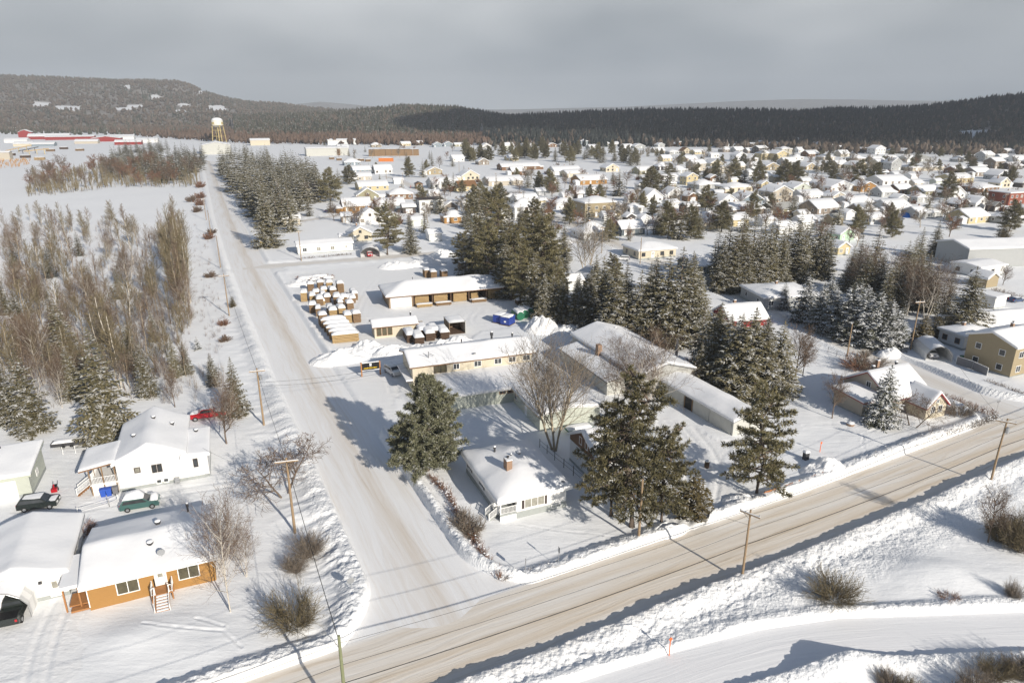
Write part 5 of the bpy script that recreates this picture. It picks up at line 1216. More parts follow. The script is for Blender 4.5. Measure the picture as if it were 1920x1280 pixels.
NAMES = dict(spruce='spruce_tree', spruce_slim='spruce_tree', spruce_snowy='spruce_tree', spruce_far='spruce_tree', pine_blue='pine_tree', pine='pine_tree', pine_far='pine_tree', cedar='cedar_tree',
             maple='maple_tree', birch='birch_tree', bare_tree='bare_tree', aspen='aspen_tree', apple='apple_tree', shrub='shrub', bush='bush', bush_far='bush', tree_far='bare_tree', seedling='spruce_sapling')
CATS = dict(spruce_tree='tree', pine_tree='tree', cedar_tree='tree', maple_tree='tree', birch_tree='tree', bare_tree='tree', aspen_tree='tree', apple_tree='tree', shrub='shrub', bush='bush', spruce_sapling='tree')
_nplant = [0]
def plant(key, p, h, label=None, group=None, wide=1.0, var=None, rz=None, sink=0.0):
    ks = KIND[key]; _nplant[0] += 1
    cm, tm, h0, stem, crown = ks[(_nplant[0] * 7 + 3) % len(ks) if var is None else var]
    t = thing(NAMES[key], (p[0], p[1], -0.05 - sink), rz if rz is not None else R.uniform(0, 6.28), label, CATS[NAMES[key]], group)
    if key in ('shrub', 'bush'): h *= 0.82
    s_ = h / h0; t.scale = (s_ * wide, s_ * wide, s_)
    link(stem, tm, t); link(crown, cm, t)
    return t
def plant_px(key, u, vb, vt, label=None, group=None, wide=1.0, var=None):
    """by the surveyed foot (u, vb) and top row vt"""
    return plant(key, P(u, vb), HGT(vb, vt), label, group, wide, var)
ORD = lambda i: ('first second third fourth fifth sixth seventh eighth ninth tenth eleventh twelfth thirteenth fourteenth fifteenth sixteenth seventeenth eighteenth nineteenth twentieth'.split() + ['%d%s' % (k, 'st' if k % 10 == 1 else 'nd' if k % 10 == 2 else 'rd' if k % 10 == 3 else 'th') for k in range(21, 200)])[i]
def grove(key, items, what, where, group, wide=1.0):
    """items: (u, foot row, top row[, wide]); labelled by their order from the left"""
    items = sorted(items, key=lambda q: q[0])
    for i, q in enumerate(items):
        k = key if isinstance(key, str) else key[i % len(key)]
        lab = '%s, %s from the left %s' % (what, ORD(i), where) if len(items) > 1 else '%s %s' % (what, where)
        plant_px(k, q[0], q[1], q[2], lab, group, (q[3] if len(q) > 3 else 1.0) * wide)
# --- the big ones in front
plant_px('pine_blue', 802, 882, 703, 'broad bushy blue green pine standing alone beside the avenue', None, 1.03)
plant_px('pine', 1185, 985, 705, 'tallest pine behind the wooden pole by the main road', None, 0.98, 0)
plant_px('pine', 1146, 965, 745, 'pine leaning over the white cottage beside the tallest pine', None, 0.80, 1)
plant_px('pine', 1240, 978, 790, 'shorter bushy pine right of the tallest pine', None, 0.80, 2)
plant_px('pine', 1418, 928, 722, 'open crowned pine left of the snow heap by the red marker', None, 0.86, 2)
plant_px('cedar', 1297, 970, 885, 'rounded brown green cedar at the drive by the main road', None, 1.15)
plant_px('maple', 1040, 843, 640, 'large leafless maple with fanned limbs behind the white bungalow', None, 1.05, 0)
plant_px('birch', 1195, 800, 625, 'leafless pale limbed tree rising behind the tallest pine', None, 1.0, 1)
plant_px('birch', 1150, 770, 640, 'leafless spreading tree in front of the long grey warehouse', None, 1.0, 2)
plant_px('birch', 432, 1145, 925, 'white stemmed birch in front of the orange bungalow', None, 0.72, 0)
plant_px('birch', 462, 1080, 975, 'slender birch behind the white stemmed birch by the bungalow', None, 0.7, 1)
plant_px('apple', 534, 928, 812, 'leafless crabapple behind the crossarm pole beside the avenue', None, 1.25, 0)
plant_px('bare_tree', 425, 832, 735, 'small leafless tree beside the red pickup', None, 0.85, 0)
plant_px('birch', 432, 800, 700, 'thin pale tree just right of the red pickup', None, 0.5, 1)
plant_px('bare_tree', 328, 762, 690, 'snow loaded forked tree stump at the edge of the left wood', None, 0.6, 1)
plant_px('spruce_snowy', 1652, 797, 683, 'lone conical spruce in front of the red trimmed house', None, 0.78, 0)
plant_px('apple', 1710, 800, 728, 'low crooked fruit tree before the red trimmed house', None, 1.2, 1)
plant_px('bare_tree', 1560, 785, 692, 'reddish leafless tree left of the red trimmed house', None, 0.62, 2)
plant_px('bush', 1797, 778, 745, 'small twiggy bush on the lawn beside the corner hedge', None, 1.2, 0)
plant_px('bush', 1752, 762, 735, 'twiggy bush against the front of the red trimmed house', None, 1.3, 1)
plant('shrub', P(1562, 1122), 4.1, 'big rounded leafless shrub on the slope below the main road', None, 1.1, 0)
plant_px('bush', 1778, 1125, 1103, 'small dry bush on the snow beyond the rounded shrub', None, 1.1, 1)
for i, q in enumerate(((553, 1170, 1092), (555, 1070, 1030), (575, 1040, 985))):
    plant_px('shrub', q[0], q[1], q[2], ('round leafless shrub nearest the wooden lamp pole at the junction', 'small leafless shrub behind the round one left of the avenue', 'low scrubby shrub below the crossarm pole')[i], 'shrubs left of the avenue', 0.95, i)
plant_px('bush', 645, 905, 885, 'wispy bush on the avenue verge beside the crossarm pole') if False else None
for i, q in enumerate(((868, 985, 945), (884, 997, 960), (160, 1000, 972), (888, 1008, 985))):
    plant_px('bush', q[0], q[1], q[2], ('pale leafless bush beside the porch steps of the white bungalow', 'second pale bush at the hedge end near the white bungalow', 'reddish bush between the white garage and the orange bungalow', 'low bush at the upper end of the brown hedge')[i], None, 1.0)
grove('shrub', [(1872, 1012, 945, .6), (1893, 1018, 935, .65), (1912, 1030, 945, .65), (1900, 1122, 1075, .5)], 'leafless grey shrub', 'in the right edge clump', 'shrubs at the right edge')
grove('bare_tree', [(1853, 1015, 905, .6)], 'thin leafless sapling', 'standing left of the shrubs at the right edge', None)
grove('shrub', [(1668, 1288, 1245, .8), (1702, 1298, 1258, .8), (1830, 1290, 1240, .9), (1866, 1272, 1222, .9), (1908, 1268, 1222, .95), (1800, 1310, 1270, .9), (1950, 1268, 1215, 1)], 'dark leafless shrub', 'beyond the trail at the bottom right', 'shrubs along the trail')
# --- spruces by the left wood
for i, q in enumerate(((205, 822, 612, 1.0), (62, 808, 655, 1.0), (130, 700, 560, .95), (278, 742, 640, .95), (445, 778, 668, .85), (20, 790, 670, .9), (175, 566, 488, .9), (140, 745, 645, .8), (250, 690, 600, .8), (350, 700, 640, .8), (45, 640, 540, .9), (75, 560, 500, .9), (330, 705, 625, .7), (400, 722, 660, .7))):
    lab = ('largest spruce behind the white gabled house', 'snowy spruce behind the pale garage at the left edge', 'tall spruce among bare trees of the left wood', 'spruce just right of the largest spruce by the white house', 'spruce beside the red pickup', 'spruce cut by the left edge near the garage', 'small lone spruce in the gap of the left wood', 'slender spruce left of the largest one', 'spruce in the shade of the aspens', 'short spruce at the corner of the aspens', 'spruce half hidden by bare twigs at the left edge', 'spruce far back in the left wood', 'small spruce behind the forked stump', 'young spruce near the avenue pole')[i]
    plant_px('spruce' if i not in (1, 3, 6) else 'spruce_slim', q[0], q[1], q[2], lab, 'spruces of the left wood', q[3])
plant_px('seedling', 371, 655, 630, 'tiny snowy spruce on the verge beside the aspens'); plant_px('seedling', 402, 705, 672, 'small snow loaded spruce sapling near the avenue'); plant_px('cedar', 437, 577, 555, 'small golden brown cedar on the avenue verge', None, 0.9)
grove('spruce_slim', [(12, 590, 520, 1), (105, 625, 545, 1), (95, 520, 462, 1), (225, 560, 500, .9), (150, 480, 430, .9), (290, 640, 575, .8), (30, 500, 445, 1), (195, 640, 570, .9)], 'dark spruce', 'standing deep among the bare aspens', 'spruces among the aspens')
# --- left wood: aspens and birches one by one
pts = px_points([(-40, 470), (120, 430), (225, 425), (300, 470), (345, 560), (375, 640), (345, 720), (300, 735), (150, 735), (0, 740), (-40, 640)], 185, 21)
for i, p in enumerate(pts): plant('aspen' if i % 6 else 'birch', p, R.choice([R.uniform(5, 9), R.uniform(8, 14.5), R.uniform(9, 12)]), 'leafless aspen in the thick wood left of the avenue' if i % 6 else 'pale stemmed birch in the thick wood left of the avenue', 'aspens of the left wood', R.uniform(0.8, 1.35) if i % 6 else 0.7)
pts = px_points([(305, 470), (350, 455), (357, 520), (362, 600), (320, 590)], 46, 22)
for i, p in enumerate(pts): plant('aspen', p, R.uniform(13, 19), 'tall slim aspen in the dense row beside the avenue verge', 'aspens of the tall row', R.uniform(0.55, 0.8))
pts = px_points([(50, 372), (130, 360), (220, 352), (370, 350), (372, 318), (250, 305), (130, 322), (60, 340)], 85, 23)
for i, p in enumerate(pts): plant('tree_far' if i % 3 else 'aspen', p, R.uniform(9, 14), 'leafless tree in the wood beyond the left snowfield', 'bare trees beyond the left field', R.uniform(0.9, 1.3))
pts = px_points([(-30, 430), (60, 405), (260, 405), (300, 420), (220, 440), (-30, 470)], 34, 24)
for i, p in enumerate(pts): plant('aspen', p, R.uniform(6, 10), 'low leafless tree along the near edge of the left snowfield', 'bare trees beyond the left field', R.uniform(0.9, 1.3))
pts = px_points([(200, 340), (300, 345), (378, 330), (380, 300), (300, 285), (210, 290)], 14, 25)
for i, p in enumerate(pts): plant('spruce_far', p, R.uniform(12, 17), 'snow dusted spruce in the stand left of the far avenue', 'spruces left of the far avenue', R.uniform(0.8, 1.1))
pts = px_points([(-20, 745), (120, 770), (200, 735), (330, 765), (400, 745), (420, 700), (360, 690), (0, 690)], 26, 55)
for i, p in enumerate(pts): plant(('aspen', 'birch', 'aspen')[i % 3], p, R.uniform(6, 10.5), ('leafless aspen at the near fringe of the left wood', 'pale birch at the near fringe of the left wood', 'leafless aspen at the near fringe of the left wood')[i % 3], 'fringe trees of the left wood', (0.95, 0.6, 0.9)[i % 3])
# scrub on the verge
for i, q in enumerate(((370, 398), (374, 385), (360, 378), (376, 372), (398, 440), (392, 448), (395, 520), (420, 610), (422, 640), (376, 352))):
    plant_px('bush_far', q[0], q[1], q[1] - 14, 'low scrub bush, %s up the avenue verge from the pickup' % ORD(i), 'scrub on the avenue verge', 1.0)
# --- spruces right of the far avenue
def stand_stuff(name, poly, n, seed, hlo, hhi, label, proto=None, mat='spruce_needles', h0=10.0):
    mb = proto or spruce_proto(seed, 10, 2.7, 11, 7, 0.42, 0.35)[0]; r_ = np.random.default_rng(seed); V = []; F = []; o = 0
    bv = np.array([tuple(v) for v in mb.v]); bf = np.array([f for q in mb.f for f in ([q] if len(q) == 3 else [(q[0], q[1], q[2]), (q[0], q[2], q[3])])])
    for (x, y) in px_points(poly, n, seed):
        a_ = r_.uniform(0, 6.28); s_ = r_.uniform(hlo, hhi) / h0; w_ = s_ * r_.uniform(.9, 1.15); c_, q_ = math.cos(a_), math.sin(a_)
        V.append(np.stack([bv[:, 0] * c_ * w_ - bv[:, 1] * q_ * w_ + x, bv[:, 0] * q_ * w_ + bv[:, 1] * c_ * w_ + y, bv[:, 2] * s_], 1)); F.append(bf + o); o += len(bv)
    me = np_mesh(name, np.concatenate(V), np.concatenate(F), mat); tag(link(name, me), label, 'trees', kind='stuff')
tw_, tr_ = aspen_proto(97, 12)
WOODP = [(-40, 455), (120, 425), (235, 420), (300, 450), (350, 470), (370, 600), (345, 700), (300, 725), (150, 725), (0, 725), (-40, 640)]
for k_, (tw_, tr_) in enumerate((aspen_proto(97, 12, .026), aspen_proto(98, 12, .026))):
    stand_stuff('aspen_stand', WOODP, 26, 79 + k_, 5, 12, ('thick mass of olive brown aspen twigs in the left wood', 'thick mass of grey brown aspen twigs in the left wood')[k_], tw_, ('twig_olive', 'twig_grey')[k_], 12.0)
stand_stuff('spruce_stand', [(412, 335), (450, 380), (500, 440), (545, 430), (560, 395), (605, 380), (600, 335), (560, 305), (500, 290), (415, 292)], 190, 77, 13, 18, 'dense mass of snow dusted spruces filling the stand right of the far avenue')
stand_stuff('spruce_stand', [(190, 335), (300, 345), (380, 332), (382, 295), (300, 278), (230, 280)], 140, 78, 12, 16, 'dense mass of snow dusted spruces filling the stand left of the far avenue')
pts = px_points([(450, 385), (490, 430), (512, 452), (545, 440), (560, 400), (600, 385), (590, 360), (500, 370)], 24, 26)
for i, p in enumerate(pts): plant('spruce_far' if p[1] > 260 else 'spruce', p, R.uniform(13, 18), 'snow dusted spruce in the tall stand right of the far avenue', 'spruces right of the far avenue', R.uniform(0.85, 1.15))
plant_px('spruce', 505, 463, 355, 'large spruce behind the yellow road sign', None, 1.0, 0)
# --- middle belt behind the lumber yard
grove(['pine', 'spruce', 'pine'], [(726, 476, 380, 1.0), (771, 474, 398, .75)], 'tall evergreen', 'in the pair behind the snowy car shelter', 'evergreens behind the shelter')
grove(['pine', 'spruce', 'spruce_slim', 'pine'], [(868, 500, 432, 1.1), (885, 520, 415, 1), (900, 470, 345, .9), (915, 535, 420, 1), (930, 470, 350, .9), (948, 555, 445, 1), (962, 545, 420, .9), (975, 575, 455, 1), (985, 530, 410, 1), (1000, 585, 470, 1), (1015, 540, 400, 1), (1032, 520, 395, 1), (1043, 590, 495, 1), (1020, 600, 510, .9), (955, 495, 375, .9), (1000, 480, 370, .9)], 'tall snow flecked evergreen', 'in the belt right of the lumber shed', 'evergreens behind the lumber yard')
grove(['spruce', 'spruce_slim', 'spruce'], [(1080, 602, 520, 1), (1105, 620, 505, 1), (1128, 610, 480, 1), (1150, 640, 488, 1.05), (1170, 625, 490, 1), (1196, 640, 505, 1.05), (1222, 640, 475, 1), (1245, 645, 470, .95), (1268, 645, 462, 1), (1290, 640, 475, 1), (1305, 625, 500, 1), (1215, 600, 490, .9), (1140, 590, 500, .9)], 'large spruce', 'in the thick group behind the grey warehouse', 'spruces behind the warehouse')
grove(['spruce', 'spruce_slim', 'spruce'], [(1312, 690, 560, .9), (1340, 715, 565, 1.1), (1372, 735, 590, 1.2), (1400, 742, 575, 1.2), (1425, 745, 590, 1.15), (1455, 735, 600, 1.1), (1310, 725, 640, .9), (1350, 700, 600, 1), (1345, 650, 572, 1.1), (1368, 640, 588, 1.3), (1388, 650, 585, 1.2), (1410, 640, 592, 1.3), (1435, 648, 592, 1.2)], 'dark shaggy spruce', 'in the dense clump above the long tin shed', 'spruces above the tin shed')
grove('bare_tree', [(1490, 720, 610, .7), (1505, 705, 620, .6), (1235, 690, 610, .8)], 'leafless tree', 'fringing the dense spruce clump', None)
grove(['spruce_slim', 'spruce'], [(1340, 532, 425, 1), (1360, 535, 410, 1), (1382, 537, 402, 1.05), (1404, 535, 400, 1), (1424, 530, 405, 1), (1446, 525, 398, 1.05), (1468, 523, 402, 1), (1488, 520, 395, 1), (1508, 515, 405, 1), (1528, 512, 398, 1), (1548, 508, 408, 1), (1372, 545, 430, .9), (1395, 545, 440, .9), (1350, 545, 440, .9), (1415, 542, 425, .9), (1435, 538, 420, .9), (1460, 535, 425, .9), (1500, 528, 420, .9), (1538, 522, 420, .9)], 'tall spruce', 'in the close row behind the grey brick bungalow', 'close row of tall spruces')
grove('spruce_snowy', [(1468, 578, 528, .8), (1508, 600, 515, 1.1), (1535, 615, 530, 1.1), (1560, 625, 540, 1.1), (1585, 635, 530, 1.1), (1612, 642, 535, 1.1), (1638, 648, 545, 1.1), (1660, 650, 560, 1.05), (1680, 648, 575, 1), (1600, 615, 520, 1), (1550, 600, 515, 1)], 'snow laden spruce', 'in the low hedge-like row along the side street', 'snow laden spruces by the side street')
grove(['spruce', 'spruce_slim'], [(1605, 530, 440, 1), (1632, 540, 420, 1), (1645, 560, 470, .9), (1690, 545, 450, 1.1), (1705, 530, 440, 1), (1720, 500, 425, .9), (1750, 480, 412, .9), (1668, 570, 480, .9), (1730, 560, 470, .9), (1618, 560, 470, 1), (1655, 590, 495, .9), (1685, 585, 480, 1), (1712, 575, 470, 1), (1745, 585, 490, 1), (1770, 600, 500, .9), (1590, 545, 460, .9)], 'dark spruce', 'in the clump around the leafless birches', 'spruces around the birches')
plant_px('spruce', 1805, 628, 498, 'tall broad spruce left of the tan garage', None, 1.1, 2)
grove('birch', [(1640, 560, 455, .9), (1700, 590, 478, 1), (1735, 600, 488, .9), (1755, 598, 500, .8), (1612, 555, 470, .9)], 'pale leafless birch', 'among the dark spruces by the side street', 'birches among the spruces')
grove('cedar', [(1728, 640, 590, 1.1), (1752, 635, 592, 1.0), (1392, 472, 430, 1.3), (1880, 448, 420, 1.6)], 'bushy brown green cedar', 'among the yards at the side street', None)
grove('bare_tree', [(1880, 535, 495, .9)], 'little round leafless tree', 'in the yard right of the log shed', None)
grove('maple', [(1100, 520, 412, .8)], 'leafless maple', 'before the white hipped house', None)
plant_px('birch', 1378, 540, 480, 'leaning leafless birch stem in front of the tall spruce row', None, 0.5, 0)
grove('bush', [(1603, 690, 655, 1.3), (1632, 693, 655, 1.2), (1622, 668, 650, 1)], 'twiggy bush', 'along the wire fence by the side street', 'bushes by the side street fence')
grove(['spruce_far', 'pine_far'], [(1232, 440, 385, 1), (1252, 448, 380, 1), (1275, 450, 382, 1.1), (1295, 448, 388, 1.1), (1310, 445, 395, 1)], 'dark evergreen', 'in the clump right of the slate house', 'evergreens by the slate house')
grove(['spruce_far', 'pine_far'], [(1322, 395, 348, 1.3), (1160, 367, 318, 1.6), (1218, 368, 315, 1.5), (1250, 360, 300, 1.3), (1350, 345, 300, 1.4), (1375, 342, 300, 1.3), (1395, 342, 305, 1.3), (1420, 345, 302, 1.2), (1470, 345, 300, 1.4), (1490, 345, 302, 1.3), (1500, 340, 308, 1.2), (1560, 340, 310, 1), (1590, 335, 298, 1.2), (1610, 340, 300, 1.3), (1630, 335, 300, 1.1), (1650, 335, 312, 1), (1775, 375, 323, 1), (1672, 445, 395, 1), (1792, 430, 385, 1), (1820, 380, 358, 1), (1475, 310, 270, 1), (1430, 300, 268, 1), (1685, 318, 290, .9), (1640, 345, 305, 1.2)], 'dark yard evergreen', 'scattered among the right half of town', 'evergreens in the right half of town')
grove(['spruce_far', 'pine_far'], [(990, 352, 310, 1.2), (1010, 358, 322, 1.1), (1030, 362, 318, 1.1), (1045, 360, 325, 1), (890, 405, 348, 1), (910, 405, 355, .9), (938, 402, 345, 1), (1068, 420, 372, 1), (1020, 410, 370, 1.1), (867, 362, 338, 1.2), (1150, 345, 320, 1.2), (767, 332, 295, 1), (793, 333, 297, .9), (810, 312, 282, 1), (800, 322, 300, 1), (706, 325, 305, 1.1), (655, 345, 310, 1.4), (635, 350, 315, 1.3), (620, 378, 316, 1.1), (580, 405, 375, 1.3), (870, 330, 310, 1), (712, 338, 324, .9), (692, 322, 305, 1), (1185, 382, 362, 1)], 'yard evergreen', 'scattered among the houses left of centre', 'evergreens among the middle houses')
pts = px_points([(870, 305), (1010, 302), (1190, 312), (1200, 292), (1000, 280), (870, 276)], 66, 27)
for i, p in enumerate(pts): plant('pine_far' if i % 2 else 'spruce_far', p, R.uniform(11, 17), 'dark evergreen in the belt across the middle of town', 'evergreens of the middle belt', R.uniform(0.9, 1.3))
pts = px_points([(600, 420), (820, 440), (1150, 440), (1280, 420), (1500, 410), (1900, 400), (1900, 300), (1200, 300), (880, 320), (700, 400)], 130, 28)
for i, p in enumerate(pts): plant('tree_far' if i % 2 else 'bush_far', p, R.uniform(5, 9) if i % 2 else R.uniform(1.8, 3.4), 'leafless yard tree between the town houses' if i % 2 else 'leafless bush between the town houses', 'bare plants between houses', R.uniform(0.8, 1.2))
pts = px_points([(1180, 345), (1450, 340), (1900, 345), (1915, 295), (1500, 285), (1200, 285)], 110, 29)
for i, p in enumerate(pts): plant(('tree_far', 'pine_far', 'spruce_far')[i % 3], p, R.uniform(7, 12), ('leafless tree among the far houses', 'pine among the far houses', 'spruce among the far houses')[i % 3], 'trees among the far houses', R.uniform(0.9, 1.2))
pts = px_points([(640, 300), (860, 320), (880, 285), (700, 268), (560, 270)], 22, 30)
for i, p in enumerate(pts): plant(('tree_far', 'spruce_far')[i % 2], p, R.uniform(6, 11), ('leafless tree near the far lumber yard', 'spruce near the far lumber yard')[i % 2], 'trees near the far lumber yard', 1.0)

pts = px_points([(862, 440), (880, 530), (960, 580), (1045, 612), (1100, 628), (1300, 640), (1320, 560), (1200, 540), (1090, 520), (1050, 450), (1000, 420), (880, 420)], 44, 51)
for i, p in enumerate(pts): plant(('spruce', 'spruce_slim', 'spruce', 'pine')[i % 4], p, R.uniform(8, 14), 'snow flecked evergreen of the full belt behind the yard', 'evergreens of the full belt', R.uniform(0.9, 1.15))
pts = px_points([(600, 430), (840, 445), (1060, 455), (1180, 460), (1320, 440), (1560, 440), (1900, 440), (1915, 330), (1200, 330), (880, 335), (620, 390)], 76, 52)
for i, p in enumerate(pts): plant(('pine_far', 'spruce_far', 'spruce_far')[i % 3], p, R.uniform(7, 13), ('round topped pine in the yards of town', 'spruce in the yards of town', 'spruce in the yards of town')[i % 3], 'evergreens in the yards of town', R.uniform(0.9, 1.3))
pts = px_points([(600, 430), (840, 445), (1060, 455), (1180, 460), (1320, 440), (1560, 470), (1900, 440), (1915, 320), (1200, 320), (880, 335), (620, 390)], 160, 53)
for i, p in enumerate(pts): plant('tree_far', p, R.uniform(5, 9.5), 'leafless tree in the yards of town', 'leafless trees in the yards of town', R.uniform(0.9, 1.3))
# ------------------------------------------------------------------ the town
TOWN = []   # (root, u, v, words) to be labelled row by row
WORDS = dict(white='white', cream='cream', orange='orange', yellow='yellow', tan='tan', brown='brown', dark='dark', slate='slate grey', grey='grey', green='green', palegreen='pale green', brick='red brick', red='red', olive='olive', beige='beige', taupe='taupe', mint='mint green', bluegrey='blue grey')
RW = dict(gx='long-roofed', gy='gable-fronted', hip='hip-roofed', flat='flat-roofed')
def town(u, v, wpx, kind, wall, st=1, rise=None, yaw=None, annex=None, dr=0.8, snow=0.32, depth=None, w=None, trim='white_paint', cat='house', name=None, label=None, chim=None, group='town houses'):
    pm = PXM(v); yaw = GRID + R.uniform(-0.06, 0.06) if yaw is None else math.radians(yaw)
    if w is None: w = max(4.5, 1.17 * wpx / pm / (math.cos(yaw) + dr * math.sin(yaw)))
    d = depth or w * dr
    if d > 14: d = 14
    h = 3.0 * st + (0.2 if st > 1 else 0.1)
    if rise is None: rise = {'gx': 2.0, 'gy': 2.4, 'hip': 1.8, 'flat': 0}[kind] * min(1.3, w / 9)
    x, y = P(u, v)
    uo = -w / 2 * math.cos(yaw) + d * 0.5 * math.sin(yaw) * 0.8; vo = -w / 2 * math.sin(yaw)
    near = v > 425
    if label is None and R.random() < 0.07: snow = 0.0; trim = R.choice(['dark_trim', 'brown_trim', 'tin_grey'])
    if label is None: h *= R.uniform(0.92, 1.12); rise *= R.uniform(0.75, 1.3)
    name = name or ('house' if cat == 'house' else cat.replace(' ', '_'))
    t = thing(name, (x + uo, y + vo, 0), yaw, label, cat, group)
    wall_part(t, kind, w, d, h, rise, 'wall_' + wall, 0.3 if near else 0)
    roof_parts(t, kind, w, d, h, rise, 0.45, snow, trim, near, R.random() * 9)
    wf = 'white_paint' if wall not in ('white', 'cream', 'palegreen') else R.choice(['white_paint', 'dark_trim', 'brown_trim'])
    xf = face_xf('f', w, d); xl = face_xf('l', w, d)
    if w > 5 and cat == 'house':
        nwin = max(2, min(4, int(w / 3.2)))
        dslot = R.randrange(nwin)
        for s_ in range(st):
            for i in range(nwin):
                sx_ = w * (i + 0.5) / nwin
                if s_ == 0 and i == dslot: door(t, xf, sx_, z=0.3, lite=near)
                else: window(t, xf, sx_, 1.0 + 2.85 * s_, 1.25, 1.15, wf, R.choice(['glass', 'glass_curtain', 'glass']), 1, near)
            for i in range(2): window(t, xl, d * (i + 0.5) / 2, 1.0 + 2.85 * s_, 1.0, 1.05, wf, 'glass', 0, near)
        if kind == 'gy' and rise > 2: window(t, xf, w / 2, h + 0.1, 0.9, 0.9, wf, 'glass', 0, near)
        if chim if chim is not None else R.random() < 0.45: chimney(t, w * R.uniform(.3, .7), d * 0.55, h, h + rise + 0.9, 0.55, 0.55)
        if R.random() < 0.5: vent(t, w * R.uniform(.2, .8), d * .6, h + rise * .7, 0.2, 0.55)
    elif cat == 'garage': garage_door(t, xf, w / 2, min(w * 0.7, 3.4), 2.2)
    if annex:
        aw, ad, side, amat = annex
        ax = -aw + 0.02 if side == 'l' else w - 0.02
        wall_part(t, 'gx', aw, ad, 2.4, 0.7, 'wall_' + amat, 0, ax, 0.6, name='annex_wall'); roof_parts(t, 'gx', aw, ad, 2.4, 0.7, 0.3, snow, trim, False, R.random() * 9, ax, 0.6)
    if label is None: TOWN.append((t, u, v, '%s %s%s %s' % (WORDS[wall], RW[kind], ' two-storey' if st == 2 else '', cat)))
    return t
# middle and left houses
H_ = [
 (695, 357, 58, 'gx', 'yellow', 1), (686, 377, 42, 'gy', 'olive', 1), (748, 374, 45, 'hip', 'brown', 1), (665, 398, 54, 'gx', 'orange', 1), (728, 396, 55, 'gx', 'bluegrey', 1),
 (805, 399, 47, 'flat', 'white', 2), (690, 420, 45, 'gy', 'white', 1), (850, 418, 44, 'hip', 'orange', 1), (672, 453, 44, 'gy', 'cream', 1),
 (681, 339, 27, 'gx', 'beige', 1), (812, 327, 30, 'gy', 'tan', 1), (830, 353, 55, 'gx', 'white', 1), (878, 338, 37, 'gy', 'cream', 1), (873, 358, 37, 'gx', 'yellow', 1), (943, 348, 70, 'gx', 'beige', 1),
 (969, 328, 28, 'gx', 'brown', 1), (973, 319, 78, 'gx', 'brown', 1), (1060, 328, 56, 'gx', 'white', 1), (1075, 333, 40, 'gx', 'cream', 1), (1107, 346, 60, 'gx', 'orange', 1), (985, 385, 46, 'gx', 'white', 1), (982, 410, 50, 'hip', 'white', 2),
 (1058, 392, 52, 'hip', 'white', 1), (1118, 407, 66, 'hip', 'tan', 2), (1222, 380, 40, 'gy', 'white', 1), (1262, 374, 34, 'gy', 'white', 1), (1112, 448, 62, 'hip', 'white', 1), (1182, 442, 50, 'gx', 'slate', 1),
 (1335, 430, 56, 'gx', 'cream', 1), (950, 382, 22, 'gx', 'white', 1), (1145, 322, 30, 'gy', 'cream', 1),
 (535, 398, 36, 'gx', 'white', 1), (545, 423, 30, 'gx', 'beige', 1), (577, 376, 26, 'gx', 'cream', 2), (1262, 425, 40, 'gx', 'white', 1), (1190, 400, 30, 'hip', 'white', 1), (1140, 415, 26, 'gx', 'white', 1),
 # right half
 (1294, 347, 27, 'gy', 'yellow', 2), (1322, 354, 46, 'hip', 'grey', 1), (1383, 360, 58, 'hip', 'cream', 1), (1433, 354, 20, 'gy', 'yellow', 1), (1500, 362, 44, 'gy', 'palegreen', 1), (1467, 358, 26, 'gx', 'bluegrey', 1),
 (1460, 380, 50, 'gy', 'beige', 2), (1405, 386, 50, 'gy', 'bluegrey', 1), (1360, 390, 48, 'gy', 'white', 1), (1395, 405, 74, 'gx', 'taupe', 1), (1465, 402, 56, 'gx', 'olive', 1), (1545, 400, 60, 'gx', 'taupe', 1),
 (1568, 378, 38, 'gy', 'beige', 1), (1573, 359, 60, 'gy', 'white', 1), (1623, 359, 40, 'gy', 'orange', 1), (1672, 356, 66, 'gx', 'white', 2), (1693, 365, 36, 'gx', 'brown', 1), (1740, 369, 44, 'gx', 'olive', 1),
 (1520, 377, 54, 'gx', 'white', 1), (1608, 389, 58, 'gx', 'white', 1), (1680, 400, 60, 'gx', 'white', 1), (1660, 369, 34, 'gx', 'grey', 1), (1727, 380, 36, 'hip', 'grey', 1), (1735, 410, 52, 'gx', 'grey', 1), (1770, 402, 36, 'hip', 'white', 1),
 (1827, 418, 60, 'gx', 'yellow', 1), (1803, 393, 34, 'gy', 'dark', 1), (1902, 384, 54, 'flat', 'brick', 2), (1850, 360, 52, 'hip', 'brown', 1), (1880, 352, 30, 'gy', 'cream', 1), (1800, 343, 58, 'gx', 'yellow', 1),
 (1737, 320, 84, 'hip', 'beige', 1), (1877, 337, 36, 'gy', 'grey', 1), (1840, 330, 42, 'gx', 'taupe', 1), (1582, 452, 40, 'gy', 'mint', 1), (1578, 478, 30, 'gy', 'yellow', 1), (1512, 430, 40, 'gx', 'white', 1), (1470, 440, 36, 'gx', 'white', 1),
 (1620, 405, 40, 'gx', 'taupe', 1), (1765, 365, 30, 'gy', 'white', 1), (1790, 372, 40, 'gy', 'white', 1), (1900, 420, 50, 'hip', 'grey', 1), (1640, 420, 34, 'gx', 'white', 1), (1835, 393, 36, 'gy', 'white', 1),
]
PLACED = []
for q in H_:
    town(q[0], q[1], q[2], q[3], q[4], q[5], annex=(3.4, 4.2, R.choice('lr'), q[4] if R.random() < .6 else 'white') if R.random() < 0.5 else None)
    PLACED.append((q[0], q[1], q[2] * 0.55))
town(1224, 484, 108, 'hip', 'cream', 1, 1.4, 20, w=14.5, depth=11, label='cream bungalow with a wide hipped snow roof behind the parked white car')
t = town(1320, 516, 60, 'gx', 'slate', 1, 2.0, 15, w=9, depth=11, label='slate house with a shaded snow roof beside the tall spruce row')
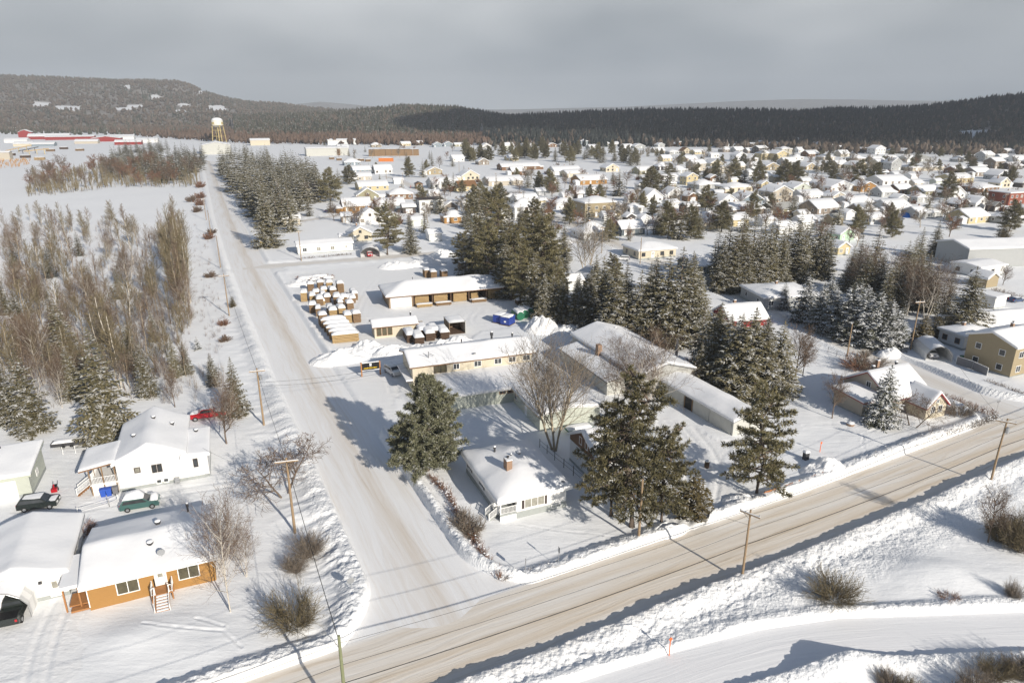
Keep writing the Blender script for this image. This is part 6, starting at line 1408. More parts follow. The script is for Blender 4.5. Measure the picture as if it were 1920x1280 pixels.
town(1478, 578, 120, 'hip', 'grey', 1, 1.4, 8, w=15, depth=13, label='grey brick bungalow with two chimneys below the tall spruce row', chim=True)
town(605, 474, 104, 'gx', 'white', 1, 0.9, 22, w=19, depth=8, label='long white house with a carport across from the lumber yard', chim=False)
town(813, 452, 30, 'gx', 'white', 1, w=5, depth=6, cat='garage', label='small white garage with a domed snow roof behind the evergreens')
town(1885, 500, 120, 'gx', 'grey', 2, 1.6, 8, w=30, depth=14, cat='warehouse', label='long grey walled warehouse with twin snow roofs near the right edge')
town(1850, 518, 70, 'gx', 'white', 1, 0.6, 24, w=12, depth=9, label='low white house beside the long grey walled warehouse')
town(1853, 540, 40, 'gy', 'tan', 1, 1.4, 24, w=5, depth=5, cat='shed', label='small log shed right of the tall broad spruce')
town(1866, 578, 40, 'flat', 'white', 1, 0, 24, w=4.5, depth=6, cat='shed', label='white box shed with a thick snow cap at the right')
town(1880, 632, 110, 'gx', 'tan', 1, 1.4, 14, w=19, depth=9, cat='garage', label='long tan garage behind the glazed garden room')
t = town(1826, 652, 72, 'hip', 'white', 1, 0.8, 18, w=8.5, depth=6, label='white glazed garden room with a rounded snow roof')
MB().box(8.55, 11.5, 0.6, 3.5, -0.2, 2.1).build('log_store', 'wood_orange', t); MB().box(8.5, 11.7, 0.4, 3.7, 2.104, 2.4).build('log_store_snow', 'roof_snow', t)
t = town(1915, 700, 130, 'gx', 'tan', 2, 1.6, 24, w=12, depth=9, label='tan two-storey house at the right edge behind a grey fence')
RH = town(1397, 612, 70, 'gx', 'red', 1, 2.4, 12, w=9.5, depth=8, label='red house with a steep snow roof and white chimney behind the dark spruces', chim=True); RH.location.z = -1.1
town(1125, 545, 60, 'gy', 'beige', 1, 2.0, 22, w=8, depth=10, label='beige house half hidden among the spruces behind the lumber yard')
town(1075, 545, 30, 'gx', 'white', 1, w=4.5, depth=4.5, cat='shed', label='little white shed among the spruces behind the lumber yard')
# carport of the long white house
# --- remaining far streets: fill by rows, keeping clear of what is placed
COLS = ['white', 'white', 'white', 'cream', 'beige', 'grey', 'yellow', 'tan', 'brown', 'bluegrey', 'grey', 'olive', 'palegreen', 'taupe', 'white', 'dark']
def free(u, v, wpx): return all(abs(u - a) > (wpx * 0.55 + c) * 0.82 or abs(v - b_) > 9 + (v - 260) * 0.05 for a, b_, c in PLACED)
rr = random.Random(5); cnt = 0
for v in (274, 280, 287, 294, 302, 310, 318, 326):
    u = 640 + rr.uniform(0, 20)
    while u < 1960:
        wpx = 14 * PXM(v) * rr.uniform(0.75, 1.15); vv = v + rr.uniform(-2.5, 2.5)
        dense = 0.92 if u > 1230 else (0.35 if v < 300 else 0.3)
        if 870 < u < 1200 and 280 < v < 316: dense = 0.06
        if 640 < u < 880 and v > 275 and v < 320: dense = 0.10
        if u > 1500 and v < 284: dense = 0.25
        if rr.random() < dense and free(u, vv, wpx):
            town(u, vv, wpx, rr.choice(['gx', 'gx', 'gy', 'hip']), rr.choice(COLS), 2 if rr.random() < 0.15 else 1, snow=0.35); PLACED.append((u, vv, wpx * 0.55)); cnt += 1
        u += wpx * rr.uniform(0.95, 1.3)
for _ in range(420):
    u, v = rr.uniform(1240, 1930), rr.uniform(330, 425); wpx = 6.5 * PXM(v) * rr.uniform(.8, 1.3)
    if free(u, v, wpx) and cnt < 240:
        town(u, v, wpx, rr.choice(['gx', 'gy', 'gx']), rr.choice(COLS), 1, cat='garage'); PLACED.append((u, v, wpx * 0.5)); cnt += 1
for _ in range(120):
    u, v = rr.uniform(640, 1240), rr.uniform(335, 425); wpx = 5.5 * PXM(v) * rr.uniform(.8, 1.3)
    if free(u, v, wpx) and cnt < 262:
        town(u, v, wpx, rr.choice(['gx', 'gy']), rr.choice(COLS), 1, cat='garage'); PLACED.append((u, v, wpx * 0.5)); cnt += 1
for u, v, wpx, c in ((970, 245, 20, 'white'), (985, 246, 16, 'white'), (950, 247, 14, 'cream'), (1800, 250, 22, 'white'), (1850, 252, 26, 'white'), (1890, 256, 24, 'brick'), (1828, 255, 18, 'grey'), (855, 268, 20, 'brick')):
    pass
# label every town house by its place in its row
bands = [(430, 'nearest town row'), (400, 'second town row'), (375, 'third town row'), (352, 'fourth town row'), (330, 'fifth town row'), (312, 'sixth town row'), (296, 'seventh town row'), (0, 'farthest town row')]
rows = {}
for t, u, v, wd in TOWN:
    b_ = next(nm for lo, nm in bands if v >= lo); rows.setdefault(b_, []).append((u, t, wd))
for nm, lst in rows.items():
    lst.sort(key=lambda q: q[0])
    for i, (u, t, wd) in enumerate(lst): t['label'] = '%s, %s building from the left in the %s' % (wd, ORD(i), nm)

# --- works at the far left: red sheds, storage hall, tower
def far_shed(u, v, w, d, h, wall, yaw, label, kind='gx', rise=1.6, cat='shed', name='industrial_shed', snow=0.4):
    x, y = P(u, v); t = thing(name, (x, y, 0), math.radians(yaw), label, cat)
    wall_part(t, kind, w, d, h, rise, wall, 0); roof_parts(t, kind, w, d, h, rise, 0.4, snow, 'metal', False, 2); return t
far_shed(35, 258, 20, 22, 9, 'wall_red', 25, 'tall red gabled barn at the far left', 'gy', 4, 'barn')
far_shed(52, 262, 60, 24, 5, 'wall_red', 22, 'long red shed beside the tall red barn', 'gx', 4)
far_shed(85, 263, 70, 22, 5, 'wall_red', 22, 'long low red shed in the middle of the works')
far_shed(172, 266, 40, 30, 5, 'wall_red', 22, 'red shed nearest the spruce stand', 'gy', 3)
far_shed(200, 263, 40, 30, 5, 'wall_white', 22, 'white roofed shed behind the red shed', 'gx', 3)
far_shed(10, 247, 60, 30, 6, 'wall_white', 20, 'pale industrial hall behind the red barn', 'gx', 2, 'hall')
far_shed(-20, 300, 18, 10, 7, 'wall_beige', 20, 'pale end wall of a hall at the left edge', 'gx', 1, 'hall')
far_shed(380, 290, 30, 40, 10, 'tin', 24, 'large pale storage hall at the end of the avenue', 'gy', 3, 'hall')
far_shed(575, 293, 45, 16, 8, 'tin', 22, 'grey tin hall left of the far brown lumber stack', 'gx', 1, 'hall')
far_shed(470, 273, 26, 16, 7, 'wall_cream', 22, 'cream hall peeking over the tall spruces', 'gx', 2, 'hall')
far_shed(615, 272, 40, 14, 6, 'wall_white', 22, 'white hall behind the grey tin hall', 'gx', 2, 'hall')
# far lumber yard
for i, (u, v, w_, h_) in enumerate(((597, 292, 24, 6.5), (692, 293, 12, 7), (712, 293, 34, 7), (752, 292, 20, 6.5))):
    p = P(u, v); t = thing('lumber_stack', (p[0] + w_ / 2 * 0.9, p[1] + w_ / 4, 0), math.radians(8), 'big brown stack in the far lumber yard, %s from the left' % ORD(i), 'lumber stack', 'far lumber stacks')
    n = max(2, int(w_ / 6))
    for k in range(n): MB().box(-w_ / 2 + w_ * k / n + 0.15, -w_ / 2 + w_ * (k + 1) / n - 0.15, -4, 4, 0, h_ + R.uniform(-.3, .3)).build('bundle', 'wood_old', t)
    pillow(t, -w_ / 2, w_ / 2, -4, 4, h_ + 0.3, 0.5)
for i, (u, v) in enumerate(((622, 299), (636, 301), (655, 302), (669, 302), (678, 302), (690, 303))):
    board_stack('lumber_stack', P(u, v), 0, GRID, 5, 3, 2.2, 'small brown pile in the row left of the orange container, %s from the left' % ORD(i), 0.4, 'wood_old', 'small far lumber piles')
p = P(724, 303); t = thing('cargo_container', (p[0], p[1], 0), math.radians(3), 'orange cargo container in the far lumber yard', 'container')
MB().box(-7, 7, -1.5, 1.5, 0.1, 3.4).build('body', 'cont_orange', t); pillow(t, -7, 7, -1.5, 1.5, 3.42, 0.35)
for i in range(12): MB().box(-6.8 + i * 1.15, -6.3 + i * 1.15, -1.56, -1.5, 0.3, 3.2).build('rib', 'cont_orange', t)
for i, (u, v, w_, d_, m_) in enumerate(((36, 286, 14, 4, 'wood_new'), (55, 288, 10, 5, 'metal_dark'), (70, 290, 12, 3, 'wood_new'))):
    p = P(u, v); t = thing('conveyor', (p[0], p[1], 0), math.radians(15 + 12 * i), 'sawmill conveyor frame in the far left works, %s from the left' % ORD(i), 'conveyor', 'sawmill conveyors')
    MB().bar((-w_, 0, 2 + i), (w_, 0, 8 - i), 1.6, 0.9).build('belt', m_, t)
    for x in (-w_ * .6, 0, w_ * .6): MB().box(x - .3, x + .3, -.3, .3, -0.2, 5 + x / w_ * 2.6).build('support', 'tower_yellow' if i != 1 else 'metal_dark', t)
for i, (u, v, w_, h_) in enumerate(((8, 268, 30, 4), (110, 262, 36, 4), (140, 270, 30, 3.5), (60, 275, 26, 3), (215, 272, 34, 4), (255, 268, 30, 4), (25, 275, 22, 3.5))):
    far_shed(u, v, w_, 18, h_, 'wall_' + ('white', 'grey', 'beige', 'bluegrey', 'red', 'white', 'cream')[i], 20, '%s low works building, %s from the left in the far left yard' % (('white', 'grey', 'beige', 'blue grey', 'red', 'white', 'cream')[i], ORD(sorted((8, 110, 140, 60, 215, 255, 25)).index(u))), 'gx', 2.5)
for i, (u, v) in enumerate(((20, 292), (48, 296), (95, 284), (120, 280), (150, 283), (75, 300))):
    board_stack('lumber_stack', P(u, v), 0, GRID, 9, 5, 2.6, 'log pile in the far left works yard, %s from the left' % ORD(sorted((20, 48, 95, 120, 150, 75)).index(u)), 0.5, R.choice(['wood_old', 'wood_dark', 'wood_new']), 'log piles of the far works')
# water tower
p = P(412, 267); t = thing('water_tower', (p[0], p[1], 0), math.radians(20), 'yellow and white water tower on lattice legs above the far spruces', 'water tower')
zc = 25.0; rt = 8.2
MB().lathe([(0.9, zc - 2.6), (3.6, zc - 2.2), (6.4, zc - 1.0), (rt, zc), (rt, zc + 7.2), (rt * .985, zc + 7.25)], 28).build('tank', 'tower_white', t, False)
for k in range(3):
    a = k * 2.1 + 3.4; mb = MB(); V = []; F = []
    for i in range(7):
        for z in (zc + 1.2, zc + 4.6): V.append(((rt + .05) * math.cos(a + i * .13), (rt + .05) * math.sin(a + i * .13), z))
    F = [(2 * i, 2 * i + 2, 2 * i + 3, 2 * i + 1) for i in range(6)]; mb.add(V, F).build('painted_panel', 'tower_yellow', t)
MB().lathe([(rt + 0.2, zc + 7.25), (rt * .8, zc + 9.4), (rt * .45, zc + 10.6), (0.4, zc + 11.1)], 28).build('roof', 'roof_snow', t, True)
MB().lathe([(rt + 0.9, zc - 0.05), (rt + 0.9, zc + 0.15)], 28).build('walkway', 'tower_yellow', t)
MB().lathe([(1.0, -0.3), (0.9, zc - 2.4)], 12).build('riser_pipe', 'tower_yellow', t)
legs = []
for k in range(4):
    a = k * math.pi / 2 + 0.4; b0 = (rt * 1.28 * math.cos(a), rt * 1.28 * math.sin(a), -0.3); b1 = (rt * .98 * math.cos(a), rt * .98 * math.sin(a), zc + 0.4); legs.append((b0, b1))
    MB().tube([b0, b1], [0.62, 0.55], 8).build('leg', 'tower_yellow', t)
for lv_ in (0.36, 0.70):
    pts = [Vector(a).lerp(Vector(b_), lv_) for a, b_ in legs]
    for i in range(4): MB().bar(pts[i], pts[(i + 1) % 4], 0.35).build('strut', 'tower_yellow', t)
# ------------------------------------------------------------------ utility poles and cables
ARMDIR = {}
def pole(base, h, label, arm=0.0, yaw=0.0, mat='pole_wood', r=0.15, lamp=None, transformer=False, lean=0.0, group='utility poles'):
    t = thing('utility_pole', (base[0], base[1], 0), yaw, label, 'utility pole', group)
    MB().tube([(0, 0, -0.6), (0, 0, h * 0.5), (lean, 0, h)], [r, r * 0.85, r * 0.66], 8).build('post', mat, t)
    if arm:
        o = MB().box(-arm / 2, arm / 2, -0.16, -0.04, h - 0.55, h - 0.40).build('crossarm', mat, t)
        MB().box(-arm / 2, arm / 2, -0.15, -0.05, h - 0.396, h - 0.33).build('arm_snow', 'roof_snow', o)
        for x in (-arm * .45, -arm * .2, arm * .45): MB().lathe([(.05, 0), (.06, .12), (.03, .2)], 6, 0, (x, -0.1, h - 0.335)).build('insulator', 'metal', o)
        MB().bar((-arm * .3, -0.1, h - 0.55), (0, -0.12, h - 1.1), 0.04).build('brace', 'metal', t)
    if transformer: MB().lathe([(.2, 0), (.24, .05), (.24, .75), (.1, .85)], 10, 0, (0.36, 0, h - 2.0)).build('transformer', 'metal', t)
    if lamp:
        dx, dy = lamp
        a = MB().tube([(0, 0, h - 1.3), (dx * .5, dy * .5, h - .5), (dx, dy, h - .3)], [.035] * 3, 6).build('lamp_arm', 'metal', t)
        MB().lathe([(.05, 0), (.2, .05), (.18, .2), (.04, .25)], 10, 0, (dx, dy, h - .45)).build('lamp_head', 'metal', a)
    return t
MD = math.atan2(0.453, 0.892)            # direction of the main road
AV = math.atan2(0.905, -0.425)           # direction of the avenue
pA = P(635, 1191, 10.0); pole(pA, 10.0, 'greenish pole with a lamp arm at the bottom edge of the junction', 0, MD, 'pole_green', 0.17, lamp=(-0.9, 1.2))
pB = P(1391, 1085); pole(pB, 8.6, 'pole with a tilted crossarm on the south bank of the main road', 2.2, MD - 1.2, r=0.15)
pC = P(1857, 905); pole(pC, 9.6, 'leaning crossarm pole with a transformer at the right end of the road', 2.3, MD - 1.0, transformer=True, lean=0.1)
pD = P(1197, 1013); pole(pD, 8.2, 'plain yellowish pole beside the tallest pine', 0, 0, 'pole_wood', 0.17)
pE = P(553, 997); pole(pE, 10.0, 'tall crossarm pole left of the avenue near the orange bungalow', 2.6, 0.25, r=0.17)
pF = P(495, 797); pole(pF, 9.8, 'crossarm pole with a transformer beside the spruce and red pickup', 2.4, 0.3, transformer=True, r=0.17)
pG = P(430, 592); pole(pG, 10.5, 'crossarm pole on the avenue verge beside the golden cedar', 2.4, 0.3)
pH = P(414, 504); pole(pH, 10.5, 'bare thin pole on the verge across from the lumber yard', 0)
pI = P(396, 442); pole(pI, 10, 'pole on the verge across from the yellow sign', 0)
pJ = P(387, 413); pole(pJ, 10, 'pole on the verge beside dark scrub', 1.8, 0.3)
pK = P(376, 345); pole(pK, 10.5, 'farthest pole on the left verge of the avenue', 2.0, 0.3)
pL = P(1707, 655); pole(pL, 10.8, 'snow topped crossarm pole at the side street bend', 2.2, 0.2)
pM = P(1588, 668); pole(pM, 7.0, 'short pole behind the wire fence on the side street', 0)
pN = P(1337, 512); pole(pN, 9.5, 'pole at the left end of the tall spruce row', 0, lamp=None)
pO = P(1200, 494); pole(pO, 8.5, 'pole in front of the cream bungalow', 0)
pQ = P(565, 488); pole(pQ, 10, 'pole in front of the long white house', 1.5, 0.3)
POLES_FAR = [(756, 352, 'beside the town street bend'), (725, 345, 'right of the yellow bungalow'), (648, 418, 'left of the white gable house'), (875, 398, 'beside the white garage'), (552, 378, 'in front of the tall spruce stand'), (1068, 350, 'before the orange bungalow in town'), (1092, 362, 'beside the orange bungalow in town'), (930, 352, 'left of the red car yard'), (861, 325, 'behind the cream houses'), (1160, 355, 'left of the round dark pine'), (1705, 382, 'in the dense right streets'), (1880, 400, 'beside the red brick block'), (1540, 362, 'between the gabled right houses'), (1128, 475, 'beside the leafless maple in town'), (1320, 300, 'far along the town street')]
for u, v, w_ in POLES_FAR: pole(P(u, v), 9.5, 'slim street pole %s' % w_, 1.6, R.uniform(-.4, .6), r=0.13)
pole(P(1266, 690), 6.0, 'grey post with a pale cap beside the warehouse corner', 0, 0, 'tin', 0.35)
def cable(a, za, b_, zb, sag, r, label, n=14, group='overhead cables'):
    pts = []
    for i in range(n + 1):
        t_ = i / n; pts.append((a[0] + (b_[0] - a[0]) * t_, a[1] + (b_[1] - a[1]) * t_, za + (zb - za) * t_ - sag * 4 * t_ * (1 - t_)))
    o = MB().tube(pts, [r] * (n + 1), 4, cap=False).build('overhead_cable', 'cable'); tag(o, label, 'cable', group); return o
off = lambda p, dx, dy: (p[0] + dx, p[1] + dy)
for nm, z_, r_, sg in (('thick black telephone', 5.4, 0.05, 0.45), ('thin middle', 7.2, 0.022, 0.5), ('upper', 9.3, 0.018, 0.6)):
    zf = z_ * 0.86 if z_ > 6 else z_ - 1.0
    cable(pA, z_, pB, zf, sg, r_, '%s cable from the junction lamp pole to the tilted crossarm pole' % nm)
    cable(pB, zf, pC, min(z_, 9.2), sg, r_, '%s cable between the tilted and the leaning crossarm poles' % nm)
    cable(pC, min(z_, 9.2), off(pC, 45, 24), z_, sg, r_, '%s cable leaving the leaning crossarm pole to the right' % nm)
    cable(pA, z_, off(pA, -40, -20), z_, sg, r_, '%s cable leaving the junction lamp pole to the lower left' % nm)
cable(pA, 9.4, pE, 9.6, 0.5, 0.03, 'cable from the junction lamp pole up to the avenue crossarm pole')
cable(pE, 9.6, pF, 9.4, 0.5, 0.02, 'cable between the first two avenue poles'); cable(pF, 9.4, pG, 10, 0.6, 0.02, 'cable between the transformer pole and the golden cedar pole')
cable(pG, 10, pH, 10, 0.6, 0.02, 'cable from the golden cedar pole to the bare pole'); cable(pH, 10, pI, 9.8, 0.6, 0.02, 'cable between bare verge poles'); cable(pI, 9.8, pK, 10, 0.8, 0.02, 'cable to the farthest verge pole')
cable(pF, 7.4, loc2w(WK, 0.3, 6.0), 5.2, 0.7, 0.02, 'service cable crossing the avenue to the cream workshop')
cable(pF, 6.8, loc2w(WK, 0.3, 4.0), 5.0, 0.8, 0.02, 'lower service cable crossing the avenue to the cream workshop')
cable(pE, 7.0, loc2w(WH, 10.5, 1.0), 3.9, 0.5, 0.014, 'service cable to the white gabled house'); cable(pB, 6.8, pD, 7.4, 0.3, 0.016, 'cable crossing the road to the yellowish pole')
cable(pC, 8.8, pL, 9.8, 0.9, 0.018, 'cable from the leaning pole along the side street'); cable(pL, 9.8, pN, 8.8, 1.2, 0.018, 'cable along the side street past the spruces')

# ------------------------------------------------------------------ signs and markers
def octagon(r): return [(r * math.cos(math.pi / 8 + k * math.pi / 4), r * math.sin(math.pi / 8 + k * math.pi / 4)) for k in range(8)]
p = P(660, 1119); t = thing('stop_sign', (p[0], p[1], 0), math.radians(28), 'octagonal road sign seen from behind at the junction', 'sign')
MB().tube([(0, 0, -0.4), (0, 0, 2.4)], [0.035, 0.035], 6).build('post', 'metal', t); MB().prism([(x, z + 2.1) for x, z in octagon(0.40)], 'y', -0.045, -0.03).build('plate', 'metal', t)
p = P(491, 465); t = thing('warning_sign', (p[0], p[1], 0), math.radians(22), 'yellow road sign below the large spruce on the avenue', 'sign')
MB().tube([(0, 0, -0.4), (0, 0, 2.0)], [0.05, 0.05], 6).build('post', 'metal', t)
for z in (2.0, 1.1): MB().prism([(x, zz + z) for x, zz in ((0, -.55), (.55, 0), (0, .55), (-.55, 0))], 'y', -0.06, -0.04).build('plate', 'sign_yellow', t)
for (u, v, h_, yw_, lab, arrow) in ((985, 1080, 1.6, 80, 'thin edge-on sign in the low hedge by the main road', 0), (1047, 1060, 1.7, 110, 'small grey sign seen from behind in the low hedge', 0)):
    p = P(u, v); t = thing('road_sign', (p[0], p[1], 0), math.radians(yw_), lab, 'sign')
    MB().tube([(0, 0, -0.4), (0, 0, h_ + .7)], [0.03, 0.03], 6).build('post', 'metal', t); MB().box(-.25, .25, -.045, -.03, h_, h_ + .7).build('plate', 'metal', t)
p = P(1866, 780); t = thing('street_sign', (p[0], p[1], 0), MD, 'street name sign on a thin post at the right corner', 'sign')
MB().tube([(0, 0, -0.4), (0, 0, 2.5)], [0.03, 0.03], 6).build('post', 'metal', t); MB().box(-.5, .5, -.015, .015, 2.5, 2.75).build('name_plate', 'fence_grey', t)
for (u, v, lab) in ((1255, 1223, 'orange trail marker on a thin stake beside the snowy trail'), (1537, 848, 'red orange marker on a stake behind the snow heap')):
    p = P(u, v); t = thing('trail_marker', (p[0], p[1], 0), 0.3, lab, 'marker')
    MB().box(-.04, .04, -.03, .03, -0.3, 1.6).build('stake', 'marker_orange', t); MB().prism([(0, 1.35), (.2, 1.6), (0, 1.85), (-.2, 1.6)], 'y', -.05, -.03).build('flag', 'marker_orange', t)
# business sign: dark board between two orange posts, pale emblem and lettering
p = P(696, 703); t = thing('business_sign', (p[0], p[1], 0), math.radians(20), 'dark sign board between two orange timber posts beside the parked white car', 'sign')
for x in (-1.75, 1.75): MB().box(x - .12, x + .12, -.12, .12, -0.4, 2.75).build('post', 'wood_orange', t)
MB().box(-1.62, 1.62, -.05, .05, 1.15, 2.55).build('board', 'black', t); MB().box(-1.62, 1.62, -.08, .08, 2.55, 2.68).build('snow_cap', 'roof_snow', t); MB().box(-1.62, 1.62, -.1, .1, 1.02, 1.15).build('ledge', 'roof_snow', t)
MB().prism([(-.22, 1.85), (-.1, 2.1), (-.2, 2.1), (-.2, 2.4), (.2, 2.4), (.2, 2.1), (.1, 2.1), (.22, 1.85), (.07, 1.85), (0, 2.0), (-.07, 1.85)], 'y', -.07, -.055).build('emblem', 'white_paint', t)
mb = MB(); rs = random.Random(3); x = -1.3
while x < 1.25:
    w_ = rs.uniform(.1, .2); mb.box(x, x + w_, -.066, -.053, 1.42, 1.58 + rs.choice([0, .05])); x += w_ + .07
o = mb.build('lettering', 'sign_yellow', t); o['kind'] = 'stuff'

# ------------------------------------------------------------------ vehicles
def loft(prof, halfw, taper_from, taper):
    """side outline pushed across the width, drawn in above the belt line"""
    mb = MB(); n = len(prof)
    for sgn in (-1, 1):
        mb.v += [(x, sgn * (halfw - (taper * max(0, z - taper_from))), z) for x, z in prof]
    mb.f.append(tuple(range(n))); mb.f.append(tuple(range(2 * n - 1, n - 1, -1)))
    for i in range(n): mb.f.append((i, n + i, n + (i + 1) % n, (i + 1) % n))
    mb.m = [0] * len(mb.f); return mb
def car(kind, p, yaw, paint, label, snow=0.0, z=0.0, group=None):
    t = thing('pickup_truck' if kind == 'pickup' else 'car', (p[0], p[1], z), yaw, label, 'pickup' if kind == 'pickup' else 'car', group)
    if kind == 'suv':
        L_, hw = 4.5, 0.9; prof = [(-2.25, .35), (2.2, .35), (2.25, .75), (2.1, 1.0), (1.15, 1.1), (.45, 1.62), (-1.75, 1.66), (-2.15, 1.15), (-2.25, .9)]; cab = (.45, -1.75, 1.15, -2.15, 1.62, 1.08)
    elif kind == 'sedan':
        L_, hw = 4.5, 0.88; prof = [(-2.25, .3), (2.2, .3), (2.25, .6), (2.1, .82), (1.0, .95), (.35, 1.40), (-1.05, 1.42), (-1.75, 1.0), (-2.2, .92), (-2.25, .6)]; cab = (.35, -1.05, 1.0, -1.75, 1.38, .97)
    else:
        L_, hw = 5.6, 0.98; prof = [(-2.8, .5), (2.75, .5), (2.8, .95), (2.65, 1.2), (1.4, 1.28), (.85, 1.85), (-.75, 1.87), (-.85, 1.25), (-2.75, 1.22), (-2.8, 1.0)]; cab = (.85, -.75, 1.4, -.85, 1.82, 1.27)
    body = loft(prof, hw, 1.0, 0.22).build('body', paint, t)
    x1, x0, xf_, xb_, zt, zb = cab; q = lambda z: hw - .22 * max(0, z - 1.0)
    for sgn in (-1, 1):
        zz = zt - .1; V = [(xf_ - .2, sgn * (q(zb) + .012), zb + .03), (xb_ + .2, sgn * (q(zb) + .012), zb + .03), (x0 + .08, sgn * (q(zz) + .012), zz), (x1 - .05, sgn * (q(zz) + .012), zz)]
        MB().add(V, [(0, 1, 2, 3)] if sgn > 0 else [(3, 2, 1, 0)]).build('side_window', 'glass', t)
    dx, dz = (xf_ - x1), (zt - zb)
    def scr(xa, za, xb, zb_, name):
        n = Vector((zb_ - za, 0, -(xb - xa))); n = n.normalized() * (0.014 if n.x * (1 if name == 'windshield' else -1) > 0 else -0.014)
        MB().add([(xa + n.x, -q(za) + .1, za + n.z), (xa + n.x, q(za) - .1, za + n.z), (xb + n.x, q(zb_) - .1, zb_ + n.z), (xb + n.x, -q(zb_) + .1, zb_ + n.z)], [(0, 1, 2, 3)]).build(name, 'glass', t)
    scr(xf_ - .06, zb + .05, x1 + .06, zt - .05, 'windshield'); scr(xb_ + .04, zb + .05, x0 - .04, zt - .05, 'rear_window')
    wr = .34 if kind != 'pickup' else .4; wx = L_ / 2 - .85
    for x in (-wx, wx):
        for sgn in (-1, 1):
            y = sgn * (hw - .1)
            w_ = MB().tube([(x, y - .11, wr), (x, y + .11, wr)], [wr, wr], 12).build('wheel', 'rubber', t)
            MB().tube([(x, y + sgn * .10, wr), (x, y + sgn * .125, wr)], [wr * .6, wr * .55], 8).build('rim', 'metal', w_)
    for sgn in (-1, 1):
        MB().box(L_ / 2 - .12, L_ / 2 + .015, sgn * hw * .55 - .2, sgn * hw * .55 + .2, .68, .85).build('headlight', 'white_paint', t)
        MB().box(-L_ / 2 - .015, -L_ / 2 + .1, sgn * hw * .78 - .1, sgn * hw * .78 + .1, .8, 1.05).build('tail_light', 'car_red', t)
    if kind == 'pickup': MB().box(-2.7, -.95, -.8, .8, 1.224, 1.24).build('bed_cover', 'black', t)
    if snow:
        pillow(t, x0 - .1, x1 + .1, -q(zt) + .02, q(zt) - .02, zt + .06, snow * .8, n=5); pillow(t, xf_ + .02, L_ / 2 - .15, -hw + .15, hw - .15, zb + .02, snow * .7, n=5)
        if kind == 'pickup': pillow(t, -2.75, -.95, -.8, .8, 1.26, snow * .9, n=5)
    return t
car('pickup', P(392, 783), math.radians(198), 'car_red', 'red pickup truck parked below the left wood with snow on its bed', 0.35)
car('suv', P(265, 950), math.radians(20), 'car_green', 'dark green wagon under deep snow behind the orange bungalow', 0.9)
car('suv', P(75, 950), math.radians(16), 'car_black', 'long black car behind the white garage', 0.05)
shp = (cg[0] + 2.4 * math.cos(.35), cg[1] + 2.4 * math.sin(.35)); car('pickup', (shp[0] + 0.5, shp[1] + 1.6), math.radians(110), 'car_black', 'black pickup parked in the white fabric shelter', 0)
car('suv', P(737, 700), math.radians(-52), 'car_white', 'white car parked beside the business sign', 0)
car('suv', P(631, 464), math.radians(205), 'car_plum', 'plum car in the carport of the long white house', 0.12)
car('suv', P(1168, 488), math.radians(170), 'car_white', 'white car in the drive of the cream bungalow', 0.05)
sh2 = P(676, 482); shelter(sh2, math.radians(14), 6.6, 6.5, 3.2, 'snow covered domed car shelter with a red car inside across from the yard')
car('sedan', (sh2[0] + 2.6, sh2[1] + 2.6), math.radians(-72), 'car_red', 'red car parked inside the domed snowy shelter', 0.1)
sh3 = P(1735, 675); shelter(sh3, math.radians(-10), 5.0, 7.5, 3.0, 'snow covered hoop shelter beside the side street')
car('sedan', (sh3[0] + 2.4, sh3[1] + 2.6), math.radians(-100), 'car_grey', 'grey car inside the hoop shelter by the side street', 0.2)
for i, (u, v, c, lab) in enumerate(((968, 345, 'car_red', 'red car before the long beige house in town'), (1385 - 330, 331, 'car_blue', 'dark car near the white town bungalow'), (1880, 560, 'car_grey', 'snowed-in grey car in the right edge lot'), (1905, 566, 'car_blue', 'snowed-in dark car in the right edge lot'), (1900, 590, 'car_blue', 'dark blue car above the tan garage'), (1690, 345, 'car_grey', 'grey car in the dense right streets'), (1140, 395, 'car_blue', 'blue car beside the tan two-storey house'), (616, 398, 'car_blue', 'dark blue car in front of the orange town bungalow'), (850, 358, 'car_black', 'black car beside the white town bungalow'))):
    car('sedan', P(u, v), math.radians(20 + 40 * (i % 3)), c, lab, 0.15)

# ------------------------------------------------------------------ lumber yard
ST = [(571, 563, 1.3, 2.6), (587, 584, 1.4, 2.5), (606, 609, 1.5, 3.0), (583, 545, 1.4, 2.2), (593, 557, 1.4, 2.2), (600, 570, 1.4, 2.2), (625, 597, 1.5, 2.5), (601, 541, 1.4, 2.3), (608, 553, 1.4, 2.3), (614, 565, 1.4, 2.2), (640, 590, 1.4, 2.4), (652, 603, 1.4, 2.4), (618, 543, 1.4, 2.4), (625, 556, 1.4, 2.3), (632, 568, 1.4, 2.1), (668, 602, 1.5, 3.0), (638, 549, 1.4, 3.0), (645, 566, 1.4, 2.3), (656, 578, 1.4, 2.4), (657, 565, 2.2, 1.6)]
for _k in range(14): ST.append((R.uniform(585, 672), R.uniform(532, 606), R.uniform(0.9, 1.3), R.uniform(1.0, 2.4)))
ST.sort(key=lambda q: q[0])
for i, (u, v, w_, h_) in enumerate(ST):
    board_stack('lumber_stack', P(u, v), 0, yl + math.radians(90) + R.uniform(-.12, .12), R.uniform(2.2, 3.4), w_ * 1.2, h_ * R.uniform(.75, 1.05), 'snow capped lumber stack, %s from the left in the block west of the shed' % ORD(i), 0.62, R.choice(['wood_old', 'wood_old', 'wood_new']), 'lumber stacks in the yard')
for i in range(5):
    board_stack('lumber_stack', P(648 - 5.5 * i, 640 - 7 * i), 0, yl, 5.6, 1.5, 2.0, 'long snow capped lumber stack, %s from the front in the row left of the office' % ORD(i), 0.6, 'wood_new' if i == 0 else 'wood_old', 'long lumber stacks beside the office')
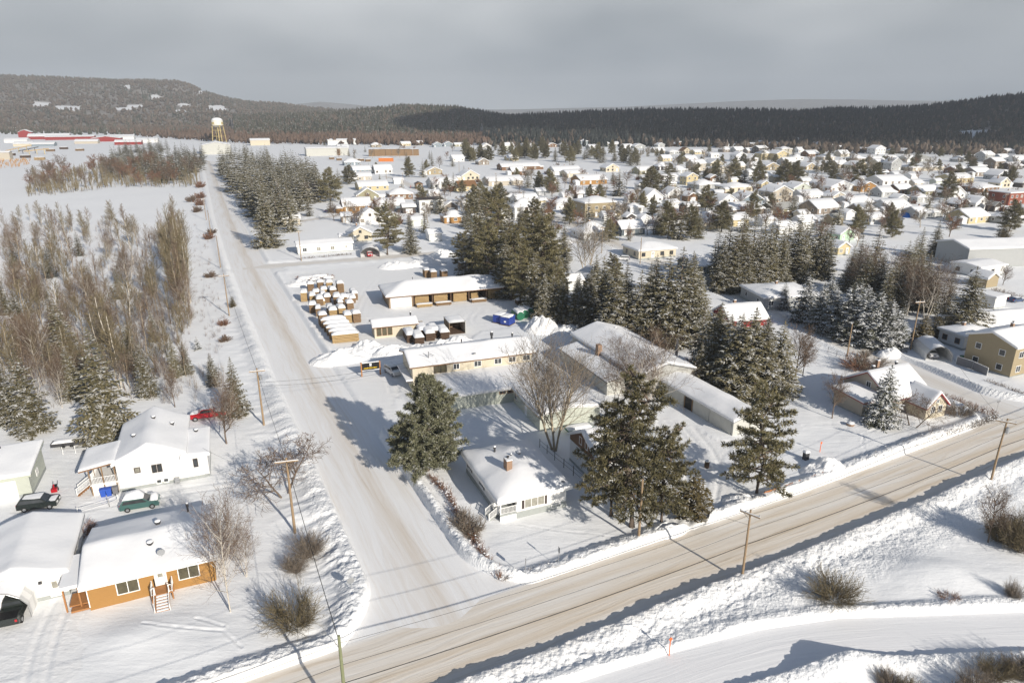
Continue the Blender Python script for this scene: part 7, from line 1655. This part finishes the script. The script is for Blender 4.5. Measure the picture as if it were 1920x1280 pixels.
for i, (u, v) in enumerate(((768, 636), (783, 641), (790, 627), (803, 633), (812, 628), (830, 631))):
    board_stack('lumber_stack', P(u, v), 0, yl + math.radians(90), 5.0, 2.0, 1.9, 'dark snow capped stack, %s from the left right of the yard office' % ORD(i), 0.6, 'wood_dark', 'dark stacks right of the office')
for i, (u, v) in enumerate(((800, 518), (812, 521), (832, 520))):
    board_stack('lumber_stack', P(u, v), 0, yl + math.radians(90), 3.2, 1.8, 2.3, 'weathered stack behind the lumber shed, %s from the left' % ORD(i), 0.4, 'wood_old', 'stacks behind the lumber shed')
board_stack('lumber_stack', P(880, 512), 0, yl + math.radians(95), 13, 2.6, 2.6, 'long weathered stack behind the right end of the lumber shed', 0.6, 'wood_old')
for i, (u, v) in enumerate(((965, 560), (978, 570), (990, 580))):
    board_stack('lumber_stack', P(u, v), 0, yl, 3.0, 2.0, 1.4, 'dark snowy stack beside the shed end, %s from the left' % ORD(i), 0.5, 'wood_dark', 'stacks at the shed end')
p = P(855, 622); t = thing('storage_box', (p[0], p[1], 0), yl + math.radians(0), 'grey open storage box right of the dark stacks', 'storage box')
MB().box(-1.9, -1.8, -1.6, 3.6, -.2, 2.7).build('side_panel', 'planks', t); MB().box(1.8, 1.9, -1.6, 3.6, -.2, 2.7).build('side_panel', 'tin', t); MB().box(-1.8, 1.8, 3.5, 3.6, -.2, 2.7).build('back_panel', 'planks', t); MB().box(-1.8, 1.8, -1.5, 3.5, 0, .1).build('floor_panel', 'wood_dark', t); MB().box(-1.95, 1.95, -1.65, 3.65, 2.7, 2.8).build('roof', 'tin_grey', t); pillow(t, -1.95, 1.95, -1.65, 3.65, 2.82, .3)
for i, (u, v) in enumerate(((938, 603), (952, 607))):
    p = P(u, v); t = thing('wrapped_pallet', (p[0], p[1], 0), math.radians(-30), 'blue wrapped pallet in the yard, %s' % ('the left one of two' if i == 0 else 'the right one with a white mark'), 'pallet', 'blue wrapped pallets')
    MB().box(-1.3, 1.3, -1.5, 1.5, 0, .15).build('base', 'wood_dark', t)
    for k in range(3): MB().box(-1.2, 1.2, -1.4 + k * .95, -.5 + k * .95, .15, 1.9 + .1 * k).build('bundle', 'pallet_blue', t)
    pillow(t, -1.2, 1.2, -1.4, 1.4, 2.05, .3)
    if i: MB().box(-.2, .35, -1.42, -1.405, .7, 1.1).build('mark', 'white_paint', t)
for i in range(4):
    p = P(976 + 9 * i, 600 - 3.5 * i); t = thing('pipe_roll', (p[0], p[1], 0), yl, 'snow covered dark green roll beside the blue pallets, %s from the left' % ORD(i), 'roll', 'rolls beside the pallets')
    MB().tube([(0, -.2, 1.0), (0, 4.2, 1.0)], [1.0, 1.0], 14).build('roll', 'drum_green', t); pillow(t, -.85, .85, -.2, 4.2, 1.75, .45)
def brush_pile(u, v, w_, d_, label):
    p = P(u, v); t = thing('brush_pile', (p[0], p[1], 0), yl, label, 'brush pile'); r_ = random.Random(int(u))
    mb = MB()
    for k in range(70):
        a = Vector((r_.uniform(-w_ / 2, w_ / 2), r_.uniform(-d_ / 2, d_ / 2), r_.uniform(.1, .8))); dd = rvec(r_); dd.z = abs(dd.z) * .5; mb.bar(a, a + dd * r_.uniform(.8, 1.6), .07)
    o = mb.build('branches', 'twig_red', t); o['kind'] = 'stuff'
    pillow(t, -w_ * .45, w_ * .3, -d_ * .2, d_ * .5, .55, .7, 'pile_snow', 'snow_cover', 8); pillow(t, w_ * .05, w_ * .5, -d_ * .45, d_ * .2, .4, .6, 'pile_snow', 'snow_cover', 8)
brush_pile(578, 525, 7, 5, 'snow covered brush heap at the left corner of the lumber yard'); brush_pile(603, 522, 7, 4, 'snow covered brush heap right of the corner heap'); brush_pile(1095, 643, 6, 3, 'twiggy snow covered heap at the back corner of the grey warehouse')

# ------------------------------------------------------------------ snow heaps
def heap(u, v, w_, d_, h_, label, yaw=0.35, seed=None):
    x0, y0 = P(u, v); sd = seed if seed is not None else R.randrange(900); n = 44
    X, Y = np.meshgrid(np.linspace(-1, 1, n), np.linspace(-1, 1, n), indexing='ij'); rr_ = np.sqrt(X ** 2 + Y ** 2)
    base = np.clip(1 - rr_ ** 1.6, 0, 1) ** 0.9
    nz = fbm(X * w_ * .35 + sd, Y * d_ * .35, 5, sd) - 0.5; nz2 = np.abs(fbm(X * w_ * .7 + sd, Y * d_ * .7, 4, sd + 3) - 0.5)
    Z = h_ * base * (1 + 1.3 * nz) + 0.6 * h_ ** .5 * nz2 * base - 0.35 * (rr_ > .97) - 0.12
    V = np.stack([(X * w_ / 2).ravel(), (Y * d_ / 2).ravel(), Z.ravel()], 1); i = np.arange(n * n).reshape(n, n)
    F = np.stack([i[:-1, :-1].ravel(), i[1:, :-1].ravel(), i[1:, 1:].ravel(), i[:-1, 1:].ravel()], 1)
    keep = (rr_.ravel()[F] < 1.06).all(1)
    o = link('snow_heap', np_mesh('snow_heap', V, F[keep], 'pile_snow', True)); o.location = (x0, y0, 0); o.rotation_euler = (0, 0, yaw); tag(o, label, 'snow heap', 'ploughed snow heaps')
for q in ((640, 672, 13, 8, 2.0, 'big ploughed snow heap at the corner of the avenue and workshop lane'), (690, 655, 9, 7, 1.9, 'snow heap between the long stacks and the yard office'), (742, 662, 11, 6, 1.6, 'snow heap in front of the yard office'), (790, 655, 10, 5, 1.3, 'snow heap before the dark stacks'), (850, 648, 13, 6, 1.8, 'snow heap in front of the grey storage box'),
          (1015, 618, 9, 9, 3.0, 'tall snow heap beside the green rolls'), (1065, 622, 12, 7, 1.5, 'low snow heap under the spruces beside the tall heap'), (745, 500, 13, 8, 1.8, 'snow heap on the far side of the yard by the cross street'), (795, 495, 16, 8, 1.7, 'wide snow heap behind the yard near the evergreens'), (830, 478, 10, 8, 1.8, 'snow heap under the evergreens beyond the yard'),
          (560, 532, 9, 8, 1.1, 'smooth snow mound at the avenue corner of the lumber yard'), (1545, 882, 8.5, 4.6, 1.7, 'lumpy snow heap beside the red marker'), (1385, 938, 5, 3.0, 0.9, 'knobbly snow heap right of the drive'), (1322, 960, 4.5, 2.6, 0.8, 'small snow heap left of the drive'), (1255, 995, 5, 2.2, 0.8, 'snow heap at the foot of the tallest pine'),
          (1668, 664, 6, 4, 1.5, 'rounded snow heap at the side street pole'), (1055, 455, 8, 5, 1.4, 'snow heap by the leafless maple in town'), (735, 395, 7, 4, 1.2, 'snow heap beside the grey town house')):
    heap(*q)

# ------------------------------------------------------------------ hedges and fences
def hedge(line, h_, w_, dens, label, mat='twig_red', leaf=None, snow=0.0):
    pts = [P(*q) for q in line]; r_ = random.Random(int(line[0][0])); t = thing('hedge', (pts[0][0], pts[0][1], 0), 0, label, 'hedge'); mb = MB(); sm = MB()
    for (ax, ay), (bx, by) in zip(pts[:-1], pts[1:]):
        ln = math.hypot(bx - ax, by - ay); nx, ny = -(by - ay) / ln, (bx - ax) / ln
        for k in range(int(ln * dens)):
            s_ = r_.random(); o = r_.gauss(0, w_ * .3); x = ax + (bx - ax) * s_ + nx * o - pts[0][0]; y = ay + (by - ay) * s_ + ny * o - pts[0][1]
            dd = Vector((r_.gauss(0, .35), r_.gauss(0, .35), 1)).normalized(); hh = h_ * r_.uniform(.5, 1.1); a = Vector((x, y, -.2)); b_ = a + dd * (hh + .2)
            mb.tube([a, b_], [.022, .008], 3, cap=False)
            for _ in range(3):
                q = a.lerp(b_, r_.uniform(.35, .9)); e = (dd + rvec(r_) * .8).normalized(); mb.tube([q, q + e * hh * .4], [.014, .006], 3, cap=False)
            if snow and r_.random() < snow: c = b_ + Vector((0, 0, -.1)); w2 = r_.uniform(.08, .2); sm.add([c + Vector((w2, 0, 0)), c + Vector((0, w2, 0)), c + Vector((-w2, 0, 0)), c + Vector((0, -w2, 0)), c + Vector((0, 0, .09)), c - Vector((0, 0, .06))], [(0, 1, 4), (1, 2, 4), (2, 3, 4), (3, 0, 4), (1, 0, 5), (2, 1, 5), (3, 2, 5), (0, 3, 5)])
    o = mb.build('twigs', mat, t); o['kind'] = 'stuff'
    if sm.v: o = sm.build('snow_tufts', 'roof_snow', t); o['kind'] = 'stuff'
hedge([(808, 895), (840, 925), (872, 990), (938, 1083)], .9, .7, 26, 'brown leafless hedge running from the pine down to the corner', 'twig_red', snow=.15)
hedge([(938, 1086), (1000, 1070), (1080, 1044), (1185, 1016)], .45, .5, 16, 'low twiggy hedge along the front lawn by the main road', 'twig_grey', snow=.2)
hedge([(1602, 872), (1680, 845), (1760, 818), (1812, 800)], .9, .9, 26, 'snow flecked dark hedge along the main road lawn', 'twig_grey', snow=.35)
hedge([(1820, 802), (1868, 782)], .9, .9, 24, 'short end of the dark hedge at the street corner', 'twig_grey', snow=.3)
hedge([(1868, 780), (1820, 762), (1762, 742)], 1.0, .8, 26, 'brown hedge along the side street beside the red trimmed house', 'twig_red', snow=.1)
hedge([(1850, 715), (1920, 740)], .7, .6, 18, 'low hedge before the tan two-storey house', 'twig_brown')
hedge([(1860, 545), (1915, 560)], 1.2, 1.2, 18, 'dry brown hedge behind the white box shed', 'twig_brown')
hedge([(555, 487), (660, 477)], .8, .8, 14, 'scrubby hedge in front of the long white house', 'twig_brown', snow=.2)
hedge([(880, 368), (985, 362)], 2.0, 1.6, 14, 'thick brown hedge in town before the white gable', 'twig_brown')
def fence(line, h_, step, label, mat, kind='board', rails=2, cat='fence'):
    pts = [P(*q) for q in line]; t = thing('fence', (pts[0][0], pts[0][1], 0), 0, label, cat)
    for (ax, ay), (bx, by) in zip(pts[:-1], pts[1:]):
        ln = math.hypot(bx - ax, by - ay); n = max(1, round(ln / step)); ax -= pts[0][0]; ay -= pts[0][1]; bx -= pts[0][0]; by -= pts[0][1]
        for i in range(n + 1):
            x, y = ax + (bx - ax) * i / n, ay + (by - ay) * i / n; MB().tube([(x, y, -.4), (x, y, h_ + .1)], [.05, .05], 6).build('post', 'white_paint' if kind == 'panel' else mat, t)
        for i in range(n):
            a = Vector((ax + (bx - ax) * i / n, ay + (by - ay) * i / n, 0)); b_ = Vector((ax + (bx - ax) * (i + 1) / n, ay + (by - ay) * (i + 1) / n, 0))
            if kind == 'panel':
                MB().bar(a + Vector((0, 0, h_ / 2)), b_ + Vector((0, 0, h_ / 2)), .04, h_).build('panel', mat, t); MB().bar(a + Vector((0, 0, h_ + .05)), b_ + Vector((0, 0, h_ + .05)), .08, .08).build('snow_cap', 'roof_snow', t)
            else:
                for k in range(rails): z = h_ * (k + .8) / rails; MB().bar(a + Vector((0, 0, z)), b_ + Vector((0, 0, z)), .03 if kind == 'wire' else .05, .03 if kind == 'wire' else .13).build('rail', mat, t)
fence([(1432, 932), (1470, 920), (1512, 905), (1556, 890)], .8, 1.6, 'weathered orange board fence beside the snow heap by the main road', 'fence_orange', rails=4)
fence([(1552, 660), (1620, 690), (1650, 702)], 1.1, 2.2, 'grey wire fence behind the red trimmed house', 'fence_grey', 'wire', 3)
fence([(1700, 640), (1725, 655), (1752, 668)], 1.2, 2.4, 'dark panel fence behind the snowy shelter', 'fence_grey', 'panel')
fence([(1792, 682), (1822, 692), (1850, 705)], 1.6, 2.6, 'dark grey panel fence joined to the tan two-storey house', 'fence_grey', 'panel')
fence([(1700, 636), (1740, 625), (1780, 610)], 1.1, 3.0, 'pale railed fence in front of the cedars', 'fence_grey', 'panel')
fence([(1012, 838), (1040, 862), (1075, 890), (1098, 910)], 1.3, 2.4, 'thin wire fence between the white bungalow and the cottage', 'metal_dark', 'wire', 2)
fence([(147, 965), (205, 948), (222, 940)], 1.0, 2.4, 'white rail fence behind the orange bungalow', 'white_paint', 'wire', 2)
fence([(118, 850), (165, 845)], 1.0, 2.0, 'white rail fence beside the pale garage', 'white_paint', 'wire', 2)
# odds and ends
p = P(1594, 798); t = thing('fire_pit', (p[0], p[1], 0), .2, 'round stone fire pit capped with snow on the lawn', 'fire pit'); MB().lathe([(.55, -.2), (.6, .35), (.5, .45)], 12).build('ring', 'chimney_brick', t); MB().lathe([(.58, .452), (.5, .62), (.2, .7)], 12).build('snow_cap', 'roof_snow', t, True)
p = P(1325, 875); t = thing('barrel', (p[0], p[1], 0), .2, 'dark barrel with a snow cap beside the tin shed drive', 'barrel'); MB().lathe([(.33, -.1), (.36, .4), (.33, .9)], 12).build('body', 'wood_dark', t); MB().lathe([(.33, .902), (.28, 1.05), (.1, 1.1)], 12).build('snow_cap', 'roof_snow', t, True)
p = P(1510, 862); t = thing('mail_box', (p[0], p[1], 0), .4, 'dark cabinet with a snow cap beside the lumpy heap', 'cabinet'); MB().box(-.35, .35, -.3, .3, -.2, 1.3).build('body', 'metal_dark', t); pillow(t, -.45, .45, -.4, .4, 1.32, .3)
p = P(1085, 808); t = thing('parked_trailer', (p[0], p[1], 0), math.radians(20), 'dark flat trailer loaded with snow behind the cottage', 'trailer'); MB().box(-2.2, 2.2, -.9, .9, .5, .75).build('bed', 'drum_green', t); pillow(t, -2.2, 2.2, -.9, .9, .77, .35)
for x in (-.9, .9): MB().tube([(x, -.95, .35), (x, -.75, .35)], [.35, .35], 12).build('wheel', 'rubber', t)
p = P(1710, 660); t = thing('planter', (p[0] + 2, p[1] + 1, 0), 0, 'brown tub with a snow cap beside the side street pole', 'planter'); MB().lathe([(.5, -.1), (.6, .7)], 12).build('tub', 'brown_trim', t); MB().lathe([(.6, .702), (.5, .95), (.2, 1.05)], 12).build('snow_cap', 'roof_snow', t, True)
bin_(P(1803, 676), .3, 'drum_green', 'dark green bin behind the grey panel fence'); bin_(P(1840, 660), .3, 'bin_blue', 'blue bin beside the glazed garden room'); bin_(loc2w(BUNG, -9999, 0) if False else P(112, 1098), .4, 'bin_blue', 'blue bin by the white garage door')
p = P(103, 922); t = thing('snow_blower', (p[0], p[1], 0), .4, 'red snow blower beside the pale garage', 'snow blower')
MB().box(-.35, .35, -.3, .25, .1, .55).build('auger_housing', 'car_red', t); MB().box(-.25, .25, .25, .8, .3, .75).build('engine', 'black', t); MB().tube([(0, 0, .5), (0, -.1, 1.0), (.1, -.3, 1.2)], [.1, .09, .1], 8).build('chute', 'car_red', t)
for x in (-.25, .25): MB().bar((x, .8, .6), (x, 1.3, 1.0), .04).build('handle', 'black', t)
for x in (-.32, .32): MB().tube([(x - .06, .4, .2), (x + .06, .4, .2)], [.22, .22], 10).build('wheel', 'rubber', t)
p = P(130, 836); t = thing('snowmobile_trailer', (p[0], p[1], 0), .3, 'dark snow covered trailer behind the pale garage', 'trailer'); MB().box(-2.2, 2.2, -.7, .7, .4, .9).build('bed', 'metal_dark', t); pillow(t, -2.1, 1.4, -.7, .7, .92, .35)
for x in (-.6, .6): MB().tube([(x, -.75, .3), (x, -.6, .3)], [.3, .3], 10).build('wheel', 'rubber', t)
p = P(1705, 422 - 15); t = thing('tarpaulin', (p[0], p[1], 0), .3, 'bright blue tarpaulin over a pile in the right half of town', 'tarpaulin'); pillow(t, -4, 4, -2.5, 2.5, .1, 2.2, 'tarp_blue', 'sheet', 7)
def person(p, yaw, label):
    t = thing('person', (p[0], p[1], ROAD_Z), yaw, label, 'person')
    mb = MB()
    for s_ in (-1, 1): mb.tube([(s_ * .1, s_ * .12, .05), (s_ * .1, s_ * .05, .45), (s_ * .09, 0, .9)], [.07, .07, .1], 8)
    mb.tube([(0, 0, .8), (0, 0, 1.1), (0, 0, 1.35), (0, 0, 1.48), (0, 0, 1.56), (0, .02, 1.68), (0, 0, 1.8)], [.16, .18, .2, .12, .06, .105, .05], 10)
    for s_ in (-1, 1): mb.tube([(s_ * .18, 0, 1.42), (s_ * .28, 0, 1.1), (s_ * .26, -.12, .85)], [.075, .06, .05], 8)
    mb.build('body', 'car_red', t, True)
person(P(770, 352), .5, 'person in dark red clothing walking on the town street')
# ------------------------------------------------------------------ undergrowth of the left wood
q = flat(px_points([(-40, 450), (120, 420), (235, 420), (300, 450), (350, 470), (362, 590), (350, 690), (300, 715), (150, 720), (0, 720), (-40, 640)], 1100, 41)); n = len(q)
def brush(q, hlo, hhi, S, wf):
    n = len(q); V, F = spikes(q, hs(n, hlo, hhi), hs(n, .5, 1.5), S, wf); return V, F
me_ = brush(q, 1.2, 4.5, 12, .32); stuff('undergrowth', [me_], 'twig_brown', 'brown leafless undergrowth filling the left wood', 'undergrowth')
q = flat(px_points([(-30, 740), (130, 770), (200, 740), (330, 760), (415, 740), (420, 690), (-30, 690)], 260, 45)); stuff('undergrowth', [brush(q, .8, 2.6, 10, .35)], 'twig_grey', 'thin grey brush between the spruces behind the left houses', 'undergrowth')
q = flat(px_points([(50, 372), (220, 352), (370, 352), (372, 318), (250, 300), (60, 335)], 900, 42)); stuff('undergrowth', [brush(q, 3, 8, 12, .6)], 'twig_olive', 'leafless undergrowth of the wood beyond the left snowfield', 'undergrowth')
q = flat(px_points([(365, 420), (385, 420), (430, 640), (390, 700), (365, 560)], 120, 43)); stuff('verge_scrub', [brush(q, .5, 1.6, 8, .6)], 'twig_brown', 'thin dry scrub along the avenue verge', 'undergrowth')
q = flat(px_points([(-40, 320), (55, 312), (60, 300), (-40, 302)], 160, 44)); stuff('dry_reeds', [brush(q, 2, 4, 12, 1)], 'dry_leaf', 'orange brown reeds at the left edge', 'undergrowth')

# groups whose members can be told apart by their order from the left
byg = {}
for o in list(col.objects):
    if o.parent is None and o.get('group') in ('bare plants between houses', 'evergreens in the yards of town', 'leafless trees in the yards of town', 'trees among the far houses', 'evergreens of the middle belt', 'evergreens of the full belt', 'trees near the far lumber yard', 'fringe trees of the left wood'):
        byg.setdefault((o['group'], o['label']), []).append(o)
for (g, lab), lst in byg.items():
    lst.sort(key=lambda o: PROJ(o.location.x, o.location.y)[0])
    for i, o in enumerate(lst): o['label'] = '%s, %s from the left' % (lab, ORD(i))

# ------------------------------------------------------------------ unseen cloud, added so that its shadow lies on the right ridge
plain('cloud', (0.82, 0.82, 0.83), 1.0, 0.03, 0.002, spec=0.0)
n = 90; X, Y = np.meshgrid(np.linspace(-1, 1, n), np.linspace(-1, 1, n), indexing='ij')
rad_ = np.sqrt(X ** 2 + Y ** 2) + 0.55 * (fbm(X * 2.4 + 9, Y * 2.4, 4, 91) - 0.5); th = np.clip(1 - rad_ ** 2, 0, 1) ** 0.5
bumps = 0.6 + 0.8 * fbm(X * 5, Y * 5, 4, 92)
top = np.stack([X * 1250 + 1950, Y * 640 + 410, 640 + 190 * th * bumps], -1).reshape(-1, 3); bot = np.stack([X * 1250 + 1950, Y * 640 + 410, 640 - 60 * th * bumps], -1).reshape(-1, 3)
ii = np.arange(n * n).reshape(n, n); Fq = np.stack([ii[:-1, :-1].ravel(), ii[1:, :-1].ravel(), ii[1:, 1:].ravel(), ii[:-1, 1:].ravel()], 1)
Fq = Fq[(th.ravel()[Fq] > 0).any(1)]
tag(link('cloud', np_mesh('cloud', np.concatenate([top, bot]), np.concatenate([Fq, Fq[:, ::-1] + n * n]), 'cloud', True)), 'unseen cloud bank added to shade the right ridge', 'cloud', kind='stuff')

# ------------------------------------------------------------------ haze
m = bpy.data.materials.new('haze'); m.use_nodes = True; nt = m.node_tree; nt.nodes.clear()
o_ = N(nt, 'ShaderNodeOutputMaterial'); v_ = N(nt, 'ShaderNodeVolumePrincipled'); v_.inputs['Density'].default_value = 0.00015; v_.inputs['Color'].default_value = (0.80, 0.86, 0.94, 1); v_.inputs['Anisotropy'].default_value = 0.0
nt.links.new(v_.outputs[0], o_.inputs['Volume']); M['haze'] = m
hz = MB().box(-9500, 9500, -120, 9000, -4.0, 420).build('haze', 'haze'); tag(hz, 'thin winter haze over the valley', 'haze', kind='stuff')
